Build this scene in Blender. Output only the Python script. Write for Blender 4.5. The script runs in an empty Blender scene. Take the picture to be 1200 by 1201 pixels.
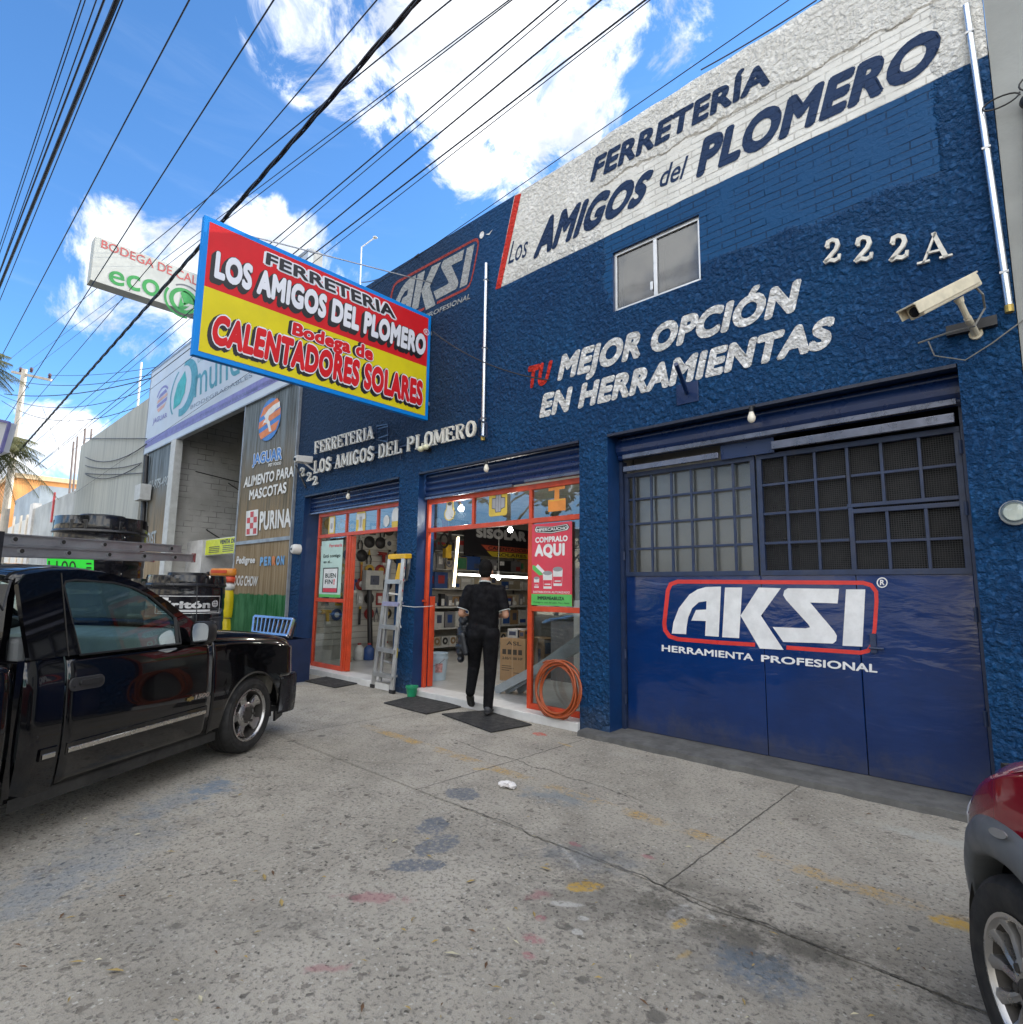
import bpy, bmesh, math, random
import numpy as np
from mathutils import Vector, Matrix, noise as mnoise
random.seed(7)
S = bpy.context.scene
COL = S.collection
rad = math.radians
# ------------------------------------------------------------------ camera
FL, YAW, PITCH, ROLL = 680.23, 0.7518920, 0.1337397, 0.0138965
def cam_axes(y, p, r):
    cy, sy, cp, sp, cr, sr = math.cos(y), math.sin(y), math.cos(p), math.sin(p), math.cos(r), math.sin(r)
    f = Vector((-sy*cp, cy*cp, sp)); ri = Vector((cy, sy, 0)); up = ri.cross(f)
    return cr*ri + sr*up, -sr*ri + cr*up, f
RI, UP, FW = cam_axes(YAW, PITCH, ROLL)
CAM = Vector((0, -5.011, 1.426))
cd = bpy.data.cameras.new("camera"); cam = bpy.data.objects.new("camera", cd); COL.objects.link(cam)
cd.sensor_fit = 'HORIZONTAL'; cd.sensor_width = 36.0; cd.lens = 36.0*FL/1200.0
cd.clip_start = 0.05; cd.clip_end = 3000
cam.matrix_world = Matrix(((RI.x, UP.x, -FW.x, CAM.x), (RI.y, UP.y, -FW.y, CAM.y), (RI.z, UP.z, -FW.z, CAM.z), (0, 0, 0, 1)))
S.camera = cam
# ------------------------------------------------------------------ sun, sky, exposure
SUN_DIR = Vector((0.17*math.cos(rad(23)), 0.985*math.cos(rad(23)), math.sin(rad(23)))).normalized()
EXPOSURE = 1.27
SKY_STRENGTH = 0.15
sl = bpy.data.lights.new("sun", 'SUN'); sl.energy = 4.0; sl.angle = rad(0.5); sl.color = (1.0, 0.93, 0.82)
so = bpy.data.objects.new("sun", sl); COL.objects.link(so)
so.rotation_euler = (-SUN_DIR).to_track_quat('-Z', 'Y').to_euler()
S.view_settings.view_transform = 'Standard'; S.view_settings.look = 'None'
S.view_settings.exposure = EXPOSURE; S.view_settings.gamma = 1.0
S.render.engine = 'CYCLES'
S.cycles.max_bounces = 8; S.cycles.diffuse_bounces = 4; S.cycles.glossy_bounces = 4
S.cycles.transparent_max_bounces = 16; S.cycles.transmission_bounces = 6
S.cycles.caustics_reflective = False; S.cycles.caustics_refractive = False
S.cycles.sample_clamp_indirect = 6.0
S.cycles.use_denoising = True

def ray(u, v):
    return RI*((u-600)/FL) - UP*((v-600.5)/FL) + FW
def fac(u, v, y=0.0):
    r = ray(u, v); return CAM + r*((y-CAM.y)/r.y)
def gnd(u, v, z=0.0):
    r = ray(u, v); return CAM + r*((z-CAM.z)/r.z)
def pxx(u, v, x):
    r = ray(u, v); return CAM + r*((x-CAM.x)/r.x)
def atd(u, v, d):
    return CAM + ray(u, v)*d

class NT:
    def __init__(s, tree): s.t = tree; s.n = tree.nodes; s.l = tree.links
    def node(s, typ, **kw):
        n = s.n.new(typ)
        for k, v in kw.items(): setattr(n, k, v)
        return n
    def put(s, inp, val):
        if hasattr(val, 'is_output') or isinstance(val, bpy.types.NodeSocket): s.l.new(val, inp)
        else:
            if inp.type == 'RGBA' and len(val) == 3: val = (*val, 1)
            inp.default_value = val
    def math(s, op, a, b=0.0, c=None, clamp=False):
        n = s.node('ShaderNodeMath', operation=op); n.use_clamp = clamp
        s.put(n.inputs[0], a); s.put(n.inputs[1], b)
        if c is not None: s.put(n.inputs[2], c)
        return n.outputs[0]
    def vmath(s, op, a, b=(0, 0, 0), scale=None):
        n = s.node('ShaderNodeVectorMath', operation=op)
        s.put(n.inputs[0], a)
        if op != 'NORMALIZE' and op != 'SCALE': s.put(n.inputs[1], b)
        if scale is not None: s.put(n.inputs['Scale'], scale)
        return n.outputs['Value'] if op in ('DOT_PRODUCT', 'LENGTH', 'DISTANCE') else n.outputs['Vector']
    def noise(s, vec, scale, detail=4, rough=.55, dist=0.0):
        n = s.node('ShaderNodeTexNoise'); s.put(n.inputs['Vector'], vec)
        n.inputs['Scale'].default_value = scale; n.inputs['Detail'].default_value = detail
        n.inputs['Roughness'].default_value = rough; n.inputs['Distortion'].default_value = dist
        return n.outputs[0]
    def voro(s, vec, scale, feature='F1', rnd=1.0, out='Distance', smooth=None):
        n = s.node('ShaderNodeTexVoronoi', feature=feature); s.put(n.inputs['Vector'], vec)
        n.inputs['Scale'].default_value = scale; n.inputs['Randomness'].default_value = rnd
        if smooth is not None: n.inputs['Smoothness'].default_value = smooth
        return n.outputs[out]
    def mr(s, val, a, b, c=0.0, d=1.0, smooth=True):
        n = s.node('ShaderNodeMapRange', interpolation_type='SMOOTHSTEP' if smooth else 'LINEAR')
        s.put(n.inputs[0], val); s.put(n.inputs[1], a); s.put(n.inputs[2], b); s.put(n.inputs[3], c); s.put(n.inputs[4], d)
        return n.outputs[0]
    def mix(s, fac_, a, b, mode='MIX'):
        n = s.node('ShaderNodeMix', data_type='RGBA', blend_type=mode); n.clamp_factor = True
        s.put(n.inputs[0], fac_); s.put(n.inputs[6], a); s.put(n.inputs[7], b)
        return n.outputs[2]
    def xyz(s, vec):
        n = s.node('ShaderNodeSeparateXYZ'); s.put(n.inputs[0], vec); return n.outputs
    def comb(s, x, y, z=0.0):
        n = s.node('ShaderNodeCombineXYZ'); s.put(n.inputs[0], x); s.put(n.inputs[1], y); s.put(n.inputs[2], z); return n.outputs[0]
    def bump(s, h, strength, dist=.01, prev=None):
        n = s.node('ShaderNodeBump'); n.inputs['Strength'].default_value = strength; n.inputs['Distance'].default_value = dist
        s.put(n.inputs['Height'], h)
        if prev is not None: s.put(n.inputs['Normal'], prev)
        return n.outputs[0]

# world: physical sky plus clouds that sit in it
W = bpy.data.worlds.new("World"); S.world = W; W.use_nodes = True
w = NT(W.node_tree); w.n.clear()
sky = w.node('ShaderNodeTexSky', sky_type='NISHITA'); sky.sun_disc = False
sky.sun_elevation = rad(23); sky.sun_rotation = math.atan2(SUN_DIR.x, SUN_DIR.y)
sky.altitude = 1900; sky.air_density = 1.0; sky.dust_density = 0.35; sky.ozone_density = 1.6
dirv = w.node('ShaderNodeTexCoord').outputs['Generated']
dn = w.vmath('NORMALIZE', dirv)
def cdir(u, v): return ray(u, v).normalized()
CL = [((560, 40), 12.5, 1.0), ((455, 25), 9.5, .95), ((420, 75), 6, .8), ((645, 100), 8, .95), ((600, 170), 6.0, .95), ((395, 0), 8, .85), ((480, 110), 7, .85), ((560, 150), 7, .95), ((790, 40), 4, .55), ((700, 20), 6, .8), ((610, 215), 3, .8),
      ((125, 285), 4.0, .9), ((215, 315), 4.4, .8), ((150, 345), 4.8, .92), ((90, 350), 2.6, .75), ((245, 375), 4.4, .85), ((180, 385), 4, .8),
      ((300, 285), 4.6, 1.0), ((350, 305), 4.2, 1.0), ((270, 300), 4, .95), ((385, 320), 2.2, .9), ((420, 330), 2.2, .7), ((240, 265), 1.8, .5),
      ((70, 520), 4.2, .85), ((95, 545), 4.0, .9), ((25, 560), 4, .8), ((545, 268), 1.6, .55), ((620, 215), 1.8, .7)]
mask = None
for (uv, r, s_) in CL:
    c = cdir(*uv)
    d_ = w.vmath('DOT_PRODUCT', dn, tuple(c))
    m = w.mr(d_, math.cos(rad(r*1.05)), math.cos(rad(r*.35)), 0.0, s_)
    mask = m if mask is None else w.math('MAXIMUM', mask, m)
# bright broken cloud added over the unseen sky behind the camera, as fill light
back = w.mr(w.vmath('DOT_PRODUCT', dn, tuple(Vector((.72, -.60, .34)).normalized())), -.1, .42, 0.0, .84)
mask = w.math('MAXIMUM', mask, back)
wd = dn
n1 = w.noise(wd, 8.0, 10, .66, .5)
n2 = w.noise(wd, 2.6, 5, .55, .2)
dens = w.math('ADD', mask, w.math('MULTIPLY', w.math('SUBTRACT', n1, .5), 4.4))
dens = w.math('ADD', dens, w.math('MULTIPLY', w.math('SUBTRACT', n2, .5), 1.2))
cl = w.mr(dens, .34, 1.10)
cl = w.math('MULTIPLY', cl, w.mr(mask, .02, .2))
wisp = w.math('MULTIPLY', w.mr(w.noise(w.vmath('MULTIPLY', dn, (3, 1.2, 9)), 2.2, 8, .6, .6), .52, .85), .30)
wisp = w.math('MULTIPLY', wisp, w.mr(w.xyz(dn)[2], .02, .5, 1.0, .25))
shade = w.mr(w.noise(w.vmath('ADD', wd, (.03, .05, .06)), 6.5, 7, .62), .40, .66)
ccol = w.mix(shade, (4.7, 4.8, 4.95), (2.2, 2.45, 2.85))
bcol = w.mix(w.mr(w.vmath('DOT_PRODUCT', dn, (.72, -.6, .34)), -.1, .5), ccol, (10.5, 10.3, 9.9))
skyc = w.mix(1.0, sky.outputs[0], (.50, .80, 1.03), 'MULTIPLY')
hs = w.node('ShaderNodeHueSaturation'); hs.inputs['Saturation'].default_value = 1.0; w.put(hs.inputs['Color'], skyc)
tot = w.mix(wisp, hs.outputs[0], (3.4, 3.9, 4.5))
tot = w.mix(w.mr(w.xyz(dn)[2], .30, .0, 0.0, .55), tot, (2.3, 2.75, 3.2))
tot = w.mix(cl, tot, bcol)
bg = w.node('ShaderNodeBackground'); w.put(bg.inputs[0], tot); bg.inputs[1].default_value = SKY_STRENGTH
wo = w.node('ShaderNodeOutputWorld'); w.l.new(bg.outputs[0], wo.inputs[0])

def node_noise(t, pos, sc):
    n = t.node('ShaderNodeTexNoise'); t.put(n.inputs['Vector'], pos); n.inputs['Scale'].default_value = sc; n.inputs['Detail'].default_value = 3; return n.outputs[1]
NT.node_noise = node_noise
# ------------------------------------------------------------------ materials
def newmat(name):
    m = bpy.data.materials.new(name); m.use_nodes = True
    t = NT(m.node_tree); b = t.n['Principled BSDF']
    return m, t, b
MATS = {}
def M(name, col, rough=.55, metal=0.0, var=.12, vs=5.0, bump=0.0, bs=60.0, coat=0.0, emit=None, dirt=0.0, spec=None):
    if name in MATS: return MATS[name]
    m, t, b = newmat(name)
    co = t.node('ShaderNodeTexCoord').outputs['Object']
    n = t.noise(co, vs, 6, .6)
    lo = tuple(c*(1-var) for c in col); hi = tuple(min(1, c*(1+var)) for c in col)
    c = t.mix(t.mr(n, .3, .7), lo, hi)
    if dirt:
        d = t.mr(t.noise(co, vs*.45+1.3, 8, .7), .48, .75)
        c = t.mix(t.math('MULTIPLY', d, dirt), c, (.11, .10, .085))
    t.put(b.inputs['Base Color'], c)
    t.put(b.inputs['Roughness'], t.mr(t.noise(co, vs*2.3, 5), .3, .7, max(0, rough*.8), min(1, rough*1.2)))
    b.inputs['Metallic'].default_value = metal
    if coat: b.inputs['Coat Weight'].default_value = coat; b.inputs['Coat Roughness'].default_value = .04
    if spec is not None: b.inputs['Specular IOR Level'].default_value = spec
    if bump: t.put(b.inputs['Normal'], t.bump(t.noise(co, bs, 4), bump, .01))
    if emit: b.inputs['Emission Color'].default_value = (*emit[0], 1); b.inputs['Emission Strength'].default_value = emit[1]
    MATS[name] = m
    return m
def glass(name, tint, gloss=1.0, rough=0.01, clear=1.0, bumpy=0.0):
    if name in MATS: return MATS[name]
    m, t, b = newmat(name); t.n.remove(b)
    tr = t.node('ShaderNodeBsdfTransparent'); t.put(tr.inputs[0], tint)
    gl = t.node('ShaderNodeBsdfGlossy'); gl.inputs['Roughness'].default_value = rough; t.put(gl.inputs[0], (.9, .95, 1))
    nb = t.node('ShaderNodeNewGeometry').outputs['Normal']
    if bumpy:
        co = t.node('ShaderNodeTexCoord').outputs['Object']
        nb = t.bump(t.noise(co, 2.2, 2), bumpy, .02); t.put(gl.inputs['Normal'], nb)
    cosv = t.math('ABSOLUTE', t.vmath('DOT_PRODUCT', nb, t.node('ShaderNodeNewGeometry').outputs['Incoming']))
    fr = t.math('ADD', .04, t.math('MULTIPLY', .96, t.math('POWER', t.math('SUBTRACT', 1.0, cosv, clamp=True), 5.0)))
    mx = t.node('ShaderNodeMixShader'); t.put(mx.inputs[0], t.math('MULTIPLY', fr, gloss, clamp=True))
    t.l.new(tr.outputs[0], mx.inputs[1]); t.l.new(gl.outputs[0], mx.inputs[2])
    t.l.new(mx.outputs[0], t.n['Material Output'].inputs[0])
    MATS[name] = m; return m
def stucco_h(t, pos):
    """height of the rough cast plaster and the laid bricks of the shop front, in world space"""
    v = t.voro(t.vmath('ADD', pos, t.vmath('SCALE', t.node_noise(pos, 30), scale=.035)), 24, 'SMOOTH_F1', 1.0, smooth=.3)
    n = t.noise(pos, 17, 5, .6)
    big = t.noise(pos, 6, 3)
    h = t.math('ADD', t.math('MULTIPLY', t.mr(n, .38, .60), .62), t.math('MULTIPLY', t.math('SUBTRACT', 1.0, v), .60))
    return t.math('ADD', h, t.math('MULTIPLY', big, .5))
def wallmask(t, pos):
    x, y, z = t.xyz(pos)
    wv = t.math('MULTIPLY', t.math('SUBTRACT', t.noise(pos, 2.2, 6, .65), .5), .34)
    z2 = t.math('ADD', z, wv); x2 = t.math('ADD', x, wv)
    brick = t.math('MULTIPLY', t.mr(z2, 4.52, 4.56), t.mr(z2, 5.96, 5.92))
    brick = t.math('MULTIPLY', brick, t.math('MULTIPLY', t.mr(x2, -3.36, -3.32), t.mr(x2, -.33, -.37)))
    return x, z, x2, z2, brick
def wall_normal(t, strength=1.0):
    pos = t.node('ShaderNodeNewGeometry').outputs['Position']
    x, z, x2, z2, brick = wallmask(t, pos)
    h = t.math('MULTIPLY', stucco_h(t, pos), t.mr(z, 5.1, 5.6, .042, .019))
    bt = t.node('ShaderNodeTexBrick'); t.put(bt.inputs['Vector'], t.comb(t.math('ADD', x, t.math('MULTIPLY', t.noise(pos, 6, 2), .02)), t.math('ADD', z, t.math('MULTIPLY', t.noise(pos, 4, 3), .018))))
    for k, v in (('Scale', 1.0), ('Mortar Size', .0055), ('Mortar Smooth', .35), ('Brick Width', .27), ('Row Height', .068)): bt.inputs[k].default_value = v
    gap = t.math('MULTIPLY', bt.outputs['Fac'], t.mr(t.noise(pos, 3.3, 4), .36, .56))
    hb = t.math('SUBTRACT', t.math('MULTIPLY', t.noise(pos, 30, 5, .65), .009), t.math('MULTIPLY', gap, .022))
    mx = t.node('ShaderNodeMix'); t.put(mx.inputs[0], brick); t.put(mx.inputs[2], h); t.put(mx.inputs[3], hb)
    return pos, x, z, x2, z2, brick, gap, t.bump(mx.outputs[0], strength, 1.0)
def stucco_paint(name, col, rough=.62):
    if name in MATS: return MATS[name]
    m, t, b = newmat(name)
    pos, x, z, x2, z2, brick, gap, nrm = wall_normal(t)
    c = t.mix(t.mr(t.noise(pos, 9, 6, .7), .3, .72), tuple(k*.86 for k in col), tuple(min(1, k*1.1) for k in col))
    t.put(b.inputs['Base Color'], c); b.inputs['Roughness'].default_value = rough; b.inputs['Specular IOR Level'].default_value = .2; t.put(b.inputs['Normal'], nrm)
    MATS[name] = m; return m

# ------------------------------------------------------------------ mesh building
class MB:
    def __init__(s): s.v = []; s.f = []; s.m = []
    def add(s, vs, fs, mi=0):
        o = len(s.v); s.v += [Vector(q) for q in vs]; s.f += [tuple(i+o for i in f) for f in fs]; s.m += [mi]*len(fs); return s
    def box(s, x0, x1, y0, y1, z0, z1, mi=0):
        return s.add([(x0,y0,z0),(x1,y0,z0),(x1,y1,z0),(x0,y1,z0),(x0,y0,z1),(x1,y0,z1),(x1,y1,z1),(x0,y1,z1)],
              [(3,2,1,0),(4,5,6,7),(0,1,5,4),(1,2,6,5),(2,3,7,6),(3,0,4,7)], mi)
    def hexa(s, b4, t4, mi=0):
        return s.add(list(b4)+list(t4), [(3,2,1,0),(4,5,6,7),(0,1,5,4),(1,2,6,5),(2,3,7,6),(3,0,4,7)], mi)
    def bar(s, p0, p1, wd, th, up=(0,0,1), mi=0):
        p0 = Vector(p0); p1 = Vector(p1); d = (p1-p0).normalized(); up = Vector(up)
        a = d.cross(up)
        if a.length < 1e-4: a = d.cross(Vector((1,0,0)))
        a.normalize(); b = a.cross(d).normalized(); a *= wd/2; b *= th/2
        return s.hexa([p0-a-b, p0+a-b, p0+a+b, p0-a+b], [p1-a-b, p1+a-b, p1+a+b, p1-a+b], mi)
    def cyl(s, p0, p1, r0, r1=None, n=12, caps=True, mi=0):
        r1 = r0 if r1 is None else r1
        p0 = Vector(p0); p1 = Vector(p1); d = (p1-p0).normalized()
        a = d.orthogonal().normalized(); b = d.cross(a)
        vs = []
        for p, r in ((p0, r0), (p1, r1)):
            for i in range(n):
                t = 2*math.pi*i/n; vs.append(p + a*(r*math.cos(t)) + b*(r*math.sin(t)))
        fs = [(i, (i+1) % n, n+(i+1) % n, n+i) for i in range(n)]
        if caps: fs += [tuple(range(n-1, -1, -1)), tuple(range(n, 2*n))]
        return s.add(vs, fs, mi)
    def tube(s, pts, r, n=6, mi=0, close=False):
        pts = [Vector(p) for p in pts]; k = len(pts); vs = []; prev = None
        rs = r if isinstance(r, (list, tuple)) else [r]*k
        for i, p in enumerate(pts):
            if close: d = (pts[(i+1) % k]-pts[i-1]).normalized()
            else: d = (pts[min(i+1, k-1)]-pts[max(i-1, 0)]).normalized()
            a = d.orthogonal().normalized() if prev is None else (prev - d*prev.dot(d)).normalized()
            prev = a; b = d.cross(a)
            for j in range(n):
                t = 2*math.pi*j/n; vs.append(p + a*(rs[i]*math.cos(t)) + b*(rs[i]*math.sin(t)))
        fs = []
        for i in range(k if close else k-1):
            q = (i+1) % k
            for j in range(n): fs.append((i*n+j, i*n+(j+1) % n, q*n+(j+1) % n, q*n+j))
        if not close: fs += [tuple(range(n-1, -1, -1)), tuple(range((k-1)*n, k*n))]
        return s.add(vs, fs, mi)
    def lathe(s, prof, c=(0,0,0), axis=(0,0,1), n=24, mi=0, a0=0.0, a1=2*math.pi):
        c = Vector(c); d = Vector(axis).normalized(); a = d.orthogonal().normalized(); b = d.cross(a); vs = []
        full = abs(a1-a0-2*math.pi) < 1e-6; m = n if full else n+1
        for (r, z) in prof:
            for j in range(m):
                t = a0+(a1-a0)*j/n; vs.append(c + d*z + a*(r*math.cos(t)) + b*(r*math.sin(t)))
        fs = []
        for i in range(len(prof)-1):
            for j in range(n):
                q = (j+1) % m
                fs.append((i*m+j, i*m+q, (i+1)*m+q, (i+1)*m+j))
        return s.add(vs, fs, mi)
    def ell(s, c, r, n=14, k=9, rot=None, mi=0):
        c = Vector(c); r = (r, r, r) if not hasattr(r, '__len__') else r; vs = []; R3 = rot or Matrix.Identity(3)
        for i in range(k+1):
            ph = math.pi*i/k
            for j in range(n):
                t = 2*math.pi*j/n
                vs.append(c + R3 @ Vector((r[0]*math.sin(ph)*math.cos(t), r[1]*math.sin(ph)*math.sin(t), -r[2]*math.cos(ph))))
        fs = []
        for i in range(k):
            for j in range(n):
                q = (j+1) % n; fs.append((i*n+j, i*n+q, (i+1)*n+q, (i+1)*n+j))
        return s.add(vs, fs, mi)
    def caps(s, p0, p1, r0, r1, n=12, mi=0):
        s.cyl(p0, p1, r0, r1, n, False, mi); s.ell(p0, r0, n, 8, mi=mi); return s.ell(p1, r1, n, 8, mi=mi)
    def poly(s, pts, mi=0): return s.add(pts, [tuple(range(len(pts)))], mi)
    def prism(s, pts, off, mi=0):
        """closed outline swept along off"""
        off = Vector(off); n = len(pts); pts = [Vector(p) for p in pts]
        fs = [tuple(range(n-1, -1, -1)), tuple(range(n, 2*n))] + [(i, (i+1) % n, n+(i+1) % n, n+i) for i in range(n)]
        return s.add(pts+[p+off for p in pts], fs, mi)
    def grid(s, rows, mi=0, skip=None):
        n = len(rows[0]); vs = [p for r in rows for p in r]; fs = []
        for i in range(len(rows)-1):
            for j in range(n-1):
                if skip and skip(i, j): continue
                fs.append((i*n+j, i*n+j+1, (i+1)*n+j+1, (i+1)*n+j))
        return s.add(vs, fs, mi)
    def build(s, name, mats, parent=None, smooth=None, bevel=0.0, local=False, solid=0.0, remesh=None, merge=False):
        me = bpy.data.meshes.new(name)
        vs = s.v
        if parent is not None and not local:
            inv = PM[parent.name].inverted(); vs = [inv @ v for v in vs]
        me.from_pydata([tuple(v) for v in vs], [], s.f)
        mats = mats if isinstance(mats, (list, tuple)) else [mats]
        for m in mats: me.materials.append(m)
        if len(mats) > 1: me.polygons.foreach_set('material_index', s.m)
        if merge or smooth is not None:
            bm = bmesh.new(); bm.from_mesh(me); bmesh.ops.remove_doubles(bm, verts=bm.verts, dist=2e-5)
            bmesh.ops.recalc_face_normals(bm, faces=bm.faces) if merge else None
            bm.to_mesh(me); bm.free()
        me.validate(); me.update()
        if smooth is not None:
            me.polygons.foreach_set('use_smooth', [True]*len(me.polygons)); me.set_sharp_from_angle(angle=rad(smooth))
        o = bpy.data.objects.new(name, me); COL.objects.link(o)
        if parent is not None:
            o.parent = parent; PM[o.name] = PM[parent.name].copy()
        else: PM[o.name] = Matrix.Identity(4)
        if remesh:
            md = o.modifiers.new('remesh', 'REMESH'); md.mode = 'VOXEL'; md.voxel_size = remesh; md.use_smooth_shade = True
            md = o.modifiers.new('smooth', 'SMOOTH'); md.iterations = 6; md.factor = .5
        if solid:
            md = o.modifiers.new('solid', 'SOLIDIFY'); md.thickness = solid; md.offset = 0
        if bevel:
            md = o.modifiers.new('bevel', 'BEVEL'); md.width = bevel; md.segments = 2; md.limit_method = 'ANGLE'; md.angle_limit = rad(40)
        return o
PM = {}
def thing(name, label, cat, loc=(0,0,0), rz=0.0, group=None, kind=None):
    o = bpy.data.objects.new(name, None); COL.objects.link(o); o.empty_display_size = .1
    o.location = loc; o.rotation_euler = (0, 0, rz)
    PM[o.name] = Matrix.Translation(Vector(loc)) @ Matrix.Rotation(rz, 4, 'Z')
    return tag(o, label, cat, group, kind)
def tag(o, label=None, cat=None, group=None, kind=None):
    if label: o['label'] = label
    if cat: o['category'] = cat
    if group: o['group'] = group
    if kind: o['kind'] = kind
    return o
def copy_tree(o, parent=None):
    c = o.copy(); COL.objects.link(c); PM[c.name] = PM[o.name].copy()
    if parent is not None: c.parent = parent
    for ch in list(o.children): copy_tree(ch, c)
    return c

# ------------------------------------------------------------------ lettering
_TX = {}
def glyphs(body, off=0.0, ext=0.0, shear=0.0, space=1.0):
    key = (body, off, ext, shear, space)
    if key in _TX: return _TX[key]
    if off > .021 and not ext:
        vs, fs = glyphs(body, 0.0, 0.0, 0.0, 1.0+max(0, off-.02)*1.9 if space == 1.0 else space); e = off; n0 = len(vs); V0 = list(vs); F0 = list(fs); k8 = 10 if e > .03 else 6; rings = (1.0,) if e < .06 else (1.0, .55)
        for j, q in enumerate(rings):
            for i in range(k8):
                a = 2*math.pi*(i+.5)/k8; o_ = len(V0)
                V0 += [v+Vector((e*q*math.cos(a)*1, e*q*math.sin(a), .0001*(i+1+8*j))) for v in vs]; F0 += [tuple(x+o_ for x in f) for f in fs]
        _TX[key] = (V0, F0); return _TX[key]
    cu = bpy.data.curves.new('t', 'FONT'); cu.body = body; cu.size = 1.0; cu.offset = off; cu.extrude = ext; cu.shear = shear; cu.space_character = space
    cu.resolution_u = 4
    ob = bpy.data.objects.new('t', cu); COL.objects.link(ob)
    dg = bpy.context.evaluated_depsgraph_get(); dg.update()
    me = ob.evaluated_get(dg).to_mesh()
    vs = [v.co.copy() for v in me.vertices]; fs = [tuple(p.vertices) for p in me.polygons]
    ob.evaluated_get(dg).to_mesh_clear(); bpy.data.objects.remove(ob); bpy.data.curves.remove(cu)
    _TX[key] = (vs, fs); return vs, fs
def bil(q, u, v):
    return q[0]*((1-u)*(1-v)) + q[1]*(u*(1-v)) + q[2]*(u*v) + q[3]*((1-u)*v)
def put_text(mb, body, quad, nrm, d=.003, off=0.0, fit='cap', thick=0.0, mi=0, mapf=None, grow=0.0, shift=(0, 0)):
    """quad: bottom left, bottom right, top right, top left of the line of writing on its surface"""
    e = .05 if thick else 0.0
    vs, fs = glyphs(body, off, e)
    sp_ = 1.0
    if grow: sp_ = 1.0+max(0, off-grow-.02)*1.9; vs, fs = glyphs(body, off, 0.0, 0.0, sp_ if sp_ != 1.0 else 1.0001)
    base, _ = glyphs(body, off-grow) if grow else (vs, fs)
    x0 = min(v.x for v in base); x1 = max(v.x for v in base)
    if fit == 'bbox': y0 = min(v.y for v in base); y1 = max(v.y for v in base)
    else:
        h, _ = glyphs('H' if fit == 'cap' else 'x', off-grow); y0 = min(v.y for v in h); y1 = max(v.y for v in h)
    nrm = Vector(nrm); out = []
    for v in vs:
        u = (v.x-x0)/(x1-x0)+shift[0]; t = (v.y-y0)/(y1-y0)+shift[1]
        p = mapf(u, t) if mapf else bil(quad, u, t)
        out.append(p + nrm*(d + ((v.z+e)/(2*e)*thick if thick else v.z)))
    mb.add(out, fs, mi)
NF = Vector((0, -1, 0))
def fq(*p, y=0.0): return [fac(*q, y) for q in p]
def sub(quad, u0, u1, v0, v1):
    return [bil(quad, u0, v0), bil(quad, u1, v0), bil(quad, u1, v1), bil(quad, u0, v1)]
def circle(c, rx, ry, n=28, a0=0, a1=2*math.pi):
    return [(c[0]+rx*math.cos(a0+(a1-a0)*i/n), c[1]+ry*math.sin(a0+(a1-a0)*i/n)) for i in range(n+(0 if abs(a1-a0-2*math.pi) < 1e-6 else 1))]
def stroke2d(pts, wd, close=False):
    """list of quads following a 2-D line with mitred joints"""
    P = [Vector(p) for p in pts]; n = len(P); L = []; R = []
    for i in range(n):
        a = P[i-1] if (i > 0 or close) else None; c = P[(i+1) % n] if (i < n-1 or close) else None
        d1 = (P[i]-a).normalized() if a is not None else (c-P[i]).normalized()
        d2 = (c-P[i]).normalized() if c is not None else d1
        t = (d1+d2); t = t.normalized() if t.length > 1e-6 else d1
        nn = Vector((-t.y, t.x)); k = wd/2/max(.5, nn.dot(Vector((-d1.y, d1.x))))
        L.append(P[i]+nn*k); R.append(P[i]-nn*k)
    return [(L[i], L[(i+1) % n], R[(i+1) % n], R[i]) for i in range(n if close else n-1)]
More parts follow.
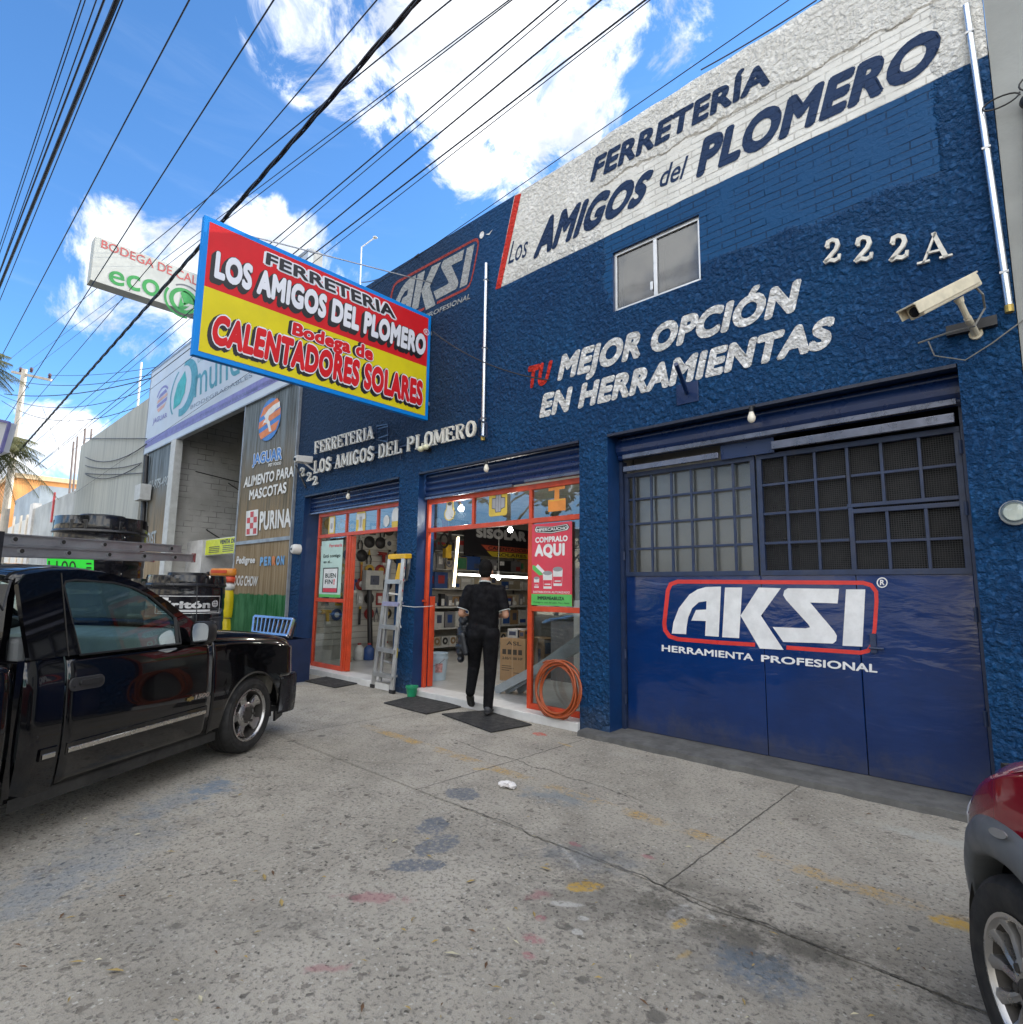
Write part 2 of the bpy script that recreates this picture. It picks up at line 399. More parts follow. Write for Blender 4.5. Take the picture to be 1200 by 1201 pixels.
# ================================================================== GROUND
def ground_mat(name, smooth_strip):
    m, t, b = newmat(name)
    pos = t.node('ShaderNodeNewGeometry').outputs['Position']
    x, y, z = t.xyz(pos)
    n_big = t.noise(pos, .55, 5, .6); n_mid = t.noise(pos, 3.2, 6, .65); n_fine = t.noise(pos, 45, 5, .7); n_grit = t.noise(pos, 160, 3, .7)
    c = t.mix(t.mr(n_big, .32, .7), (.33, .302, .25), (.455, .42, .355))
    c = t.mix(t.math('MULTIPLY', t.mr(n_mid, .42, .72), .55), c, (.235, .216, .18))
    c = t.mix(t.math('MULTIPLY', t.mr(n_fine, .49, .66), .72), c, (.085, .08, .072))
    c = t.mix(t.math('MULTIPLY', t.mr(n_grit, .54, .68), .6), c, (.42, .41, .38))
    # soft tyre tracks along the parking direction, broad soiling
    tx = t.math('ADD', t.math('MULTIPLY', x, .854), t.math('MULTIPLY', y, .52)); ty = t.math('SUBTRACT', t.math('MULTIPLY', y, .854), t.math('MULTIPLY', x, .52))
    trk = t.noise(t.comb(t.math('MULTIPLY', tx, 1.6), t.math('MULTIPLY', ty, .22)), 1.0, 5, .6)
    c = t.mix(t.math('MULTIPLY', t.mr(trk, .48, .68), .30), c, (.16, .145, .12))
    soil = t.mr(t.noise(pos, 1.35, 8, .72), .50, .72)
    c = t.mix(t.math('MULTIPLY', soil, .34), c, (.15, .135, .11))
    pale = t.mr(t.noise(t.vmath('ADD', pos, (7.3, 2.1, 0)), 1.9, 7, .7), .56, .74)
    c = t.mix(t.math('MULTIPLY', pale, .30), c, (.52, .50, .45))
    v3 = t.node('ShaderNodeTexVoronoi', feature='F1'); t.put(v3.inputs['Vector'], t.vmath('ADD', pos, t.vmath('SCALE', t.node_noise(pos, 40), scale=.03))); v3.inputs['Scale'].default_value = 46.0
    r3 = t.xyz(v3.outputs['Color'])
    pit = t.math('MULTIPLY', t.mr(v3.outputs['Distance'], .36, .22), t.mr(r3[0], .52, .53, smooth=False))
    c = t.mix(t.math('MULTIPLY', pit, t.mr(n_mid, .35, .6, .35, .85)), c, t.mix(t.mr(r3[1], .45, .55), (.06, .055, .047), (.50, .48, .43)))
    # exposed stones of the concrete, some dark, some rusty, some fallen out
    vo = t.node('ShaderNodeTexVoronoi', feature='F1'); t.put(vo.inputs['Vector'], t.vmath('ADD', pos, t.vmath('SCALE', t.node_noise(pos, 26), scale=.075)))
    vo.inputs['Scale'].default_value = 17.0
    rnd = t.xyz(vo.outputs['Color'])
    size = t.math('ADD', .16, t.math('MULTIPLY', rnd[1], .24))
    stone = t.mr(vo.outputs['Distance'], size, t.math('MULTIPLY', size, .72))
    pick = t.mr(rnd[0], .76 if smooth_strip else .46, .77 if smooth_strip else .47, smooth=False)
    patch = t.mr(n_mid, .34, .6, .25, 1.0)
    stone = t.math('MULTIPLY', t.math('MULTIPLY', stone, pick), patch)
    scol = t.mix(t.mr(rnd[2], .2, .8), (.055, .05, .045), (.17, .15, .125))
    c = t.mix(t.math('MULTIPLY', stone, .82), c, scol)
    # chewing gum and oil drips
    v2 = t.node('ShaderNodeTexVoronoi', feature='F1'); t.put(v2.inputs['Vector'], pos); v2.inputs['Scale'].default_value = 3.6
    r2 = t.xyz(v2.outputs['Color'])
    gum = t.math('MULTIPLY', t.mr(t.math('ADD', v2.outputs['Distance'], t.math('MULTIPLY', t.math('SUBTRACT', n_mid, .5), .22)), t.math('MULTIPLY', r2[1], .15), t.math('MULTIPLY', r2[1], .10)), t.mr(r2[0], .78, .79, smooth=False))
    c = t.mix(t.math('MULTIPLY', gum, .7), c, (.075, .07, .062))
    chip = t.mr(t.math('ADD', t.noise(pos, 34, 6, .75), t.math('MULTIPLY', n_mid, .25)), .50, .66, .12, 1.0)
    ndst = t.math('MULTIPLY', t.math('SUBTRACT', t.noise(pos, 9, 7, .72), .5), 3.0)
    for (px_, py_, rx, ry, rot, col, st, hard) in STAINS:
        dx = t.math('SUBTRACT', x, px_); dy = t.math('SUBTRACT', y, py_); cr, sr = math.cos(rot), math.sin(rot)
        a = t.math('MULTIPLY', t.math('ADD', t.math('MULTIPLY', dx, cr), t.math('MULTIPLY', dy, sr)), 1/rx)
        bb = t.math('MULTIPLY', t.math('SUBTRACT', t.math('MULTIPLY', dy, cr), t.math('MULTIPLY', dx, sr)), 1/ry)
        r = t.math('SQRT', t.math('ADD', t.math('MULTIPLY', a, a), t.math('MULTIPLY', bb, bb)))
        r = t.math('ADD', r, t.math('MULTIPLY', ndst, .55 if hard > .3 else 1.1))
        f = t.mr(r, 1.0, hard)
        if hard > .3: f = t.math('MULTIPLY', f, chip)
        f = t.math('MULTIPLY', f, t.mr(t.math('ADD', n_fine, t.math('MULTIPLY', n_mid, .4)), .5, .78, st, st*.9))
        c = t.mix(f, c, col)
    # worn yellow kerb line
    ye = t.math('MULTIPLY', t.mr(t.math('ABSOLUTE', t.math('ADD', y, t.math('ADD', 1.60, t.math('MULTIPLY', t.math('ADD', x, .45), -.045*0+.035)))), .075, .045), t.mr(n_mid, .44, .62))
    ye = t.math('MULTIPLY', ye, t.math('MULTIPLY', t.mr(n_fine, .62, .4), t.mr(x, -5.6, -4.9)))
    c = t.mix(t.math('MULTIPLY', ye, t.mr(t.noise(pos, .9, 2), .36, .56, .6, 1.0)), c, (.50, .31, .075))
    # joints and cracks
    wob = t.math('MULTIPLY', t.math('SUBTRACT', t.noise(pos, 2.5, 5, .6), .5), .22)
    wfine = t.math('MULTIPLY', t.math('SUBTRACT', t.noise(pos, 14, 4, .7), .5), .03)
    j = None
    def add(f):
        nonlocal j
        j = f if j is None else t.math('MAXIMUM', j, f)
    def line(coord, at, wdt, wb, lim=None):
        d = t.math('ABSOLUTE', t.math('SUBTRACT', t.math('ADD', coord, t.math('ADD', t.math('MULTIPLY', wob, wb), wfine)), at))
        f = t.mr(d, wdt, wdt*.35)
        if lim is not None: f = t.math('MULTIPLY', f, lim)
        add(f)
    line(y, -2.25, .0075, .9, t.math('MULTIPLY', t.mr(x, -3.3, -2.7), t.mr(t.noise(pos, 1.7, 4, .7), .38, .52, .25, 1.0)))
    for jx in (-1.53, -3.47, -5.6, -7.7, .5): line(x, jx, .006, .10, t.mr(y, -2.28, -2.22))
    line(t.math('ADD', y, t.math('MULTIPLY', x, .06)), -1.42, .006, 1.2, t.math('MULTIPLY', t.mr(x, -4.6, -4.2), t.mr(x, -2.0, -2.4)))
    line(t.math('SUBTRACT', y, t.math('MULTIPLY', x, .75)), 1.1, .006, 1.4, t.math('MULTIPLY', t.mr(y, -3.3, -3.0), t.mr(y, -1.7, -1.9)))
    c = t.mix(t.math('MULTIPLY', j, .66), c, (.045, .042, .036))
    # darker grime along the long joint, paler sweepings beside it
    gr = t.math('MULTIPLY', t.mr(t.math('ABSOLUTE', t.math('ADD', y, 2.33)), .34, .02), t.mr(t.math('ADD', n_mid, t.math('MULTIPLY', n_fine, .3)), .52, .74))
    gr = t.math('MULTIPLY', gr, t.mr(x, -2.6, -1.6))
    c = t.mix(t.math('MULTIPLY', gr, .75), c, (.075, .068, .055))
    t.put(b.inputs['Base Color'], c)
    t.put(b.inputs['Roughness'], t.mr(n_mid, .3, .7, .78, .95))
    h = t.math('ADD', t.math('MULTIPLY', n_fine, .55), t.math('MULTIPLY', n_grit, .25))
    h = t.math('ADD', h, t.math('MULTIPLY', stone, -.35)); h = t.math('SUBTRACT', h, t.math('MULTIPLY', j, 1.4))
    t.put(b.inputs['Normal'], t.bump(h, .9, .016))
    return m
SLATE = (.10, .125, .165); BLUE = (.10, .19, .30); PINK = (.36, .13, .15); YEL = (.55, .34, .05); WHT = (.50, .49, .46); OIL = (.085, .08, .07)
def ST(u, v, rx, ry, rot, col, st, hard):
    p = gnd(u, v); return (p.x, p.y, rx, ry, rot, col, st, hard)
STAINS = [ST(700, 1060, .62, .34, .7, OIL, .42, .1), ST(560, 985, .8, .4, .7, OIL, .25, .1), ST(850, 1120, .5, .3, .6, OIL, .4, .1),
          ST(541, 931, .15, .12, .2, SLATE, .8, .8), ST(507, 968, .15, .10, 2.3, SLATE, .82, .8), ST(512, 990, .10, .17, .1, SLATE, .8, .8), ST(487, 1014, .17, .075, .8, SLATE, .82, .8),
          ST(250, 924, .26, .20, 2.2, BLUE, .6, .1), ST(205, 938, .50, .26, 2.2, BLUE, .30, .1), ST(110, 1005, .85, .40, 2.2, BLUE, .20, .1), ST(40, 1050, .5, .3, 2.2, BLUE, .18, .1), ST(345, 800, .5, .14, .1, BLUE, .35, .1),
          ST(890, 1135, .24, .17, .2, (.11, .16, .22), .7, .4), ST(655, 935, .34, .17, .3, (.14, .2, .25), .5, .2), ST(690, 1005, .36, .2, .5, (.12, .15, .19), .48, .2),
          ST(440, 1052, .18, .06, .75, PINK, .55, .3), ST(388, 1135, .12, .03, .8, PINK, .5, .3), ST(626, 1100, .06, .04, .3, PINK, .7, .4), ST(630, 1048, .07, .06, .9, PINK, .5, .3), ST(633, 1076, .03, .03, 0, PINK, .8, .5), ST(674, 990, .05, .03, 0, PINK, .8, .5), ST(760, 1005, .06, .03, 0, PINK, .7, .5), ST(620, 1120, .04, .03, 0, PINK, .7, .5),
          ST(686, 1039, .11, .055, .9, YEL, .9, .7), ST(662, 1059, .10, .035, .6, WHT, .8, .6), ST(684, 1076, .035, .02, .4, WHT, .8, .6), ST(678, 1092, .03, .025, 0, WHT, .8, .6), ST(796, 1068, .10, .04, 1.5, WHT, .8, .6), ST(798, 1082, .075, .03, 1.4, YEL, .85, .6), ST(833, 1074, .03, .03, 0, WHT, .8, .6), ST(800, 1120, .06, .02, 1.4, YEL, .4, .3),
          ST(1117, 1082, .10, .06, .2, YEL, .85, .6), ST(1090, 982, .42, .12, .05, (.42, .43, .40), .5, .2), ST(668, 1003, .2, .02, 2.6, WHT, .6, .4),
          ST(565, 902, .09, .04, .6, YEL, .6, .4), ST(665, 874, .12, .02, 3.0, YEL, .5, .3), ST(633, 861, .085, .06, 0, (.50, .10, .07), .95, .86),
          ST(325, 1075, .4, .25, .4, (.15, .14, .12), .35, .1), ST(170, 1090, .5, .3, .4, (.16, .15, .13), .3, .1), ST(345, 1085, .05, .03, .3, OIL, .7, .6), ST(205, 1085, .05, .03, .9, OIL, .7, .6), ST(885, 1065, .05, .025, .3, OIL, .8, .7), ST(660, 1084, .05, .035, 0, OIL, .8, .7), ST(945, 1064, .06, .03, 0, OIL, .8, .7)]
g_apron = ground_mat('rough aggregate concrete', False)
STAINS_ALL = STAINS; g_walk = ground_mat('trowelled sidewalk concrete', True)
mb = MB(); mb.poly([(-1200, -1200, -.004), (1200, -1200, -.004), (1200, 1200, -.004), (-1200, 1200, -.004)])
tag(mb.build('ground', g_apron), kind='structure')
mb = MB(); mb.poly([(-40, -2.252, 0), (14, -2.252, 0), (14, .3, 0), (-40, .3, 0)])
tag(mb.build('sidewalk', g_walk), kind='structure')
mb = MB(); mb.poly([(-200, -15.6, 0), (200, -15.6, 0), (200, -8.2, 0), (-200, -8.2, 0)])
tag(mb.build('road', M('worn asphalt', (.06, .06, .06), .85, var=.2, vs=1.2, bump=.3, bs=30)), kind='structure')

# ================================================================== HARDWARE STORE
NAVY = (.003, .034, .108); NAVY_FLAT = (.003, .030, .11); WHITEP = (.62, .61, .57); REDP = (.62, .035, .02)
m, t, b = newmat('painted shop front plaster')
pos, x, z, x2, z2, brick, gap, nrm = wall_normal(t)
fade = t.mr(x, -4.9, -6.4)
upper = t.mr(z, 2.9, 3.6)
navy = t.mix(t.mr(t.noise(pos, 1.1, 5, .6), .3, .7), (.0022, .042, .134), (.0042, .060, .172))
navy = t.mix(t.math('MULTIPLY', brick, .8), navy, (.0026, .060, .172))
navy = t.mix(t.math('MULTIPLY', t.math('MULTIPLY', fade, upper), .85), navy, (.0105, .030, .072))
low = t.mr(t.math('ADD', z, t.math('MULTIPLY', t.math('SUBTRACT', t.noise(pos, 4, 5, .7), .5), .9)), .42, .0)
navy = t.mix(t.math('MULTIPLY', low, .42), navy, (.085, .09, .095))
strk = t.mr(t.noise(t.vmath('MULTIPLY', pos, (9, 1, .55)), 1.0, 6, .65), .56, .78)
navy = t.mix(t.math('MULTIPLY', strk, .28), navy, (.020, .060, .125))
dust = t.mr(t.noise(pos, 5.5, 7, .72), .55, .8)
navy = t.mix(t.math('MULTIPLY', dust, .10), navy, (.10, .14, .2))
navy = t.mix(t.math('MULTIPLY', t.math('MULTIPLY', gap, brick), .55), navy, (.002, .006, .02))
edge = t.math('MULTIPLY', t.math('SUBTRACT', t.noise(pos, 2.2, 4), .5), .05)
lim = t.math('ADD', -5.03, t.math('MULTIPLY', t.math('SUBTRACT', z, 5.29), .27))
band = t.math('MULTIPLY', t.mr(t.math('ADD', z, edge), 5.292, 5.300), t.mr(t.math('ADD', x, edge), t.math('SUBTRACT', lim, .005), t.math('ADD', lim, .005)))
wht = t.mix(t.mr(t.noise(pos, 2.0, 6, .65), .35, .7), (.66, .65, .61), (.82, .81, .77))
run = t.mr(t.noise(t.vmath('MULTIPLY', pos, (7, 1, .7)), 1.0, 6, .6), .5, .8)
wht = t.mix(t.math('MULTIPLY', run, .12), wht, (.30, .28, .24))
wht = t.mix(t.math('MULTIPLY', t.mr(t.noise(pos, 26, 4, .7), .54, .66), .22), wht, (.30, .285, .25))
wht = t.mix(t.math('MULTIPLY', t.math('MULTIPLY', gap, brick), .35), wht, (.3, .28, .25))
ledge = t.math('MULTIPLY', t.mr(t.math('ABSOLUTE', t.math('SUBTRACT', z2, 5.94)), .022, .006), t.mr(x2, -3.6, -3.3))
wht = t.mix(t.math('MULTIPLY', ledge, .6), wht, (.28, .24, .18))
t.put(b.inputs['Base Color'], t.mix(band, navy, wht))
b.inputs['Specular IOR Level'].default_value = .22; t.put(b.inputs['Roughness'], t.mix(band, (.58, .58, .58), (.8, .8, .8))); t.put(b.inputs['Normal'], nrm)
m_front = m
m_reveal = M('smooth navy reveal paint', NAVY_FLAT, .45, var=.15, vs=3, bump=.15, bs=20)
m_navysteel = M('navy painted steel', (.0055, .021, .085), .30, var=.12, vs=2.5, bump=.03, bs=5, spec=.6)
m_navyframe = M('navy painted bars', (.016, .030, .075), .42, var=.2, vs=8, dirt=.25)
m_grey = M('grey render', (.30, .31, .30), .85, var=.1, vs=1.5, bump=.2, bs=30)
m_white = M('white paint', (.68, .67, .64), .5, var=.06)
m_redframe = M('orange red steel paint', (.56, .060, .018), .42, var=.14, vs=6, dirt=.12)
m_tile = None
store = thing('hardware_store', 'dark blue hardware store with white lettered parapet and three wide doorways', 'store', (-5.1, 0, 0))
XL, XR, ZT = -10.15, -.05, 6.48
HOLES = [(-3.323, -.385, 0, 3.06), (-6.49, -3.686, 0, 3.055), (-9.80, -6.955, 0, 3.06), (-3.235, -2.25, 4.392, 5.072)]
def wall_holes(mb, xs_, zs_, holes, y0, y1, mi_front=0, mi_rev=1):
    xs = sorted(set(xs_ + [h[0] for h in holes] + [h[1] for h in holes])); zs = sorted(set(zs_ + [h[2] for h in holes] + [h[3] for h in holes]))
    inside = lambda cx, cz: any(h[0] < cx < h[1] and h[2] < cz < h[3] for h in holes)
    for i in range(len(xs)-1):
        for k in range(len(zs)-1):
            cx, cz = (xs[i]+xs[i+1])/2, (zs[k]+zs[k+1])/2
            if inside(cx, cz): continue
            a, b_, c, d = xs[i], xs[i+1], zs[k], zs[k+1]
            mb.add([(a, y0, c), (b_, y0, c), (b_, y0, d), (a, y0, d)], [(0, 1, 2, 3)], mi_front)
            mb.add([(a, y1, c), (b_, y1, c), (b_, y1, d), (a, y1, d)], [(3, 2, 1, 0)], mi_rev)
    for (a, b_, c, d) in holes:
        mb.add([(a, y0, c), (a, y1, c), (a, y1, d), (a, y0, d)], [(0, 1, 2, 3)], mi_rev)
        mb.add([(b_, y0, c), (b_, y1, c), (b_, y1, d), (b_, y0, d)], [(3, 2, 1, 0)], mi_rev)
        mb.add([(a, y0, d), (b_, y0, d), (b_, y1, d), (a, y1, d)], [(0, 1, 2, 3)], mi_rev)
        if c > 0: mb.add([(a, y0, c), (b_, y0, c), (b_, y1, c), (a, y1, c)], [(3, 2, 1, 0)], mi_rev)
mb = MB(); wall_holes(mb, [XL, XR], [-.05, ZT], HOLES, 0, .30)
mb.add([(XL, 0, ZT), (XR, 0, ZT), (XR, .30, ZT), (XL, .30, ZT)], [(0, 1, 2, 3)], 0)
mb.add([(XL, 0, -.05), (XL, .30, -.05), (XL, .30, ZT), (XL, 0, ZT)], [(3, 2, 1, 0)], 0)
mb.add([(XR, 0, -.05), (XR, .30, -.05), (XR, .30, ZT), (XR, 0, ZT)], [(0, 1, 2, 3)], 0)
random.seed(3)
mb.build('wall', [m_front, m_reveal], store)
# raised coping over the right half of the parapet, its top rounded off
mb = MB(); rows = []
for i in range(25):
    xx = -3.42 + i*(3.36/24); hh = .105*min(1, .35+i*.5) + .012*math.sin(i*1.7)
    rows.append([(xx, .003, ZT-.01), (xx, .006, ZT+hh*.6), (xx, .05, ZT+hh), (xx, .2, ZT+hh), (xx, .3, ZT-.01)])
mb.grid(rows); mb.poly(rows[0]); mb.poly(rows[-1][::-1])
mb.build('coping', m_front, store, smooth=50)
mb = MB()
mb.box(XL, XR, .302, 12, 5.6, 5.75); mb.build('roof', M('roof concrete', (.3, .29, .27), .9), store)
mb = MB(); mb.box(XL, XL+.12, .302, 12, -.05, 5.598); mb.box(XR-.12, XR, .302, 12, -.05, 5.598); mb.box(XL+.122, XR-.122, 11.8, 12, -.05, 5.598)
mb.build('side_wall', M('inner plaster', (.42, .40, .36), .8, var=.1), store)
# interior floor, ceiling, party wall between the shop and the closed bay
m, t, b = newmat('white floor tile'); MATS['white floor tile'] = m
pos = t.node('ShaderNodeNewGeometry').outputs['Position']
bt = t.node('ShaderNodeTexBrick'); t.put(bt.inputs['Vector'], pos); bt.offset = 0.0
for k, v in (('Scale', 1.0), ('Mortar Size', .004), ('Brick Width', .42), ('Row Height', .42), ('Mortar Smooth', .2)): bt.inputs[k].default_value = v
cc = t.mix(t.mr(t.noise(pos, 2.2, 6, .65), .35, .7), (.36, .36, .35), (.50, .50, .49))
cc = t.mix(t.math('MULTIPLY', t.mr(t.noise(pos, 7, 6, .7), .52, .75), .35), cc, (.30, .28, .25))
t.put(b.inputs['Base Color'], t.mix(t.math('MULTIPLY', bt.outputs['Fac'], .7), cc, (.18, .17, .155))); b.inputs['Roughness'].default_value = .28
m_tile = m
mb = MB(); mb.box(-9.799, -3.687, -.03, .31, -.02, .085)
# leave the pillar standing: two steps, one per doorway
mb = MB(); mb.box(-9.798, -6.957, -.035, .301, -.02, .088); mb.box(-6.488, -3.688, -.035, .301, -.02, .088)
mb.build('step', M('pale step tile', (.62, .62, .61), .4, var=.08, vs=5, dirt=.15), store, bevel=.006)
mb = MB(); mb.box(-10.028, -3.5, .303, 11.79, -.02, .086); mb.build('floor', m_tile, store)
mb = MB(); mb.box(-10.028, -.172, .303, 11.79, 3.25, 3.35); mb.build('ceiling', M('shop ceiling', (.40, .39, .36), .85), store)
mb = MB(); mb.box(-3.48, -3.36, .303, 11.79, -.02, 3.248); mb.build('partition', M('partition paint', (.55, .53, .48), .8), store)
m_sill = M('stained cement sill', (.10, .10, .098), .85, var=.25, vs=6, bump=.5, bs=30, dirt=.4)
mb = MB(); rows = []
for i in range(33):
    xx = -3.60 + i*(3.75/32); j = .018*math.sin(i*2.3)+.012*math.sin(i*5.1)
    j *= .45; rows.append([(xx, -.165+j, -.01), (xx, -.158+j, .044+j*.2), (xx, -.13+j, .052+j*.2), (xx, .30, .060)])
mb.grid(rows); mb.build('doorstep', m_sill, store, smooth=60)

# ---- painted stripe and lettering on the front
lm = {k: stucco_paint(n, c) for k, n, c in (('n', 'navy lettering paint', (.014, .036, .098)), ('r', 'red lettering paint', REDP), ('w', 'white lettering paint', (.82, .82, .81)))}
mb = MB(); mb.poly(fq((581, 339.5), (587.5, 337.5), (611.5, 226.5), (604, 229.5), y=-.003)); mb.build('painted_stripe', lm['r'], store)
mb = MB()
put_text(mb, 'FERRETERÍA', fq((692, 214.5), (903, 98), (905, 68), (699, 185)), NF, .004, .050); mb.build('painted_name', lm['n'], store); mb = MB()
put_text(mb, 'Los', fq((596, 310), (617, 301), (622, 273), (602, 283)), NF, .004, .0, fit='cap'); mb.build('painted_name', lm['n'], store); mb = MB()
put_text(mb, 'AMIGOS', fq((625, 305), (752, 239), (770, 196), (637, 257)), NF, .004, .060); mb.build('painted_name', lm['n'], store); mb = MB()
put_text(mb, 'del', fq((772, 221.5), (800, 210), (808, 182), (779, 194)), NF, .004, .012, fit='bbox'); mb.build('painted_name', lm['n'], store); mb = MB()
put_text(mb, 'PLOMERO', fq((816, 210), (1094, 83), (1111, 25), (826, 162)), NF, .004, .060)
mb.build('painted_name', lm['n'], store)
mb = MB(); put_text(mb, 'TU', fq((618, 456.5), (642, 451), (649, 422), (620, 430)), NF, .004, .06); mb.build('painted_word', lm['r'], store)
mb = MB()
put_text(mb, 'MEJOR OPCIÓN', fq((653.5, 447.5), (932, 366), (941, 326), (660, 416)), NF, .004, .062); mb.build('painted_slogan', lm['w'], store); mb = MB()
put_text(mb, 'EN HERRAMIENTAS', fq((632.5, 490.8), (973, 408), (982, 369), (638, 462)), NF, .004, .062)
mb.build('painted_slogan', lm['w'], store)

# ---- the tool maker's emblem: pixel outline read off the gate, kept in emblem coordinates 0..1
EM0, EM1, EM2, EM3 = (140, 420), (1050, 424), (1050, 120), (148, 115)
EMB = {'A': [(175, 338), (182, 290), (205, 230), (250, 172), (285, 150), (320, 140), (385, 138), (375, 352), (317, 348), (320, 285), (258, 283), (278, 238), (322, 236), (323, 200), (290, 205), (262, 230), (245, 270), (238, 312), (236, 341)],
       'K': [(402, 142), (475, 142), (462, 358), (390, 354)],
       'k': [(545, 142), (640, 145), (555, 262), (652, 408), (550, 402), (468, 262)],
       'S': [(670, 145), (888, 148), (882, 210), (765, 206), (868, 328), (879, 348), (876, 370), (862, 381), (650, 374), (605, 310), (745, 316), (765, 312), (758, 300), (662, 195), (650, 175), (655, 155)],
       'I': [(918, 150), (1000, 150), (988, 394), (903, 390)]}
EFR1 = [(530, 386), (380, 377), (200, 362), (165, 350), (147, 325), (143, 295), (158, 155), (170, 128), (200, 117), (600, 119), (990, 122), (1025, 132), (1046, 160), (1048, 200), (1040, 320), (1030, 385), (1012, 412), (980, 420), (800, 408), (664, 398)]
def z4(p): return (740+p[0]/3.636, 650+p[1]/3.636)
YG = .258
def emblem(mapp, nrm, d, parent, wm, rm, wd=.075, word=True, nm='painted_emblem'):
    mb = MB()
    for k in EMB: mb.poly([mapp(p)+nrm*d for p in EMB[k]][::-1])
    if word:
        put_text(mb, 'HERRAMIENTA', None, nrm, d, .03, mapf=lambda u, v: mapp((132+u*390, 413+u*42-v*(27+u*3))))
        put_text(mb, 'PROFESIONAL', None, nrm, d, .03, mapf=lambda u, v: mapp((556+u*496, 458+u*48-v*(29+u*7))))
    o = mb.build(nm, wm, parent)
    mb = MB(); P3 = [mapp(p) for p in EFR1]
    for i in range(len(EFR1)-1):
        pass
    for q in stroke2d(EFR1, 17): mb.poly([mapp(tuple(p))+nrm*d*.8 for p in q])
    mb.build('painted_border', rm, parent)
    return o
gate_w = M('white gate lettering', (.70, .71, .72), .34, var=.10, vs=7, dirt=.12)
gate_r = M('red gate lettering', (.58, .035, .03), .34, var=.1, vs=9)
# old emblem on the plaster left of the stripe (affine copy of the same drawing)
z5 = lambda x_, y_: fac(430+x_/6.316, 240+y_/6.316, 0)
tl, tr_, br_ = z5(192, 598), z5(838, 240), z5(795, 592)
gm = lambda p: Vector((fac(*z4(p), YG).x, 0, fac(*z4(p), YG).z))
g_tl, g_tr, g_br = gm((150, 117)), gm((1048, 122)), gm((1034, 420))
def wall_map(p):
    q = gm(p); u = (q.x-g_tl.x)/(g_tr.x-g_tl.x); v = (q.z-g_br.z)/(g_tr.z-g_br.z)
    lo = tl + (br_-tr_)
    return lo*(1-v)*(1-u) + br_*(1-v)*u + tr_*v*u + tl*v*(1-u)
emblem(wall_map, NF, .004, store, stucco_paint('faded white emblem paint', (.36, .37, .37)), stucco_paint('faded red emblem paint', (.34, .05, .04)))
mb = MB(); c0 = z5(855, 225); mb.poly([c0+Vector((.045*math.cos(a), -.004, .05*math.sin(a))) for a in [i*.5 for i in range(13)]]); c0 = z5(910, 215)
mb.poly([c0+Vector((-.07, -.004, .02)), c0+Vector((.0, -.004, -.02)), c0+Vector((.07, -.004, .035)), c0+Vector((0, -.004, .005))]); mb.build('paint_patch', lm['w'], store)

# ---- first floor window
mb = MB(); x0, x1, z0, z1 = -3.235, -2.25, 4.392, 5.072
for a in ((x0, x1, z0, z0+.035), (x0, x1, z1-.035, z1), (x0, x0+.03, z0+.035, z1-.035), (x1-.03, x1, z0+.035, z1-.035), (-2.765, -2.725, z0+.035, z1-.035)): mb.box(a[0], a[1], .03, .075, a[2], a[3])
mb.box(-2.80, -2.772, .018, .03, z0+.10, z0+.19)
wf = mb.build('window', M('aluminium frame', (.62, .63, .64), .35, .6, var=.05), store, bevel=.003)
mb = MB(); mb.box(x0+.03, x1-.03, .05, .056, z0+.035, z1-.035); mb.build('pane', glass('dusty window glass', (.50, .48, .46), 2.0, .06, bumpy=.12), wf)
mb = MB(); mb.box(x0-.1, -2.74, .22, .24, z0-.1, z1+.1); mb.build('pale_reflection_sheet', M('pale curtain', (.40, .36, .33), .9, var=.2, vs=3), wf)  # pale sheet painting the beige reflection in the left pane
mb = MB(); mb.box(-2.735, x1+.1, .22, .24, z0-.1, z1+.1); mb.build('reflection_sheet', M('patterned dark curtain', (.12, .115, .105), .9, var=.5, vs=4), wf)  # dark mottled sheet painting the cloud reflection in the right pane

# ---- roller shutters rolled up above each doorway
def shutter(x0, x1, zlo, zhi, y, rows, lath=None):
    mb = MB(); n = rows*6
    prof = []
    for i in range(n+1):
        f = i/n; zz = zlo+(zhi-zlo)*f; yy = y-.022*abs(math.sin(math.pi*rows*f))
        prof.append((yy, zz))
    mb.grid([[(x0, p[0], p[1]) for p in prof], [(x1, p[0], p[1]) for p in prof]])
    o = mb.build('roller_shutter', m_navysteel, store, smooth=50)
    mb = MB()
    for l in (lath or []): mb.box(*l)
    mb.build('bottom_rail', M('bare steel rail', (.16, .17, .22), .3, .8, var=.2), o, bevel=.004)
    return o
shutter(-9.78, -6.975, 2.74, 3.05, .12, 4, [(-9.75, -7.0, .07, .10, 2.715, 2.745)])
shutter(-6.47, -3.70, 2.70, 3.045, .12, 4, [(-6.44, -4.75, .065, .10, 2.672, 2.705), (-4.55, -3.72, .065, .10, 2.70, 2.735)])
shutter(-3.30, -.40, 2.80, 3.05, .18, 4, [(-3.22, -.42, .12, .155, 2.80, 2.845), (-3.22, -2.2, .13, .165, 2.665, 2.72), (-1.72, -.44, .13, .165, 2.672, 2.742)])
mb = MB(); mb.cyl((-3.31, .24, 2.93), (-.395, .24, 2.93), .11, n=16); mb.box(-2.2, -1.72, .20, .215, 2.66, 2.80); mb.build('shutter_roll', m_navysteel, store)
# angle iron along the lintel edges
mb = MB()
for a, b_ in ((-9.80, -6.96), (-6.49, -3.69), (-3.32, -.39)): mb.box(a+.002, b_-.002, -.012, .045, 3.032, 3.058)
mb.build('lintel_angle', M('dark steel angle', (.012, .018, .04), .5), store)

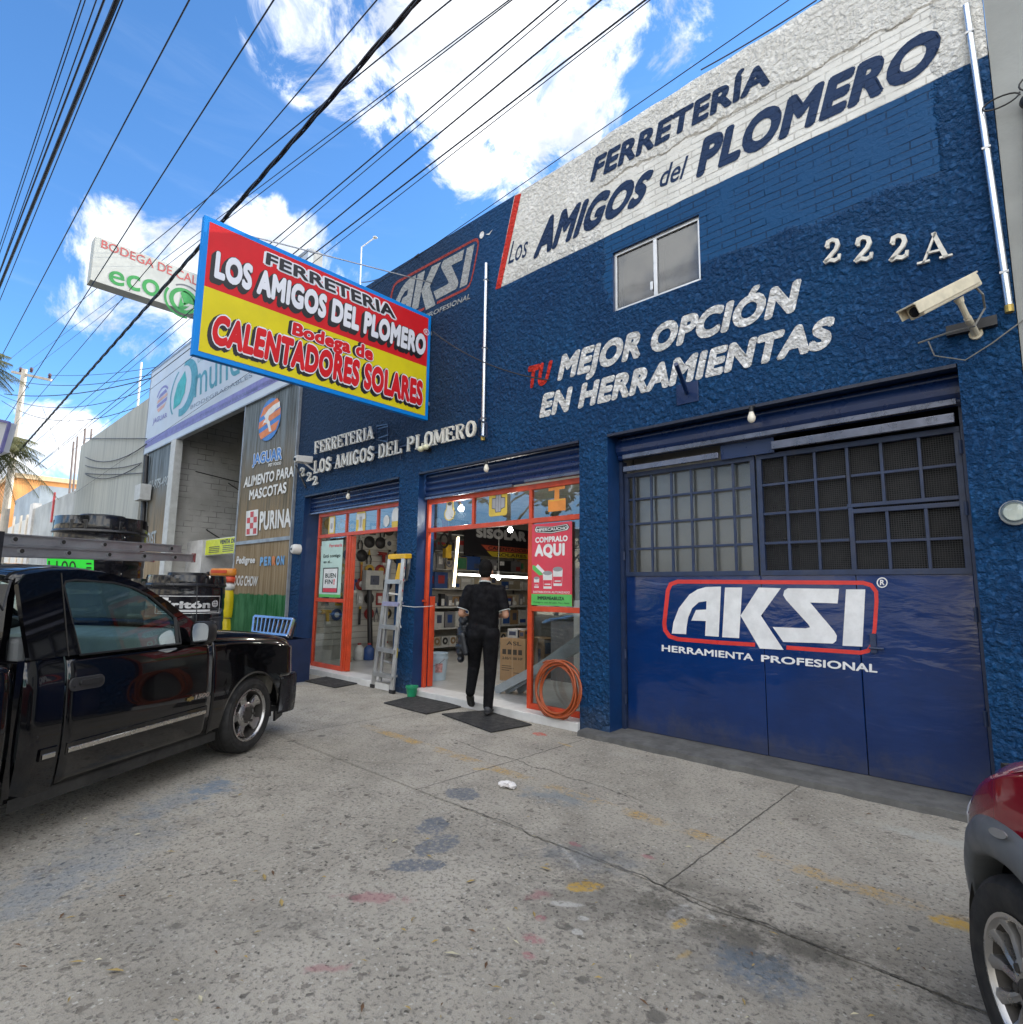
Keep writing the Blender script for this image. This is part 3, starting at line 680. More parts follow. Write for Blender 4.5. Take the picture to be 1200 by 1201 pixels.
# ---- folding gate in the right bay
gx0, gx1 = -3.275, -.425
ZM, ZG = 1.585, 2.645
def gp(u, v): return fac(u, v, YG)
leaf = M('navy gate enamel', (.0022, .0230, .112), .13, var=.16, vs=1.6, bump=.55, bs=2.0, spec=.65)
gt_ = NT(leaf.node_tree); gb_ = gt_.n['Principled BSDF']; gpos = gt_.node('ShaderNodeNewGeometry').outputs['Position']; gz_ = gt_.xyz(gpos)[2]
gcol = gb_.inputs['Base Color'].links[0].from_socket
foot = gt_.mr(gt_.math('ADD', gz_, gt_.math('MULTIPLY', gt_.math('SUBTRACT', gt_.noise(gpos, 5, 6, .7), .5), .5)), .30, .02)
gc2 = gt_.mix(gt_.math('MULTIPLY', foot, .5), gcol, (.07, .07, .075))
scr = gt_.mr(gt_.noise(gt_.vmath('MULTIPLY', gpos, (2.2, 1, 26)), 1.0, 6, .7), .66, .74)
scr = gt_.math('MULTIPLY', scr, gt_.mr(gt_.noise(gpos, 1.6, 4), .48, .62))
gc2 = gt_.mix(gt_.math('MULTIPLY', scr, .35), gc2, (.09, .12, .20))
rst = gt_.mr(gt_.noise(gt_.vmath('MULTIPLY', gpos, (14, 1, 1.1)), 1.0, 5, .65), .70, .80)
gc2 = gt_.mix(gt_.math('MULTIPLY', gt_.math('MULTIPLY', rst, gt_.mr(gz_, .9, .1)), .5), gc2, (.07, .045, .03))
gt_.put(gb_.inputs['Base Color'], gc2)
gb_.inputs['Normal'].links and gt_.l.remove(gb_.inputs['Normal'].links[0])
dent = gt_.math('ADD', gt_.noise(gt_.vmath('MULTIPLY', gpos, (1.0, 1, 2.4)), 2.1, 4, .5, .4), gt_.math('MULTIPLY', gt_.noise(gpos, .9, 2), 1.2))
gt_.put(gb_.inputs['Normal'], gt_.bump(dent, .9, .010))
gate = None
mb = MB()
for a, b_ in ((gx0, -1.905), (-1.899, -1.165), (-1.159, gx1)): mb.box(a, b_, YG, YG+.035, .062, ZM)
gate = mb.build('gate', leaf, store, bevel=.004)
mb = MB()
for a, b_ in ((gx0, -1.915), (-1.895, gx1)):
    for zz in (ZM+.02, ZG): mb.box(a, b_, YG-.014, YG+.03, zz-.022, zz+.022)
    mb.box(a, a+.04, YG-.012, YG+.028, ZM+.042, ZG-.022); mb.box(b_-.04, b_, YG-.012, YG+.028, ZM+.042, ZG-.022)
zr = [ZM+.02+(ZG-ZM-.02)*k/4 for k in range(1, 4)]
colsL = [-3.17, -2.965, -2.74, -2.53, -2.315, -2.115]
for cx in colsL: mb.box(cx-.011, cx+.011, YG-.008, YG+.016, ZM+.042, ZG-.022)
for zz in zr: mb.box(gx0+.04, -1.955, YG-.004, YG+.012, zz-.011, zz+.011)
for cx in (-1.65, -1.415): mb.box(cx-.011, cx+.011, YG-.008, YG+.016, ZM+.042, ZG-.022)
mb.box(-1.185, -1.150, YG-.010, YG+.018, ZM+.042, zr[1]); 
for cx in (-1.17, -.93, -.68): mb.box(cx-.011, cx+.011, YG-.008, YG+.016, zr[1]+.03, ZG-.022)
for cx in (-.92, -.67): mb.box(cx-.011, cx+.011, YG-.007, YG+.015, ZM+.042, zr[1]-.05)
for zz in (zr[0], zr[1], zr[2]): mb.box(-1.855, -1.19, YG-.004, YG+.012, zz-.011, zz+.011)
mb.box(-1.15, gx1-.04, YG-.004, YG+.012, zr[2]-.011, zr[2]+.011); mb.box(-1.19, gx1-.04, YG-.012, YG+.02, zr[1]+.0, zr[1]+.03)
mb.box(-1.15, gx1-.04, YG-.010, YG+.018, zr[1]-.05, zr[1]-.015); mb.box(-1.15, gx1-.04, YG-.004, YG+.012, zr[0]-.031, zr[0]-.01)
mb.build('gate_bars', m_navyframe, gate, bevel=.002)
# jamb, hinges, lock bolt
mb = MB(); mb.box(-.42, -.39, YG-.05, YG+.05, .05, 3.0)
for zz in (.55, 1.25, 2.0, 2.45): mb.cyl((-.424, YG-.045, zz), (-.424, YG-.045, zz+.10), .014, n=8)
mb.build('gate_post', m_navyframe, gate)
mb = MB(); mb.box(-3.32, -3.282, YG-.04, YG+.05, .05, 2.8)
for zz in (.3, .75, 1.75): mb.cyl((-3.279, YG-.03, zz), (-3.279, YG-.03, zz+.09), .012, n=8)
mb.build('gate_post', m_navyframe, gate)
mb = MB(); mb.box(-1.09, -1.05, YG-.018, YG, .985, 1.13); mb.cyl((-1.10, YG-.022, 1.02), (-1.0, YG-.022, 1.02), .009, n=8); mb.cyl((-1.07, YG, 1.09), (-1.07, YG-.02, 1.09), .018, n=12); mb.build('lock', m_navyframe, gate)
m, t, b = newmat('fine wire mesh')
pos = t.node('ShaderNodeNewGeometry').outputs['Position']; x, y, z = t.xyz(pos)
gx = t.math('ABSOLUTE', t.math('SUBTRACT', t.math('FRACT', t.math('MULTIPLY', x, 62)), .5)); gz = t.math('ABSOLUTE', t.math('SUBTRACT', t.math('FRACT', t.math('MULTIPLY', z, 62)), .5))
ln = t.mr(t.math('MAXIMUM', gx, gz), .36, .42)
t.put(b.inputs['Base Color'], (.035, .036, .04)); b.inputs['Roughness'].default_value = .6
t.put(b.inputs['Alpha'], t.math('MAXIMUM', ln, .06))
mb = MB(); mb.poly([(-1.89, YG+.045, ZM), (gx1, YG+.045, ZM), (gx1, YG+.045, ZG), (-1.89, YG+.045, ZG)]); mb.build('gate_mesh', m, gate)
mb = MB(); mb.poly([(gx0, YG+.05, ZM), (-1.91, YG+.05, ZM), (-1.91, YG+.05, ZG), (gx0, YG+.05, ZG)]); mb.build('gate_glass', glass('grimy gate glass', (.52, .53, .52), 3.2, .28), gate)
mb = MB(); mb.box(-3.34, -1.98, .55, .58, .8, 3.2); mb.build('backing_board', M('beige board', (.34, .34, .32), .8, var=.12, vs=1.2), gate)
mb = MB(); mb.box(-1.97, -.18, 1.6, 1.63, .06, 3.2); mb.build('interior_shade_sheet', M('painted interior shade', (.010, .010, .012), .9, var=.5, vs=3), gate)  # near-black sheet paints the shade of the bay behind the mesh
gmap = lambda p: gp(*z4(p))
emblem(gmap, NF, .002, gate, gate_w, gate_r)
mb = MB()
cc = circle((1072, 121), 21, 20, 24)
for q in stroke2d(cc, 5, True): mb.poly([gmap(tuple(p))+NF*.002 for p in q])
put_text(mb, 'R', None, NF, .002, .03, mapf=lambda u, v: gmap((1063+u*19, 132-v*23)))
mb.build('painted_mark', gate_w, gate)

# ---- two glazed shop entrances in red steel
YF = .155
pane_m = glass('shop window glass', (.90, .93, .92), 2.0, .004, bumpy=.05)
def bars(mb, L, y0=YF, y1=YF+.05):
    for a in L: mb.box(a[0], a[1], y0, y1, a[2], a[3])
xe = [p.x for p in fq((500, 600), (622, 700), (680, 700), (555, 575), (622, 570), y=YF)]
zt, zm, zl = 2.665, 2.245, 1.215
x0, x1, xm = -6.485, -3.69, fac(621, 700, YF).x
mb = MB(); xa = fac(555, 580, YF).x
bars(mb, [(x0, x1, zt-.045, zt+.02), (x0, x1, zm-.03, zm+.03), (x0, x0+.05, .088, zm-.03), (x0, x0+.045, zm+.03, zt-.045), (xm-.03, xm+.03, .088, zm-.03), (xa-.02, xa+.02, zm+.03, zt-.045), (xm-.022, xm+.022, zm+.03, zt-.045), (x1-.035, x1, .088, zm-.03), (x1-.035, x1, zm+.03, zt-.045), (xm+.03, x1-.035, zl-.03, zl+.03), (xm+.03, x1-.035, .088, .15)])
bars(mb, [(x0+.052, x0+.09, .10, 1.32)], YF+.06, YF+.13)     # door leaf folded inside
fr2 = mb.build('shopfront_frame', m_redframe, store, bevel=.004)
mb = MB()
for a, b_, c, d in ((x0+.045, xa-.02, zm+.03, zt-.045), (xa+.02, xm-.022, zm+.03, zt-.045), (xm+.022, x1-.035, zm+.03, zt-.045), (xm+.03, x1-.035, zl+.03, zm-.03), (xm+.03, x1-.035, .15, zl-.03)): mb.box(a, b_, YF+.02, YF+.026, c, d)
mb.build('pane', pane_m, fr2)
mb = MB(); mb.box(x0-.01, x0+.10, YF-.03, YF-.012, 1.245, 1.275); mb.build('door_latch', m_redframe, fr2)
d_yel = M('yellow sticker vinyl', (.66, .47, .06), .5); d_gry = M('grey sticker vinyl', (.36, .36, .38), .5); d_wht = M('white sticker vinyl', (.66, .66, .64), .5); d_org = M('orange sticker vinyl', (.70, .25, .045), .5); d_drk = M('dark sticker outline', (.09, .085, .08), .5)
def rrect(cx, cy, w_, h_, r, n=4):
    out = []
    for sx, sy, a0 in ((1, 1, 0), (-1, 1, 90), (-1, -1, 180), (1, -1, 270)):
        for i in range(n+1):
            a = rad(a0+90*i/n); out.append((cx+sx*(w_/2-r)+r*math.cos(a), cy+sy*(h_/2-r)+r*math.sin(a)))
    return out
def decal(mb, pts, y, mi): mb.poly([(p[0], y, p[1]) for p in pts], mi)
DM = [d_yel, d_gry, d_wht, d_org, d_drk]
def decals(parent, items):
    for (kind, u, v, sc) in items:
        mb = MB()
        c = fac(u, v, YF+.014); cx, cz = c.x, c.z; y = YF+.016
        P = lambda L: [(cx+a*sc, cz+b_*sc) for a, b_ in L]
        if kind == 'elbow':
            decal(mb, P(circle((0, -.1), .62, .55)+[]), y, 0); decal(mb, P([(-.35, .85), (.4, .85), (.45, -.1), (-.45, -.1)]), y-.0005, 0)
            decal(mb, P(circle((.02, -.12), .52, .45)), y-.001, 2); decal(mb, P([(-.28, .75), (.33, .75), (.36, -.1), (-.36, -.1)]), y-.0015, 2); decal(mb, P(circle((.02, .68), .27, .13)), y-.002, 4)
            decal(mb, P([(.2, -.3), (.42, -.42), (.38, -.5), (.15, -.36)]), y-.002, 1)
        elif kind == 'union':
            decal(mb, P(rrect(0, 0, 1.8, 1.7, .2)), y, 0); decal(mb, P([(-.6, .45), (-.25, .45), (-.2, .75), (.3, .75), (.35, .45), (.7, .4), (.7, -.3), (.35, -.4), (.3, -.6), (-.25, -.6), (-.3, -.35), (-.6, -.3)]), y-.001, 4)
            decal(mb, P([(-.56, .4), (-.22, .4), (-.17, .7), (.27, .7), (.31, .4), (.65, .36), (.65, -.26), (.31, -.35), (.27, -.55), (-.22, -.55), (-.26, -.31), (-.56, -.26)]), y-.0015, 1)
            for a in (-.2, .05, .3): decal(mb, P([(a-.02, .68), (a+.01, .68), (a+.01, -.53), (a-.02, -.53)]), y-.002, 4)
        elif kind == 'tee':
            decal(mb, P(rrect(0, 0, 1.35, 1.8, .2)), y, 0); decal(mb, P([(-.62, .75), (.62, .75), (.62, .3), (.3, .25), (.25, -.3), (.4, -.7), (-.4, -.7), (-.25, -.3), (-.3, .25), (-.62, .3)]), y-.001, 2)
            decal(mb, P([(-.2, .5), (.2, .5), (.12, -.4), (-.12, -.4)]), y-.0015, 1)
        elif kind == 'adapter':
            decal(mb, P(rrect(0, 0, 1.1, 1.8, .15)), y, 0); decal(mb, P([(-.35, .8), (.35, .8), (.35, -.6), (-.35, -.6)]), y-.001, 2); decal(mb, P(circle((0, 0), .2, .3)), y-.0015, 1)
        elif kind == 'valve':
            decal(mb, P([(-.75, .95), (.72, 1.0), (.72, .78), (.2, .76), (.22, .1), (.78, .1), (.78, -.75), (-.78, -.75), (-.78, .1), (-.22, .1), (-.2, .76), (-.75, .72)]), y, 3)
            decal(mb, P([(-.7, .05), (.7, .05), (.7, .0), (-.7, .0)]), y-.001, 0)
        elif kind == 'plug':
            decal(mb, P(circle((0, 0), .6, .7)), y, 2)
            for a in (-.3, 0, .3): decal(mb, P([(a-.03, .55), (a+.03, .55), (a+.0, -.55), (a-.06, -.55)]), y-.001, 1)
        elif kind == 'drop':
            decal(mb, P(circle((0, .0), .55, .75)), y, 2); decal(mb, P([(-.5, -.35), (.6, -.35), (.55, -1.1), (.3, -.8), (.1, -1.15), (-.2, -.8), (-.45, -1.1)]), y-.001, 0)
        mb.build('window_sticker', DM, parent)
decals(fr2, [('elbow', 527, 601, .175), ('union', 584, 591, .18), ('valve', 653, 587, .165)])
# entrance 1
x0, x1 = fac(371.5, 650, YF).x, -6.958
zt1 = 2.70; zm1 = fac(390, 628, YF).z; xd = fac(404, 700, YF).x; xd2 = fac(412, 700, YF).x; xb = fac(406, 610, YF).x; xc = fac(443, 600, YF).x
zl1 = fac(385, 704, YF).z
mb = MB()
bars(mb, [(x0, x1, zt1-.04, zt1+.02), (x0, x1, zm1-.03, zm1+.03), (x0, x0+.05, .088, zm1-.03), (x0, x0+.045, zm1+.03, zt1-.04), (xd-.03, xd+.03, .088, zm1-.03), (xb-.02, xb+.02, zm1+.03, zt1-.04), (xc-.02, xc+.02, zm1+.03, zt1-.04), (x1-.035, x1, .088, zm1-.03), (x0+.05, xd-.03, zl1-.03, zl1+.03), (x0+.05, xd-.03, .088, .16)])
bars(mb, [(xd+.034, xd+.09, .095, zm1-.04)], YF+.01, YF+.06); bars(mb, [(xd+.094, xd+.13, .095, zm1-.04)], YF+.02, YF+.09)
fr1 = mb.build('shopfront_frame', m_redframe, store, bevel=.004)
mb = MB()
for a, b_, c, d in ((x0+.045, xb-.02, zm1+.03, zt1-.04), (xb+.02, xc-.02, zm1+.03, zt1-.04), (xc+.02, x1-.035, zm1+.03, zt1-.04), (x0+.05, xd-.03, zl1+.03, zm1-.03), (x0+.05, xd-.03, .16, zl1-.03)): mb.box(a, b_, YF+.02, YF+.026, c, d)
mb.build('pane', pane_m, fr1)
decals(fr1, [('adapter', 389, 617, .19), ('tee', 423, 613, .20), ('plug', 453, 611, .13), ('drop', 464, 606, .19)])

# ---- cast metal letters and house numbers with slab serifs
SER = {'F': ([[(.2, 0), (.2, 1)]], [[(.2, .95), (.9, .95)], [(.2, .52), (.68, .52)]], [(0, 0, .45), (0, 1, .3)], [((.88, .7), (.88, .98)), ((.66, .4), (.66, .64))]),
       'E': ([[(.2, 0), (.2, 1)]], [[(.2, .95), (.88, .95)], [(.2, .52), (.66, .52)], [(.2, .05), (.92, .05)]], [], [((.86, .72), (.86, .98)), ((.9, .02), (.9, .3)), ((.64, .4), (.64, .64))]),
       'R': ([[(.2, 0), (.2, 1)]], [[(.2, .95), (.6, .95), (.78, .86), (.8, .72), (.7, .58), (.5, .53), (.2, .53)]], [], []),
       'T': ([[(.5, 0), (.5, 1)]], [[(.05, .95), (.95, .95)]], [], [((.07, .7), (.07, .98)), ((.93, .7), (.93, .98))]),
       'I': ([[(.5, 0), (.5, 1)]], [], [], []), 'A': ([[(.46, 1), (.85, 0)]], [[(.54, 1), (.15, 0)], [(.25, .32), (.72, .32)]], [], []),
       'L': ([[(.22, 0), (.22, 1)]], [[(.22, .05), (.9, .05)]], [], [((.88, .02), (.88, .32))]),
       'O': ([[(.5, .96), (.28, .9), (.14, .7), (.12, .5), (.14, .3), (.28, .1), (.5, .04)], [(.5, .96), (.72, .9), (.86, .7), (.88, .5), (.86, .3), (.72, .1), (.5, .04)]], [], [], []),
       'S': ([[(.8, .78), (.68, .93), (.48, .97), (.28, .9), (.2, .74), (.3, .58), (.7, .42), (.82, .26), (.72, .09), (.5, .03), (.3, .07), (.18, .24)]], [], [], [((.82, .7), (.82, .98)), ((.16, .02), (.16, .32))]),
       'M': ([[(.9, 0), (.9, 1)], [(.12, 1), (.5, .15)]], [[(.1, 0), (.1, 1)], [(.5, .15), (.88, 1)]], [], []),
       'G': ([[(.8, .8), (.66, .94), (.48, .97), (.26, .88), (.14, .65), (.13, .4), (.24, .12), (.48, .03), (.7, .08), (.82, .2), (.82, .42)]], [[(.55, .43), (.95, .43)]], [], [((.82, .7), (.82, .98))]),
       'D': ([[(.2, 0), (.2, 1)], [(.5, .95), (.72, .88), (.85, .68), (.86, .34), (.73, .12), (.5, .05)]], [[(.2, .95), (.5, .95)], [(.2, .05), (.5, .05)]], [], []),
       'P': ([[(.2, 0), (.2, 1)], [(.55, .95), (.78, .87), (.82, .73), (.76, .57), (.55, .5)]], [[(.2, .95), (.55, .95)], [(.2, .5), (.55, .5)]], [], []),
       '2': ([[(.24, .70), (.30, .90), (.5, .96), (.72, .88), (.78, .70), (.68, .50), (.40, .27), (.16, .06)], [(.16, .08), (.42, .13), (.66, .05), (.84, .10)]], [], [], [((.84, .04), (.88, .28))])}
def serif_letters(word, quad, thick, name='metal_letter'):
    serif_word(None, word, quad, thick, 0, each=name)
def serif_word(mb, word, quad, thick, d, weights=(.17, .09), sp=.12, each=None):
    n = len(word); wds = [(.45 if c == 'I' else .4 if c == ' ' else 1.15 if c == 'M' else .95) for c in word]
    tot = sum(wds)+sp*(n-1); cu = 0
    hs_ = (quad[3]-quad[0]).length; ln = (quad[1]-quad[0]).length
    for c, wd in zip(word, wds):
        if c != ' ':
            if each: mb = MB()
            f = lambda p: bil(quad, (cu + p[0]*wd)/tot, p[1])
            asp = ln/tot/hs_
            def st(pts, w_):
                P2 = [(p[0]*wd*asp, p[1]) for p in pts]
                for q in stroke2d(P2, w_):
                    pts3 = [bil(quad, (cu+p[0]/asp)/tot, p[1])+NF*d for p in q]
                    mb.prism(pts3, NF*thick)
            A, B, _, ts = SER[c]
            for s_ in A: st(s_, weights[0])
            for s_ in B: st(s_, weights[1])
            for s_ in ts: st(s_, weights[1])
            if c not in 'OSG2':
                ends = set()
                for s_ in A+([B[0]] if c in 'AM' else []):
                    for e in (s_[0], s_[-1]):
                        if e[1] in (0, 1) and not (c in 'A' and e[1] == 1): ends.add(e)
                for e in ends:
                    w2 = .19/max(wd, .5); zz = .035 if e[1] == 0 else .965
                    if c == 'D' or c == 'P': w2 = .16
                    st([(e[0]-w2, zz), (e[0]+w2, zz)], .07)
            if c in 'R': st([(.5, .52), (.78, .06), (.92, .04)], weights[0]*.9)
            if c == '2': st([(.22, .70), (.36, .70)], .13)
            if each: mb.build(each, m_cast, store)
        cu += wd+sp
m_cast = M('off white cast letters', (.66, .64, .58), .45, var=.12, vs=20, dirt=.25)
serif_letters('FERRETERIA', fq((370, 533), (439, 514.6), (438.8, 499.5), (370.6, 518.5), y=-.05), .03)
serif_letters('LOS AMIGOS DEL PLOMERO', fq((369, 556), (559, 511), (559.4, 493), (369.6, 541), y=-.05), .03)
for q in (((964, 312), (988, 305.5), (989, 278.5), (965, 283.5)), ((999.5, 311), (1026, 303.8), (1026.5, 276), (1000, 280)), ((1040.7, 310.4), (1068, 301.5), (1067.8, 274), (1040.5, 278.5))):
    mb = MB(); serif_word(mb, '2', fq(*q, y=-.012), .022, 0, (.145, .10)); mb.build('house_number', m_cast, store)
mb = MB(); serif_word(mb, 'A', fq((1078, 311), (1116, 301), (1113, 271), (1080, 277), y=-.012), .022, 0, (.14, .07))
mb.build('house_number', m_cast, store)
for (u, v) in ((355.5, 554), (363.5, 559.5), (370.5, 564)):
    mb = MB(); serif_word(mb, '2', fq((u-3.6, v+6), (u+3.6, v+4), (u+3.6, v-6), (u-3.6, v-4.5), y=-.03), .03, 0, (.17, .12)); mb.build('house_number', m_cast, store)
# bracket rails behind the cast letters
mb = MB(); r_ = .012
for (a, b_) in (((444, 503), (456, 500)), ((444, 514), (456, 510))): mb.bar(fac(*a, -.045), fac(*b_, -.14), .02, .02)
A0 = [fac(442, 500, -.0), fac(455, 497.5, -.10), fac(455, 518, -.10), fac(442, 516, -.0)]
for i in range(4): mb.bar(A0[i], A0[(i+1) % 4], .018, .018)
A0 = [fac(562, 492, -.0), fac(571, 497, -.12), fac(571, 512, -.12), fac(562, 511, -.0)]
for i in range(4): mb.bar(A0[i], A0[(i+1) % 4], .018, .018)
for (a, b_) in (((372, 548), (560, 502)), ((372, 527), (440, 508))): mb.bar(fac(*a, -.035), fac(*b_, -.035), .02, .02)
for u, v in ((380, 535), (470, 525), (545, 503)): mb.bar(fac(u, v, -.035), fac(u, v+14, -.035), .018, .018)
mb.build('letter_bracket', m_navyframe, store)
# ================================================================== HANGING SIGN
XS = -6.30
def sq(*p, x=XS): return [pxx(*q, x) for q in p]
NX = Vector((1, 0, 0))
tl, tr_, br_, bl = sq((242, 252), (510, 373), (504.5, 494.5), (223.5, 414))
y0, y1 = (tl.y+bl.y)/2, min(-.03, (tr_.y+br_.y)/2); z1, z0 = (tl.z+tr_.z)/2, (bl.z+br_.z)/2
hs_label = 'large red and yellow hanging sign with a bright blue border, jutting out over the pavement'
sign = thing('hanging_sign', hs_label, 'sign', (XS, (y0+y1)/2, z0))
s_blue = M('blue sign vinyl', (.004, .21, .66), .42, var=.05, vs=2, spec=.2); s_red = M('red sign vinyl', (.58, .012, .018), .42, var=.08, vs=1.5, dirt=.10, spec=.25, bump=.25, bs=1.6)
s_yel = M('yellow sign vinyl', (.66, .56, .012), .42, var=.06, vs=1.5, dirt=.12, spec=.25, bump=.25, bs=1.6); s_blk = M('black sign vinyl', (.012, .011, .014), .4); s_wht = M('white sign vinyl', (.70, .71, .77), .42, var=.03)
mb = MB(); mb.box(XS-.07, XS, y0, y1, z0, z1); mb.build('sign_box', [s_blue], sign, bevel=.004)
bz = .055
zd = (pxx(238.7, 333.7, XS).z + pxx(503, 432, XS).z)/2
mb = MB()
mb.add([(XS+.003, y0+bz, zd), (XS+.003, y1-bz, zd), (XS+.003, y1-bz, z1-bz), (XS+.003, y0+bz, z1-bz)], [(0, 1, 2, 3)], 0)
mb.add([(XS+.003, y0+bz, z0+bz), (XS+.003, y1-bz, z0+bz), (XS+.003, y1-bz, zd), (XS+.003, y0+bz, zd)], [(0, 1, 2, 3)], 1)
mb.build('sign_face', [s_red, s_yel], sign)
mb = MB()
T = [('FERRETERIA', ((311, 309.5), (463.7, 374.5), (461.5, 359.5), (312.5, 296)), .055, 'f'),
     ('LOS AMIGOS DEL PLOMERO', ((250.5, 325.5), (498, 418), (500, 394), (253.7, 294)), .06, 'n'),
     ('Bodega de', ((341.7, 392.5), (437, 424), (437.5, 407.5), (343.7, 377.5)), .055, 'b'),
     ('CALENTADORES SOLARES', ((246, 402.5), (495, 476.5), (496, 447.5), (252.5, 367.5)), .065, 'c')]
for word, q, o_, k in T:
    Q = sq(*q)
    if k == 'f':
        put_text(mb, word, Q, NX, .005, .035+.085, mi=2, grow=.085); put_text(mb, word, Q, NX, .009, .035, mi=3)
    if k == 'n':
        for i, f in enumerate((1, .75, .5, .25)): put_text(mb, word, Q, NX, .0045+.0004*i, o_+.04, mi=3, grow=.04, shift=(-.0125*f, -.17*f))
        put_text(mb, word, Q, NX, .007, o_+.022, mi=3, grow=.022); put_text(mb, word, Q, NX, .0085, o_, mi=2)
    if k in 'bc':
        g = .045 if k == 'b' else .04; sh = (-.03, -.0) if k == 'b' else (-.011, -.09)
        for i, f in enumerate((1, .66, .33)): put_text(mb, word, Q, NX, .0045+.0004*i, o_+g+.025, mi=3, grow=g+.025, shift=(sh[0]*f, sh[1]*f))
        put_text(mb, word, Q, NX, .007, o_+g, mi=2, grow=g); put_text(mb, word, Q, NX, .0085, o_, mi=0)
rq = pxx(500, 389.5, XS); P = lambda p: Vector((XS+.006, rq.y+p[0], rq.z+p[1]))
for q in stroke2d(circle((0, 0), .047, .042, 16), .012, True): mb.poly([P(p) for p in q], 2)
put_text(mb, 'R', None, NX, .0, .03, mi=2, mapf=lambda u, v: P((-.02+.04*u, -.022+.044*v)))
mb.build('lettering', [s_red, s_yel, s_wht, s_blk], sign)
mb = MB()
for zz in (z0+.25, z1-.25): mb.bar((XS-.035, y1-.01, zz), (XS-.035, .0, zz), .05, .05)
mb.bar((XS-.05, y0+.4, z1), (XS-.05, .02, z1+.55), .012, .012); mb.build('bracket', M('galvanised steel', (.42, .43, .44), .4, .8, var=.15, vs=6), sign)

# eco sign of the neighbour
XE = -13.5
tl, bl, br_ = sq((112, 276.5), (105.4, 326), (226, 368.7), x=XE)
ey0, ez1, ez0 = tl.y, tl.z, (bl.z+br_.z)/2
eco = thing('hanging_sign', 'pale weathered sign with green lettering and a leaf emblem, jutting out above the warehouse banner', 'sign', (XE, -1.5, ez0))
mb = MB(); mb.box(XE-.32, XE, ey0, -.02, ez0, ez1)
mb.build('sign_box', M('weathered sign sheet', (.50, .51, .47), .6, var=.12, vs=2.2, dirt=.35), eco, bevel=.004)
e_g = M('green sign vinyl', (.03, .27, .06), .5); e_r = M('faded red vinyl', (.45, .09, .08), .5); e_k = M('grey sign vinyl', (.12, .13, .14), .5)
mb = MB()
put_text(mb, 'BODEGA DE CAL', sq((118.5, 290), (231, 335), (231.5, 324.5), (119.5, 281), x=XE), NX, .004, .01, mi=1)
put_text(mb, 'eco', sq((127, 331.5), (186.8, 350), (187.4, 330), (127.8, 316), x=XE), NX, .004, .012, fit='bbox', mi=0)
c = pxx(215.5, 353, XE); P = lambda p, d=.004: Vector((XE+d, c.y+p[0], c.z+p[1]))
R_ = .30
for q in stroke2d(circle((0, 0), R_*.82, R_*.82, 28, rad(-20), rad(330)), .085, False): mb.poly([P(p) for p in q], 0)
for q in stroke2d(circle((0, 0), R_*1.22, R_*1.22, 20, rad(150), rad(285)), .05): mb.poly([P(p) for p in q], 0)
for q in stroke2d(circle((.03, -.02), R_*1.22, R_*1.3, 16, rad(30), rad(125)), .035): mb.poly([P(p) for p in q], 2)
mb.poly([P(p) for p in [(-.08, .16), (.0, .24), (.1, .2), (.22, .1), (.24, -.02), (.1, -.02), (.02, -.1), (-.02, .02)]], 0)
mb.poly([P(p) for p in [(-.10, -.2), (-.06, .1), (-.02, -.05), (.06, -.02), (.0, -.12), (.12, -.08), (.02, -.2)]], 0)
mb.build('lettering', [e_g, e_r, e_k], eco)
mb = MB(); mb.bar((XE-.16, -.4, ez1), (XE-.16, -.02, ez1-.4), .05, .05); mb.build('bracket', MATS['galvanised steel'], eco)

# ================================================================== NEIGHBOUR WAREHOUSE
WX0, WX1, WZ = -19.95, -10.162, 5.36
wh = thing('warehouse', 'warehouse with a wide open bay, ribbed sheet panels and a pale banner above', 'warehouse', (-15, 0, 0))
def ribbed(mb, x0, x1, z0, z1, y, pitch=.105, amp=.022, mi=0):
    n = int((x1-x0)/pitch)*4; rows = [[], []]
    for i in range(n+1):
        xx = x0+(x1-x0)*i/n; yy = y-amp*(.5+.5*math.cos(2*math.pi*i/4))
        rows[0].append((xx, yy, z0)); rows[1].append((xx, yy, z1))
    mb.grid(rows, mi)
m, t, b = newmat('painted ribbed sheet')
pos = t.node('ShaderNodeNewGeometry').outputs['Position']; x, y, z = t.xyz(pos)
st = t.noise(t.comb(t.math('MULTIPLY', x, 16), 0, t.math('MULTIPLY', z, .55)), 1.0, 6, .65)
top = t.mr(t.math('ADD', z, t.math('MULTIPLY', t.math('SUBTRACT', st, .5), 2.2)), 2.5, 4.9)
c = t.mix(top, t.mix(t.mr(st, .35, .65), (.19, .135, .07), (.30, .235, .15)), t.mix(t.mr(st, .35, .62), (.05, .062, .07), (.15, .185, .215)))
c = t.mix(t.math('MULTIPLY', t.mr(t.math('ABSOLUTE', t.math('SUBTRACT', z, 3.3)), 1.0, .2), t.mr(st, .42, .6)), c, (.10, .085, .055))
gz0 = fac(300, 697, 0).z; gr = t.mr(t.math('ADD', z, t.math('MULTIPLY', t.math('SUBTRACT', t.noise(pos, 5, 4), .5), .12)), gz0+.015, gz0-.015)
grc = t.mix(t.mr(t.noise(t.vmath('MULTIPLY', pos, (5, 1, 1.2)), 1.5, 5), .35, .7), (.012, .105, .030), (.055, .20, .085))
c = t.mix(gr, c, grc)
t.put(b.inputs['Base Color'], c); b.inputs['Roughness'].default_value = .5; b.inputs['Metallic'].default_value = .15
m_rib = m
mb = MB(); ribbed(mb, -12.62, -10.19, .05, WZ-.01, -.005); pn = mb.build('sheet_panel', m_rib, wh)
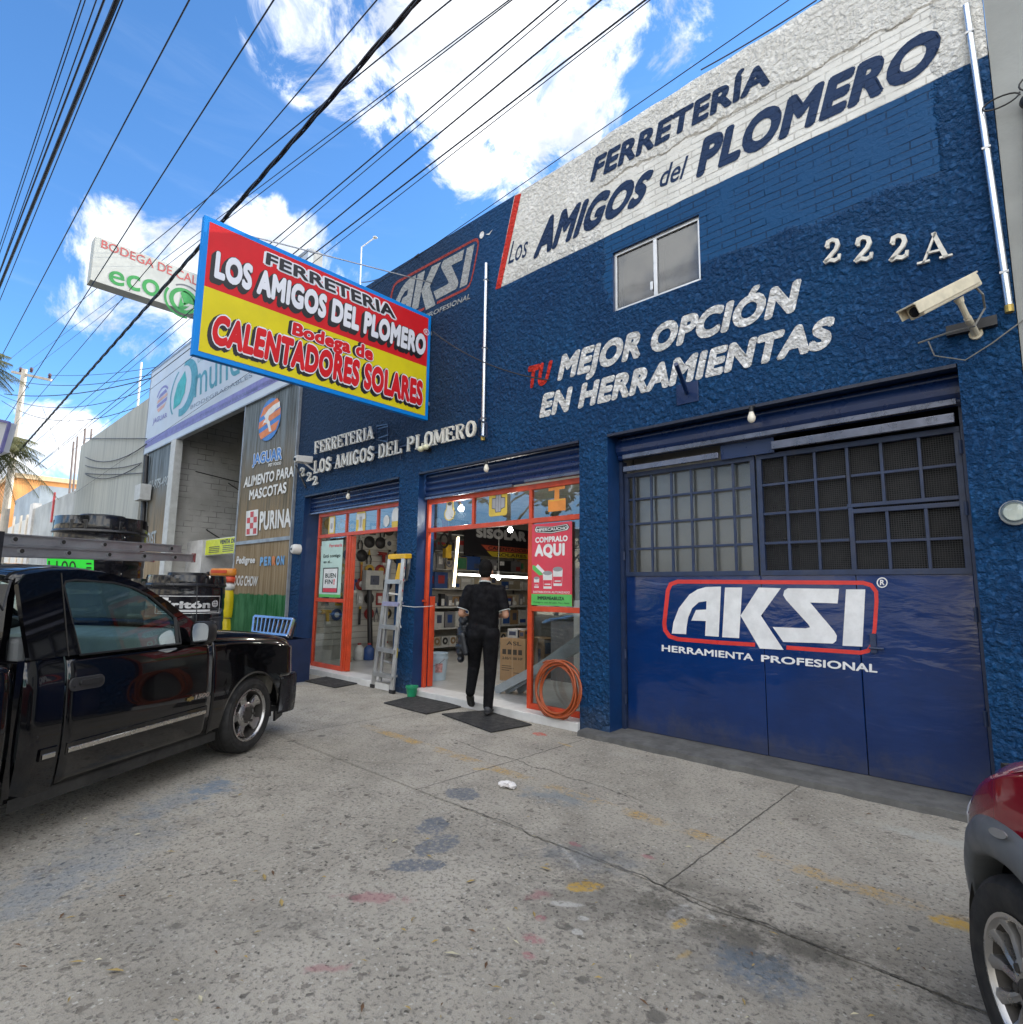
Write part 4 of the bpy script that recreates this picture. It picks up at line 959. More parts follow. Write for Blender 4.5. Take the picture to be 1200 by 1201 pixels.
mb = MB(); mb.box(-12.66, -12.62, -.05, .05, .0, WZ); mb.box(-10.19, -10.165, -.05, .04, 0, WZ+1.2); zr_ = fac(310, 634, -.03).z; mb.box(-12.62, -10.19, -.045, -.03, zr_-.035, zr_+.035); mb.box(-12.62, -10.19, -.04, -.03, .02, .07)
mb.build('panel_frame', M('grey steel frame', (.30, .32, .34), .5, .4, var=.2, vs=4, dirt=.2), pn)
YP = -.034
p_or = M('orange panel paint', (.62, .20, .07), .6); p_bl = M('blue panel paint', (.06, .20, .52), .6); p_w = M('white panel paint', (.66, .66, .64), .6); p_r = M('red panel paint', (.48, .05, .05), .6); p_lb = M('light blue panel paint', (.16, .36, .62), .6)
mb = MB()
def pq(*p): return [fac(*q, YP) for q in p]
put_text(mb, 'ALIMENTO PARA', pq((285.7, 572.3), (344.3, 558.8), (345, 546), (287.3, 560)), NF, 0, .035, mi=2)
mb.build('painted_lettering', [p_or, p_bl, p_w, p_r, p_lb], pn); mb = MB()
put_text(mb, 'MASCOTAS', pq((292, 586.8), (335.8, 577.9), (336.4, 565), (293, 575)), NF, 0, .035, mi=2)
mb.build('painted_lettering', [p_or, p_bl, p_w, p_r, p_lb], pn); mb = MB()
put_text(mb, 'JAGUAR', pq((296, 545), (330.5, 538.5), (331, 524.4), (296.6, 533)), NF, 0, .09, mi=2, grow=.05)
put_text(mb, 'JAGUAR', pq((296, 545), (330.5, 538.5), (331, 524.4), (296.6, 533)), NF, .002, .04, mi=1)
put_text(mb, 'PET FOOD', pq((315, 547.5), (330, 544.5), (330, 541), (315, 543.8)), NF, .002, .03, mi=2)
mb.build('painted_lettering', [p_or, p_bl, p_w, p_r, p_lb], pn); mb = MB()
put_text(mb, 'PURINA', pq((303.9, 622.2), (341, 618), (341.7, 596), (305.2, 600)), NF, 0, .04, mi=2)
mb.build('painted_lettering', [p_or, p_bl, p_w, p_r, p_lb], pn); mb = MB()
put_text(mb, 'Pedigree', pq((277, 661.5), (299, 660.3), (299.5, 652.8), (278, 652.3)), NF, 0, .04, mi=2)
mb.build('painted_lettering', [p_or, p_bl, p_w, p_r, p_lb], pn); mb = MB()
for i, ch in enumerate('PERRON'):
    put_text(mb, ch, sub(pq((304.4, 664), (333.7, 662.6), (334.5, 651.4), (305.2, 653.3)), i/6+.01, (i+.86)/6, 0, 1), NF, 0, .06, mi=(0 if i == 3 else 4))
mb.build('painted_lettering', [p_or, p_bl, p_w, p_r, p_lb], pn); mb = MB()
put_text(mb, 'DOG CHOW', pq((274.6, 686.8), (301.2, 687.6), (303, 676), (275.9, 674.8)), NF, 0, .03, mi=2)
mb.build('painted_lettering', [p_or, p_bl, p_w, p_r, p_lb], pn); mb = MB()
ck = pq((289.2, 627), (300.7, 626), (301.7, 599), (290, 601))
mb.poly([p for p in sub(ck, -.1, 1.1, -.06, 1.06)], 2)
for i in range(3):
    for j in range(4):
        if (i+j) % 2 == 0: mb.poly([p+NF*.002 for p in sub(ck, i/3, (i+1)/3, j/4, (j+1)/4)], 3)
mb.build('painted_emblem', [p_or, p_bl, p_w, p_r, p_lb], pn); mb = MB()
c = fac(316, 492, YP); rx = .50; rz = .44
def P(p, d=0): return Vector((c.x+p[0]*rx, YP-d, c.z+p[1]*rz))
mb.poly([P(p) for p in circle((0, 0), 1, 1, 32)], 1)
for k, (a, b_) in enumerate(((.42, .78), (-.12, .2), (-.72, -.36))):
    L = [(math.sqrt(max(0, 1-v*v))*s_*.97, v+.16*s_*math.sqrt(max(0, 1-v*v))) for s_, v in ((-1, a), (1, a), (1, b_), (-1, b_))]
    mid = lambda p, q, k_: (p[0]*(1-k_)+q[0]*k_, p[1]*(1-k_)+q[1]*k_)
    mb.poly([P(p, .002) for p in [L[0], mid(L[0], L[1], .5), L[1], L[2], mid(L[2], L[3], .5), L[3]]], 0)
mb.poly([P(p, .004) for p in [(-.5, .28), (-.15, .5), (.3, .62), (.85, .66), (.9, .4), (.55, .36), (.3, .25), (-.05, .2), (-.1, .02), (.05, -.1), (.2, -.45), (.3, -.62), (.05, -.6), (-.02, -.4), (-.2, -.12), (-.45, -.05), (-.6, -.18), (-.5, .02), (-.35, .1)]], 2)
mb.build('painted_emblem', [p_or, p_bl, p_w, p_r, p_lb], pn)
mb = MB(); ribbed(mb, -19.6, -17.56, .05, WZ-.01, -.005); pl = mb.build('sheet_panel', m_rib, wh)
mb = MB(); mb.box(-19.64, -19.6, -.05, .05, 0, WZ); mb.box(-17.56, -17.50, -.03, .04, 0, WZ); mb.box(-17.38, -17.0, -.08, .10, 0, WZ-.02); mb.build('panel_frame', M('pale steel post', (.50, .51, .50), .6, var=.1, dirt=.2), pl)
mb = MB()
put_text(mb, '491-979-490', pq((172, 576), (196.8, 568.5), (198, 557.5), (173.5, 565)), NF, 0, .02, mi=0)
put_text(mb, 'DIST', pq((172, 640), (183, 637), (183.5, 622), (173, 625)), NF, 0, .03, mi=0)
mb.build('painted_lettering', [M('worn white paint', (.34, .38, .40), .7, var=.3, vs=4)], pl)
# banner
mb = MB(); mb.box(WX0, WX1, -.06, .05, WZ, 7.92); bn = mb.build('banner', M('pale banner sheet', (.50, .56, .64), .5, var=.05, vs=.8, dirt=.05), wh)
YB = -.064
def bq(*p): return [fac(*q, YB) for q in p]
b_t = M('teal banner ink', (.07, .27, .34), .5); b_g = M('green banner ink', (.05, .36, .36), .5); b_n = M('slate banner ink', (.13, .17, .24), .5); b_p = M('violet banner ink', (.20, .19, .44), .5); b_o = M('peach banner ink', (.55, .32, .25), .5)
mb = MB()
mb.add([(WX0+.05, YB, WZ+.16), (WX1-.03, YB, WZ+.16), (WX1-.03, YB, WZ+.40), (WX0+.05, YB, WZ+.40)], [(0, 1, 2, 3)], 3)
put_text(mb, 'mundo', bq((228, 466.5), (298, 428.5), (297, 398), (229, 441.5)), NF, 0, .004, fit='x', mi=0)
put_text(mb, 'Desechables', bq((232, 425.5), (262, 408.5), (262, 402), (232, 419.5)), NF, 0, 0, mi=0)
put_text(mb, 'BIODEGRADABLES', bq((223.3, 480), (296, 441.7), (295.3, 437.2), (223.8, 475.7)), NF, 0, -.005, mi=2)
put_text(mb, 'CAFES Y PLATOS BIO ·CONTENEDORES BIO ·PRODUCTOS PLASTICOS ·BOLSA BIODEGRADABLE ·CROQUETA', bq((176, 519.5), (329, 443.3), (329, 438.6), (176, 516.6)), NF, 0, .015, mi=2)
put_text(mb, 'JAGUAR', bq((179, 497.5), (196, 489), (196.2, 483.5), (179.7, 491)), NF, 0, .03, mi=3)
c = fac(190, 470, YB)
def P2(p, d=0): return Vector((c.x+p[0]*.46, YB-d, c.z+p[1]*.32))
for k, (a, b_) in enumerate(((.5, .85), (.1, .4), (-.35, -.02), (-.85, -.48))):
    mb.poly([P2(p) for p in [(-math.sqrt(1-a*a), a-.1), (math.sqrt(1-a*a), a+.1), (math.sqrt(1-b_*b_), b_+.1), (-math.sqrt(1-b_*b_), b_-.1)]], (3, 4, 3, 4)[k])
for q in stroke2d(circle((0, 0), 1.25, 1.3, 14, rad(40), rad(150)), .2): mb.poly([P2(p) for p in q], 3)
c2 = fac(216, 455, YB)
def P3(p): return Vector((c2.x+p[0]*1.05, YB, c2.z+p[1]*.50))
arc1 = circle((0, 0), .95, 1.55, 20, rad(-105), rad(95)); arc2 = circle((-.12, .1), .62, 1.2, 20, rad(95), rad(-105))
arcs = [P3(p) for p in arc1]+[P3(p) for p in arc2]
n_ = len(arc1)
for i in range(n_-1): mb.poly([P3(arc1[i]), P3(arc1[i+1]), P3(arc2[n_-2-i]), P3(arc2[n_-1-i])], 0)
mb.poly([P3(p) for p in [(-.72, -.9), (-.75, -.2), (-.55, .5), (-.05, 1.0), (.12, .4), (.08, -.3), (-.2, -.8)]], 1)
for q in stroke2d(circle((-.05, -.1), .98, 1.5, 14, rad(120), rad(225)), .09): mb.poly([P3(p) for p in q], 0)
mb.build('printed_lettering', [b_t, b_g, b_n, b_p, b_o], bn)
mb = MB(); mb.box(WX0-.03, WX0, -.07, .05, WZ, 7.95); mb.box(WX0, WX1, -.07, .05, 7.922, 7.99); mb.box(WX0, WX1, -.07, .06, WZ-.035, WZ-.003); mb.build('banner_frame', MATS['grey steel frame'], bn)
# inside of the bay
m, t, b = newmat('whitewashed brick'); pos = t.node('ShaderNodeNewGeometry').outputs['Position']; x, y, z = t.xyz(pos)
bt = t.node('ShaderNodeTexBrick'); t.put(bt.inputs['Vector'], t.comb(y, z)); 
for k, v in (('Scale', 1.0), ('Mortar Size', .010), ('Brick Width', .42), ('Row Height', .16)): bt.inputs[k].default_value = v
gp_ = t.math('MULTIPLY', bt.outputs['Fac'], t.mr(t.noise(pos, 2, 4), .45, .6))
t.put(b.inputs['Base Color'], t.mix(t.math('MULTIPLY', gp_, .55), t.mix(t.mr(t.noise(pos, 1.2, 6), .3, .7), (.40, .39, .36), (.56, .55, .52)), (.08, .075, .065))); b.inputs['Roughness'].default_value = .9
t.put(b.inputs['Normal'], t.bump(t.math('SUBTRACT', t.math('MULTIPLY', t.noise(pos, 14, 4), .4), bt.outputs['Fac']), .6, .01))
m_wb = m
mb = MB(); mb.box(-17.7, -17.42, .06, 16, 0, 6.6); mb.box(-10.45, -10.17, .06, 16, 0, 6.6); mb.box(-17.418, -10.452, 15.7, 16, 0, 6.6); mb.build('inner_wall', m_wb, wh)
mb = MB(); mb.box(-19.9, -17.72, .3, 16, 0, 7.0); mb.build('side_wall', m_grey, wh)
mb = MB(); rows = []
for i in range(81):
    yy = .07+15.9*i/80; rows.append([(-17.9, yy, 6.62+.06*(i % 2)), (-10.17, yy, 6.62+.06*(i % 2))])
mb.grid(rows); mb.build('roof', M('dark roof sheet', (.10, .105, .115), .6, .3), wh)
mb = MB()
for yy in (2, 5, 8, 11): mb.box(-17.4, -10.46, yy, yy+.12, 6.3, 6.55)
mb.build('roof_beam', M('dark beam', (.05, .055, .06), .7), wh)
mb = MB()
for a, b_ in (((-17.39, .6, 4.6), (-17.39, 12, 3.8)), ((-17.39, 1.5, 4.4), (-17.39, 7.5, 1.6)), ((-17.39, 1.0, 3.0), (-17.39, 6, .6))): mb.tube([Vector(a).lerp(Vector(b_), k/6)-Vector((0, 0, .15*math.sin(math.pi*k/6))) for k in range(7)], .012, 5)
mb.build('cable', M('black rubber', (.012, .012, .012), .5), wh)
# white booth with yellow banner, bags, attendant
mb = MB()
booth = thing('kiosk', 'white booth inside the warehouse bay with a serving opening', 'booth', (-15.6, 3.5, 0))
bx = atd(238, 633, 15.2); bx1 = atd(236, 735, 15.2)
BX, BY = bx.x, bx.y; BZ = bx.z
mb.box(BX-1.4, BX, BY, BY+.06, 0, BZ); mb.box(BX-.02, BX+3.4, BY+.08, BY+.14, BZ-.42, BZ); mb.box(BX-.06, BX, BY+.065, BY+2.5, 0, BZ-.002); mb.box(BX+.002, BX+3.4, BY+2.4, BY+2.5, 0, BZ-.45); mb.box(BX+.002, BX+3.4, BY+.08, BY+.14, 0, .85)
mb.build('booth_wall', M('white laminate', (.60, .60, .60), .5), booth)
o = MB(); q0 = atd(240, 633, 15.15); o.box(q0.x, q0.x+2.2, BY+.05, BY+.07, q0.z-.40, q0.z-.02)
yb = o.build('yellow_banner', M('lime yellow banner', (.60, .66, .03), .5)); tag(yb, 'lime yellow printed banner fixed on the booth inside the warehouse', 'banner')
o = MB(); Q = [Vector((q0.x+a, BY+.047, q0.z+b_)) for a, b_ in ((.95, -.16), (1.9, -.16), (1.9, -.05), (.95, -.05))]
put_text(o, 'VENTA DE', Q, NF, .001, .05)
for r_ in range(4):
    for k in range(2): o.poly([(q0.x+.25+k*.9, BY+.046, q0.z-.22-.045*r_), (q0.x+.95+k*.85, BY+.046, q0.z-.22-.045*r_), (q0.x+.95+k*.85, BY+.046, q0.z-.20-.045*r_), (q0.x+.25+k*.9, BY+.046, q0.z-.20-.045*r_)])
PM['yellow_banner'] = Matrix.Identity(4); o.build('lettering', s_blk, yb)
def sack(name, label, c, s_, mat, lm_=None, rz=0):
    mb = MB(); n = 10
    for i in range(n+1):
        pass
    rows = []
    for i in range(9):
        f = i/8; zz = s_[2]*f; k = .88+.12*math.sin(math.pi*min(1, f*1.05+.02))**.35
        row = []
        for j in range(21):
            a = 2*math.pi*j/20; ca, sa = math.cos(a), math.sin(a)
            row.append((s_[0]/2*k*math.copysign(abs(ca)**.6, ca), s_[1]/2*k*math.copysign(abs(sa)**.6, sa), zz))
        rows.append(row)
    mb.grid(rows); mb.poly([Vector(p) for p in rows[-1][:-1]]); mb.poly([Vector(p) for p in rows[0][:-1]][::-1])
    t_ = thing(name, label, 'sack', c, rz)
    mb.build('bag', mat, t_, smooth=40, local=True)
    if lm_:
        mb = MB(); mb.box(-s_[0]*.3, s_[0]*.3, -s_[1]*.5-.004, -s_[1]*.5+.03, s_[2]*.35, s_[2]*.75); mb.build('printed_label', lm_, t_, local=True)
    return t_
k_y = M('yellow sack', (.72, .56, .015), .4, var=.15, vs=4); k_r = M('red sack', (.55, .07, .03), .4); k_o = M('orange sack', (.60, .22, .03), .4); k_dk = M('dark label print', (.04, .05, .05), .5); k_w = M('white label print', (.6, .6, .58), .5)
p = atd(260, 712, 12.2)
for i, (dz, mm, ll, lab) in enumerate(((0, k_y, k_dk, 'tall yellow sack at the bottom of the pile beside the ribbed panel'), (.78, k_y, k_dk, 'upper yellow sack with dark print in the warehouse pile'), (1.36, k_w, k_r, 'pale sack with red print in the warehouse pile'), (1.50, k_r, k_y, 'red sack on top of the warehouse pile'), (1.64, k_o, k_r, 'orange sack topping the warehouse pile'))):
    h_ = (.76, .56, .13, .13, .15)[i]
    sack('feed_sack', lab, (p.x+.02*i, p.y, dz), (.62, .42, h_), mm, ll, .5)

# ---- right hand neighbour
nb = thing('grey_building', 'plain grey rendered building abutting the right end of the blue store', 'building', (6, 0, 0))
mb = MB(); mb.box(-.045, 14, .012, 12, -.05, 9.2); mb.build('wall', m_grey, nb)
mb = MB(); mb.box(.6, 2.4, -.02, .05, .05, 2.4); mb.build('door', M('grey sheet door', (.2, .21, .22), .5), nb)
mb = MB(); mb.box(3.2, 5.4, -.01, .04, 1.1, 2.5); mb.build('window', glass('dark building glass', (.1, .1, .1), 1), nb)
mb = MB(); mb.box(.22, 14.1, -.12, .0, 6.7, 9.3); mb.build('fascia', M('deep violet paint', (.03, .025, .12), .6), nb)
pp = thing('conduit_pipe', 'grey service pipe with looped wires on the grey building', 'pipe', (.13, -.05, 0))
mb = MB(); mb.cyl((.13, -.05, 2.6), (.13, -.05, 4.75), .03, n=12); mb.build('pipe', M('dull zinc pipe', (.34, .35, .35), .45, .5), pp)
mb = MB(); mb.ell((.13, -.05, 4.78), (.05, .05, .05))
mb.tube([(.13+.10*math.cos(a)-.14, -.06, 4.84+.045*math.sin(a)+.02*a/6) for a in [i*.35 for i in range(19)]], .006, 5)
mb.tube([(.13+.09*math.cos(a)+.05, -.06, 4.90+.06*math.sin(a)) for a in [i*.35 for i in range(19)]], .006, 5); mb.build('wire_loop', MATS['black rubber'], pp)
em = thing('electric_meter', 'round electric meter with glass cover at right edge of the front', 'meter', (-.155, 0, 1.92))
c = fac(1190, 601, -.06)
mb = MB(); mb.lathe([(.08, 0), (.08, .05), (.0, .05)], (c.x, 0, c.z), (0, -1, 0), 24); mb.build('base', MATS['grey steel frame'], em, smooth=40)
mb = MB(); mb.lathe([(.068, .0), (.068, .07), (.055, .095), (0, .10)], (c.x, -.051, c.z), (0, -1, 0), 24); mb.build('glass_cover', glass('meter glass', (.75, .8, .78), 1.5), em, smooth=40)
mb = MB(); mb.lathe([(.055, .0), (.055, .02), (0, .02)], (c.x, -.055, c.z), (0, -1, 0), 20); mb.build('dial', m_white, em)
mt = thing('electric_meter', 'small white round meter box on the left corner of the store', 'meter', (-10.05, 0, 3.1))
c = fac(345, 644, -.10)
mb = MB(); mb.lathe([(.09, 0), (.09, .10), (.07, .14), (0, .15)], (c.x, 0, c.z), (0, -1, 0), 20); mb.build('housing', m_white, mt, smooth=40)
mb = MB(); mb.box(c.x-.02, c.x+.02, -.162, -.15, c.z-.02, c.z+.02); mb.build('dial', e_k, mt)

# ---- downpipes, cameras, bulbs, bracket on the front
m_al = M('bright aluminium tube', (.62, .66, .70), .22, .85, var=.05)
for lab, a, b_, r_ in (('long bright metal conduit down the right end of the blue front', (1133, 6), (1183.5, 358), .022), ('white metal conduit rising from the cast letters to the parapet', (570.5, 309), (566.5, 512), .024)):
    A_ = fac(*a, -.03); B_ = fac(*b_, -.03)
    tp = thing('conduit_pipe', lab, 'pipe', (B_.x, -.03, B_.z)); mb = MB(); mb.cyl(A_, B_, r_, n=12); mb.build('pipe', m_al, tp, smooth=40)
    mb = MB(); mb.cyl(B_, B_-Vector((0, 0, .05)), r_*1.15, n=10); mb.build('end_cap', M('brass fitting', (.40, .29, .08), .4, .6), tp)
    for k in (.1, .5, .9):
        c = A_.lerp(B_, k); mb = MB(); mb.box(c.x-r_*1.12, c.x+r_*1.12, -.004-r_*2.2, -.001, c.z-.008, c.z+.008)
        mb.build('clamp', MATS['galvanised steel'], tp)
cv = thing('security_camera', 'long beige security camera under the house number at right', 'camera', (-.45, 0, 3.4))
m_cam = M('beige camera paint', (.60, .55, .42), .4, var=.1, vs=15, dirt=.2)
A_ = fac(1073, 366, -.72); B_ = fac(1141, 331, -.30)
d = (B_-A_).normalized(); up = Vector((0, 0, 1)); sd = d.cross(up).normalized(); up = sd.cross(d)
def boxdir(mb, A_, B_, w_, h_, up_=None, mi=0): mb.bar(A_, B_, w_, h_, up_ or (0, 0, 1), mi)
mb = MB(); mb.bar(A_, B_, .105, .085); mb.build('housing', m_cam, cv, bevel=.012)
mb = MB(); mb.bar(A_-d*.06+up*.05, B_-d*.01+up*.05, .125, .012); mb.bar(A_-d*.05+sd*.06+up*.015, B_-d*.03+sd*.06+up*.015, .008, .07); mb.bar(A_-d*.05-sd*.06+up*.015, B_-d*.03-sd*.06+up*.015, .008, .07); mb.build('sun_shield', m_cam, cv, bevel=.003)
mb = MB(); mb.cyl(A_-d*.004, A_+d*.01, .034, n=16); mb.build('lens', M('dark lens', (.01, .01, .012), .08), cv)
W_ = fac(1131, 378, -.02); J = A_.lerp(B_, .68)-up*.05
mb = MB(); mb.cyl(J, J-up*.035, .03, .022); K = Vector((J.x+.03, J.y+.12, J.z-.10)); mb.cyl(J-up*.02, K, .018); mb.cyl(K, (K.x+.02, -.02, K.z-.02), .022); mb.lathe([(.04, 0), (.04, .02), (0, .02)], (K.x+.02, 0, K.z-.02), (0, -1, 0), 16); mb.build('mount', m_cam, cv)
mb = MB(); mb.tube([B_-up*.03, B_-up*.10+sd*.02, B_-up*.16+Vector((.0, .08, 0)), K+Vector((.03, .05, -.05)), K+Vector((-.12, .14, -.02)), K+Vector((-.3, .18, -.03))], .007, 6); mb.tube([(K.x-.25, -.02, K.z-.0), (K.x-.22, -.03, K.z-.12), (K.x-.05, -.03, K.z-.2), (K.x+.1, -.03, K.z-.12), (K.x+.35, -.02, K.z+.05)], .005, 5); mb.build('cable', M('grey cable', (.16, .16, .15), .6), cv)
mb = MB(); mb.box(K.x-.14, K.x+.14, -.05, -.002, K.z-.0, K.z+.07); mb.build('junction_box', M('black plastic', (.012, .012, .014), .5), cv)
c2_ = thing('security_camera', 'small white boxy security camera at the upper left corner of the store', 'camera', (-9.9, 0, 3.6))
c = fac(356.5, 540, -.16)
mb = MB(); mb.hexa([c+Vector(q) for q in ((-.11, -.13, -.05), (.06, -.16, -.05), (.10, .12, -.04), (-.08, .13, -.04))], [c+Vector(q) for q in ((-.11, -.14, .06), (.06, -.17, .06), (.10, .12, .08), (-.08, .13, .08))]); mb.build('housing', m_white, c2_, bevel=.01)
mb = MB(); mb.cyl(c+Vector((-.02, -.15, 0)), c+Vector((-.02, -.17, 0)), .03, n=14); mb.build('lens', MATS['dark lens'], c2_)
mb = MB(); mb.cyl(c+Vector((.02, .0, -.05)), (c.x+.06, -.0, c.z-.16), .015); mb.build('mount', m_white, c2_)
mb = MB(); aa = fac(347, 546, -.12); mb.cyl(aa, fac(359, 572, -.01), .014); o = mb.build('bracket_arm', M('black steel', (.012, .013, .016), .5)); tag(o, 'thin black bracket arm crossing below the small white camera', 'bracket')
def bulb(u, v, lab, y=-.05):
    c = fac(u, v, y); t_ = thing('light_bulb', lab, 'light bulb', c, group='bare bulbs under the lintels')
    mb = MB(); mb.lathe([(0, -.055), (.022, -.045), (.033, -.022), (.033, 0), (.024, .025), (.017, .045)], (0, 0, 0), (0, 0, 1), 14); mb.build('globe', M('frosted bulb glass', (.70, .66, .56), .25), t_, smooth=60, local=True)
    mb = MB(); mb.lathe([(.018, .045), (.02, .09), (.008, .095), (0, .1)], (0, 0, 0), (0, 0, 1), 12); mb.cyl((0, 0, .09), (.03, .06, .11), .006, n=6); mb.build('socket', M('black plastic', (.012, .012, .014), .5), t_, smooth=60, local=True)
bulb(881.5, 489, 'bare unlit bulb hanging under the lintel of the big blue gate')
bulb(408.5, 582, 'bare white bulb hanging under the lintel of the farther shop entrance')
bulb(570.5, 549, 'bare white bulb hanging under the lintel of the wider shop entrance')
ln = thing('spot_light', 'twin outdoor spot light under the last word of the cast lettering', 'spot light', fac(501, 527, -.05))
mb = MB(); mb.ell((-.05, -.07, 0), (.05, .045, .04)); mb.ell((.055, -.07, .01), (.05, .045, .04)); mb.build('lamp_head', M('pale lamp glass', (.62, .60, .42), .3), ln, smooth=60, local=True)
mb = MB(); mb.cyl((0, .05, 0), (0, -.04, 0), .035, n=14); mb.build('base', M('black plastic', (0, 0, 0)), ln, local=True)
br2 = thing('wall_bracket', 'dark blue steel tube bracket jutting from the painted slogan', 'bracket', (-2.4, 0, 3.2))
B0 = fac(806, 461, -.012); B1 = fac(793, 427, -.42)
mb = MB(); mb.box(B0.x-.11, B0.x+.11, -.012, -.001, B0.z-.10, B0.z+.10); mb.build('wall_plate', m_navysteel, br2, bevel=.003)
mb = MB(); mb.cyl(B0+Vector((0, -.003, 0)), B1, .02, n=12); mb.build('tube', m_navysteel, br2, smooth=40)

# ================================================================== FARTHER DOWN THE STREET
gw = thing('grey_wall_building', 'tall blank grey rendered wall beyond the banner', 'building', (-24, 0, 0))
mb = MB(); mb.add([(-29.2, -.05, 0), (-20.0, -.05, 0), (-20.0, -.05, 7.16), (-29.2, -.05, 7.12), (-29.2, 9, 0), (-20.0, 9, 0), (-20.0, 9, 7.16), (-29.2, 9, 7.12)], [(0, 1, 2, 3), (5, 4, 7, 6), (1, 5, 6, 2), (4, 0, 3, 7), (3, 2, 6, 7)])
m, t, b = newmat('streaked grey render'); pos = t.node('ShaderNodeNewGeometry').outputs['Position']
sn = t.noise(t.vmath('MULTIPLY', pos, (5.0, 1, .35)), 1.0, 6, .6); 
t.put(b.inputs['Base Color'], t.mix(t.mr(sn, .4, .7), (.40, .41, .38), (.30, .315, .30))); b.inputs['Roughness'].default_value = .9
mb.build('wall', m, gw)
mb = MB()
for k, (a, b_, sg) in enumerate((((100, 514.5), (172, 514.5), 0), ((100, 536), (172, 521), .35), ((100, 546), (166, 543), .15), ((100, 556), (164, 545), .3), ((100, 555), (170, 554.5), .05))):
    A_ = fac(*a, -.1); B_ = fac(*b_, -.1); mb.tube([A_.lerp(B_, i/8)-Vector((0, 0, sg*4*(i/8)*(1-i/8))) for i in range(9)], .015, 5)
o = mb.build('service_cable', MATS['black rubber']); tag(o, 'slack service cables strung along the blank grey wall', 'cables')
ub = thing('service_entry', 'vertical dark service riser with pale meter box at the banner corner', 'service riser', (-19.8, -.1, 0))
mb = MB(); A_ = fac(172, 535, -.12); B_ = fac(166, 640, -.12); mb.cyl(A_, B_, .07, n=8); mb.build('riser', M('black steel', (0, 0, 0)), ub)
mb = MB(); c = fac(168, 579, -.2); mb.box(c.x-.28, c.x+.28, -.35, -.08, c.z-.2, c.z+.25); mb.build('meter_box', MATS['pale steel post'], ub)
ro = thing('antenna_mast', 'thin white antenna rod above the blank grey wall', 'antenna', (-21, .5, 7.1))
A_ = fac(166, 425, .6); B_ = fac(162.5, 470, .6); mb = MB(); mb.cyl(A_, Vector((B_.x, B_.y, 7.1)), .035, n=8); mb.build('rod', m_white, ro)
mb = MB(); mb.cyl((B_.x-.12, B_.y, 7.14), (B_.x+.12, B_.y, 7.14), .03, n=6); mb.build('foot', m_grey, ro)
lw = thing('boundary_wall', 'long weathered boundary wall receding beyond the blank grey building', 'wall', (-38, 0, 0))
mb = MB()
def strip(mb, a, b_, y=0.0, th=.3, mi=0):
    A_ = fac(*a, y); B_ = fac(*b_, y); mb.add([(A_.x, y, 0), (B_.x, y, 0), (B_.x, y, B_.z), (A_.x, y, A_.z), (A_.x, y+th, 0), (B_.x, y+th, 0), (B_.x, y+th, B_.z), (A_.x, y+th, A_.z)], [(0, 1, 2, 3), (5, 4, 7, 6), (1, 5, 6, 2), (4, 0, 3, 7), (3, 2, 6, 7)], mi)
strip(mb, (38, 598), (89, 575)); mb.build('wall', M('weathered render', (.36, .37, .36), .9, var=.25, vs=.6, dirt=.2), lw)
mb = MB(); c = fac(38.5, 596, -.05); mb.box(c.x-.6, c.x+.4, -.1, .25, 0, c.z+.25); mb.build('pillar', M('pale pillar', (.55, .53, .5), .8), lw)
mb = MB(); c = fac(61.5, 595, -.05); mb.box(c.x-.12, c.x+.12, -.06, -.001, c.z-.7, c.z+.7); mb.build('red_stripe', p_r, lw)
lw2 = thing('boundary_wall', 'low white panelled wall at the far left, lower than its neighbours', 'wall', (-60, 0, 0))
mb = MB(); strip(mb, (8, 620), (36.5, 606)); mb.build('wall', M('white far wall', (.55, .54, .50), .9, var=.1), lw2)
mb = MB()
for u in (14, 22, 29): c = fac(u, 625, -.05); mb.box(c.x-.25, c.x+.25, -.06, .0, 0, c.z+1.0)
mb.build('pilaster', M('cream pilaster', (.62, .55, .45), .9), lw2)
bb = thing('far_building', 'blue grey block behind the far low wall', 'building', (-60, 3, 0))
mb = MB(); A_ = fac(18, 587, 1.5); B_ = fac(48, 569, 1.5); mb.add([(A_.x, 1.5, 0), (B_.x, 1.5, 0), (B_.x, 1.5, B_.z), (A_.x, 1.5, A_.z), (A_.x, 6, 0), (B_.x, 6, 0), (B_.x, 6, B_.z), (A_.x, 6, A_.z)], [(0, 1, 2, 3), (5, 4, 7, 6), (1, 5, 6, 2), (4, 0, 3, 7), (3, 2, 6, 7)])
mb.build('wall', M('blue grey render', (.30, .34, .37), .9, var=.2, vs=.5), bb)
ob_ = thing('far_building', 'sunlit orange brick building behind the far walls', 'building', (-80, 10, 0))
c0 = pxx(14, 563, -62); c1 = pxx(92, 566, -62)
mb = MB(); mb.box(-74, -62, c0.y, c1.y+4, 0, (c0.z+c1.z)/2); mb.build('wall', M('orange brick', (.80, .36, .12), .9, var=.15, vs=.5), ob_)
mb = MB(); mb.box(-74.2, -61.8, c0.y-.2, c1.y+4.2, (c0.z+c1.z)/2+.01, (c0.z+c1.z)/2+.4); mb.build('cornice', M('pale cornice', (.7, .5, .3), .9), ob_)
for i, (u, v0, v1) in enumerate(((86.5, 518, 592), (91, 512, 592), (100, 503, 592), (107.5, 503, 592))):
    yy = .8+.4*(i % 2); A_ = fac(u, v0, yy); B_ = fac(u-2.2, v1, yy); mb = MB(); mb.cyl((B_.x, yy, 0), A_, .05, n=6)
    o = mb.build('steel_rod', M('rusty rod', (.16, .13, .12), .8)); tag(o, 'thin steel rod standing behind the blank grey wall edge', 'rod', 'rods behind the grey wall')
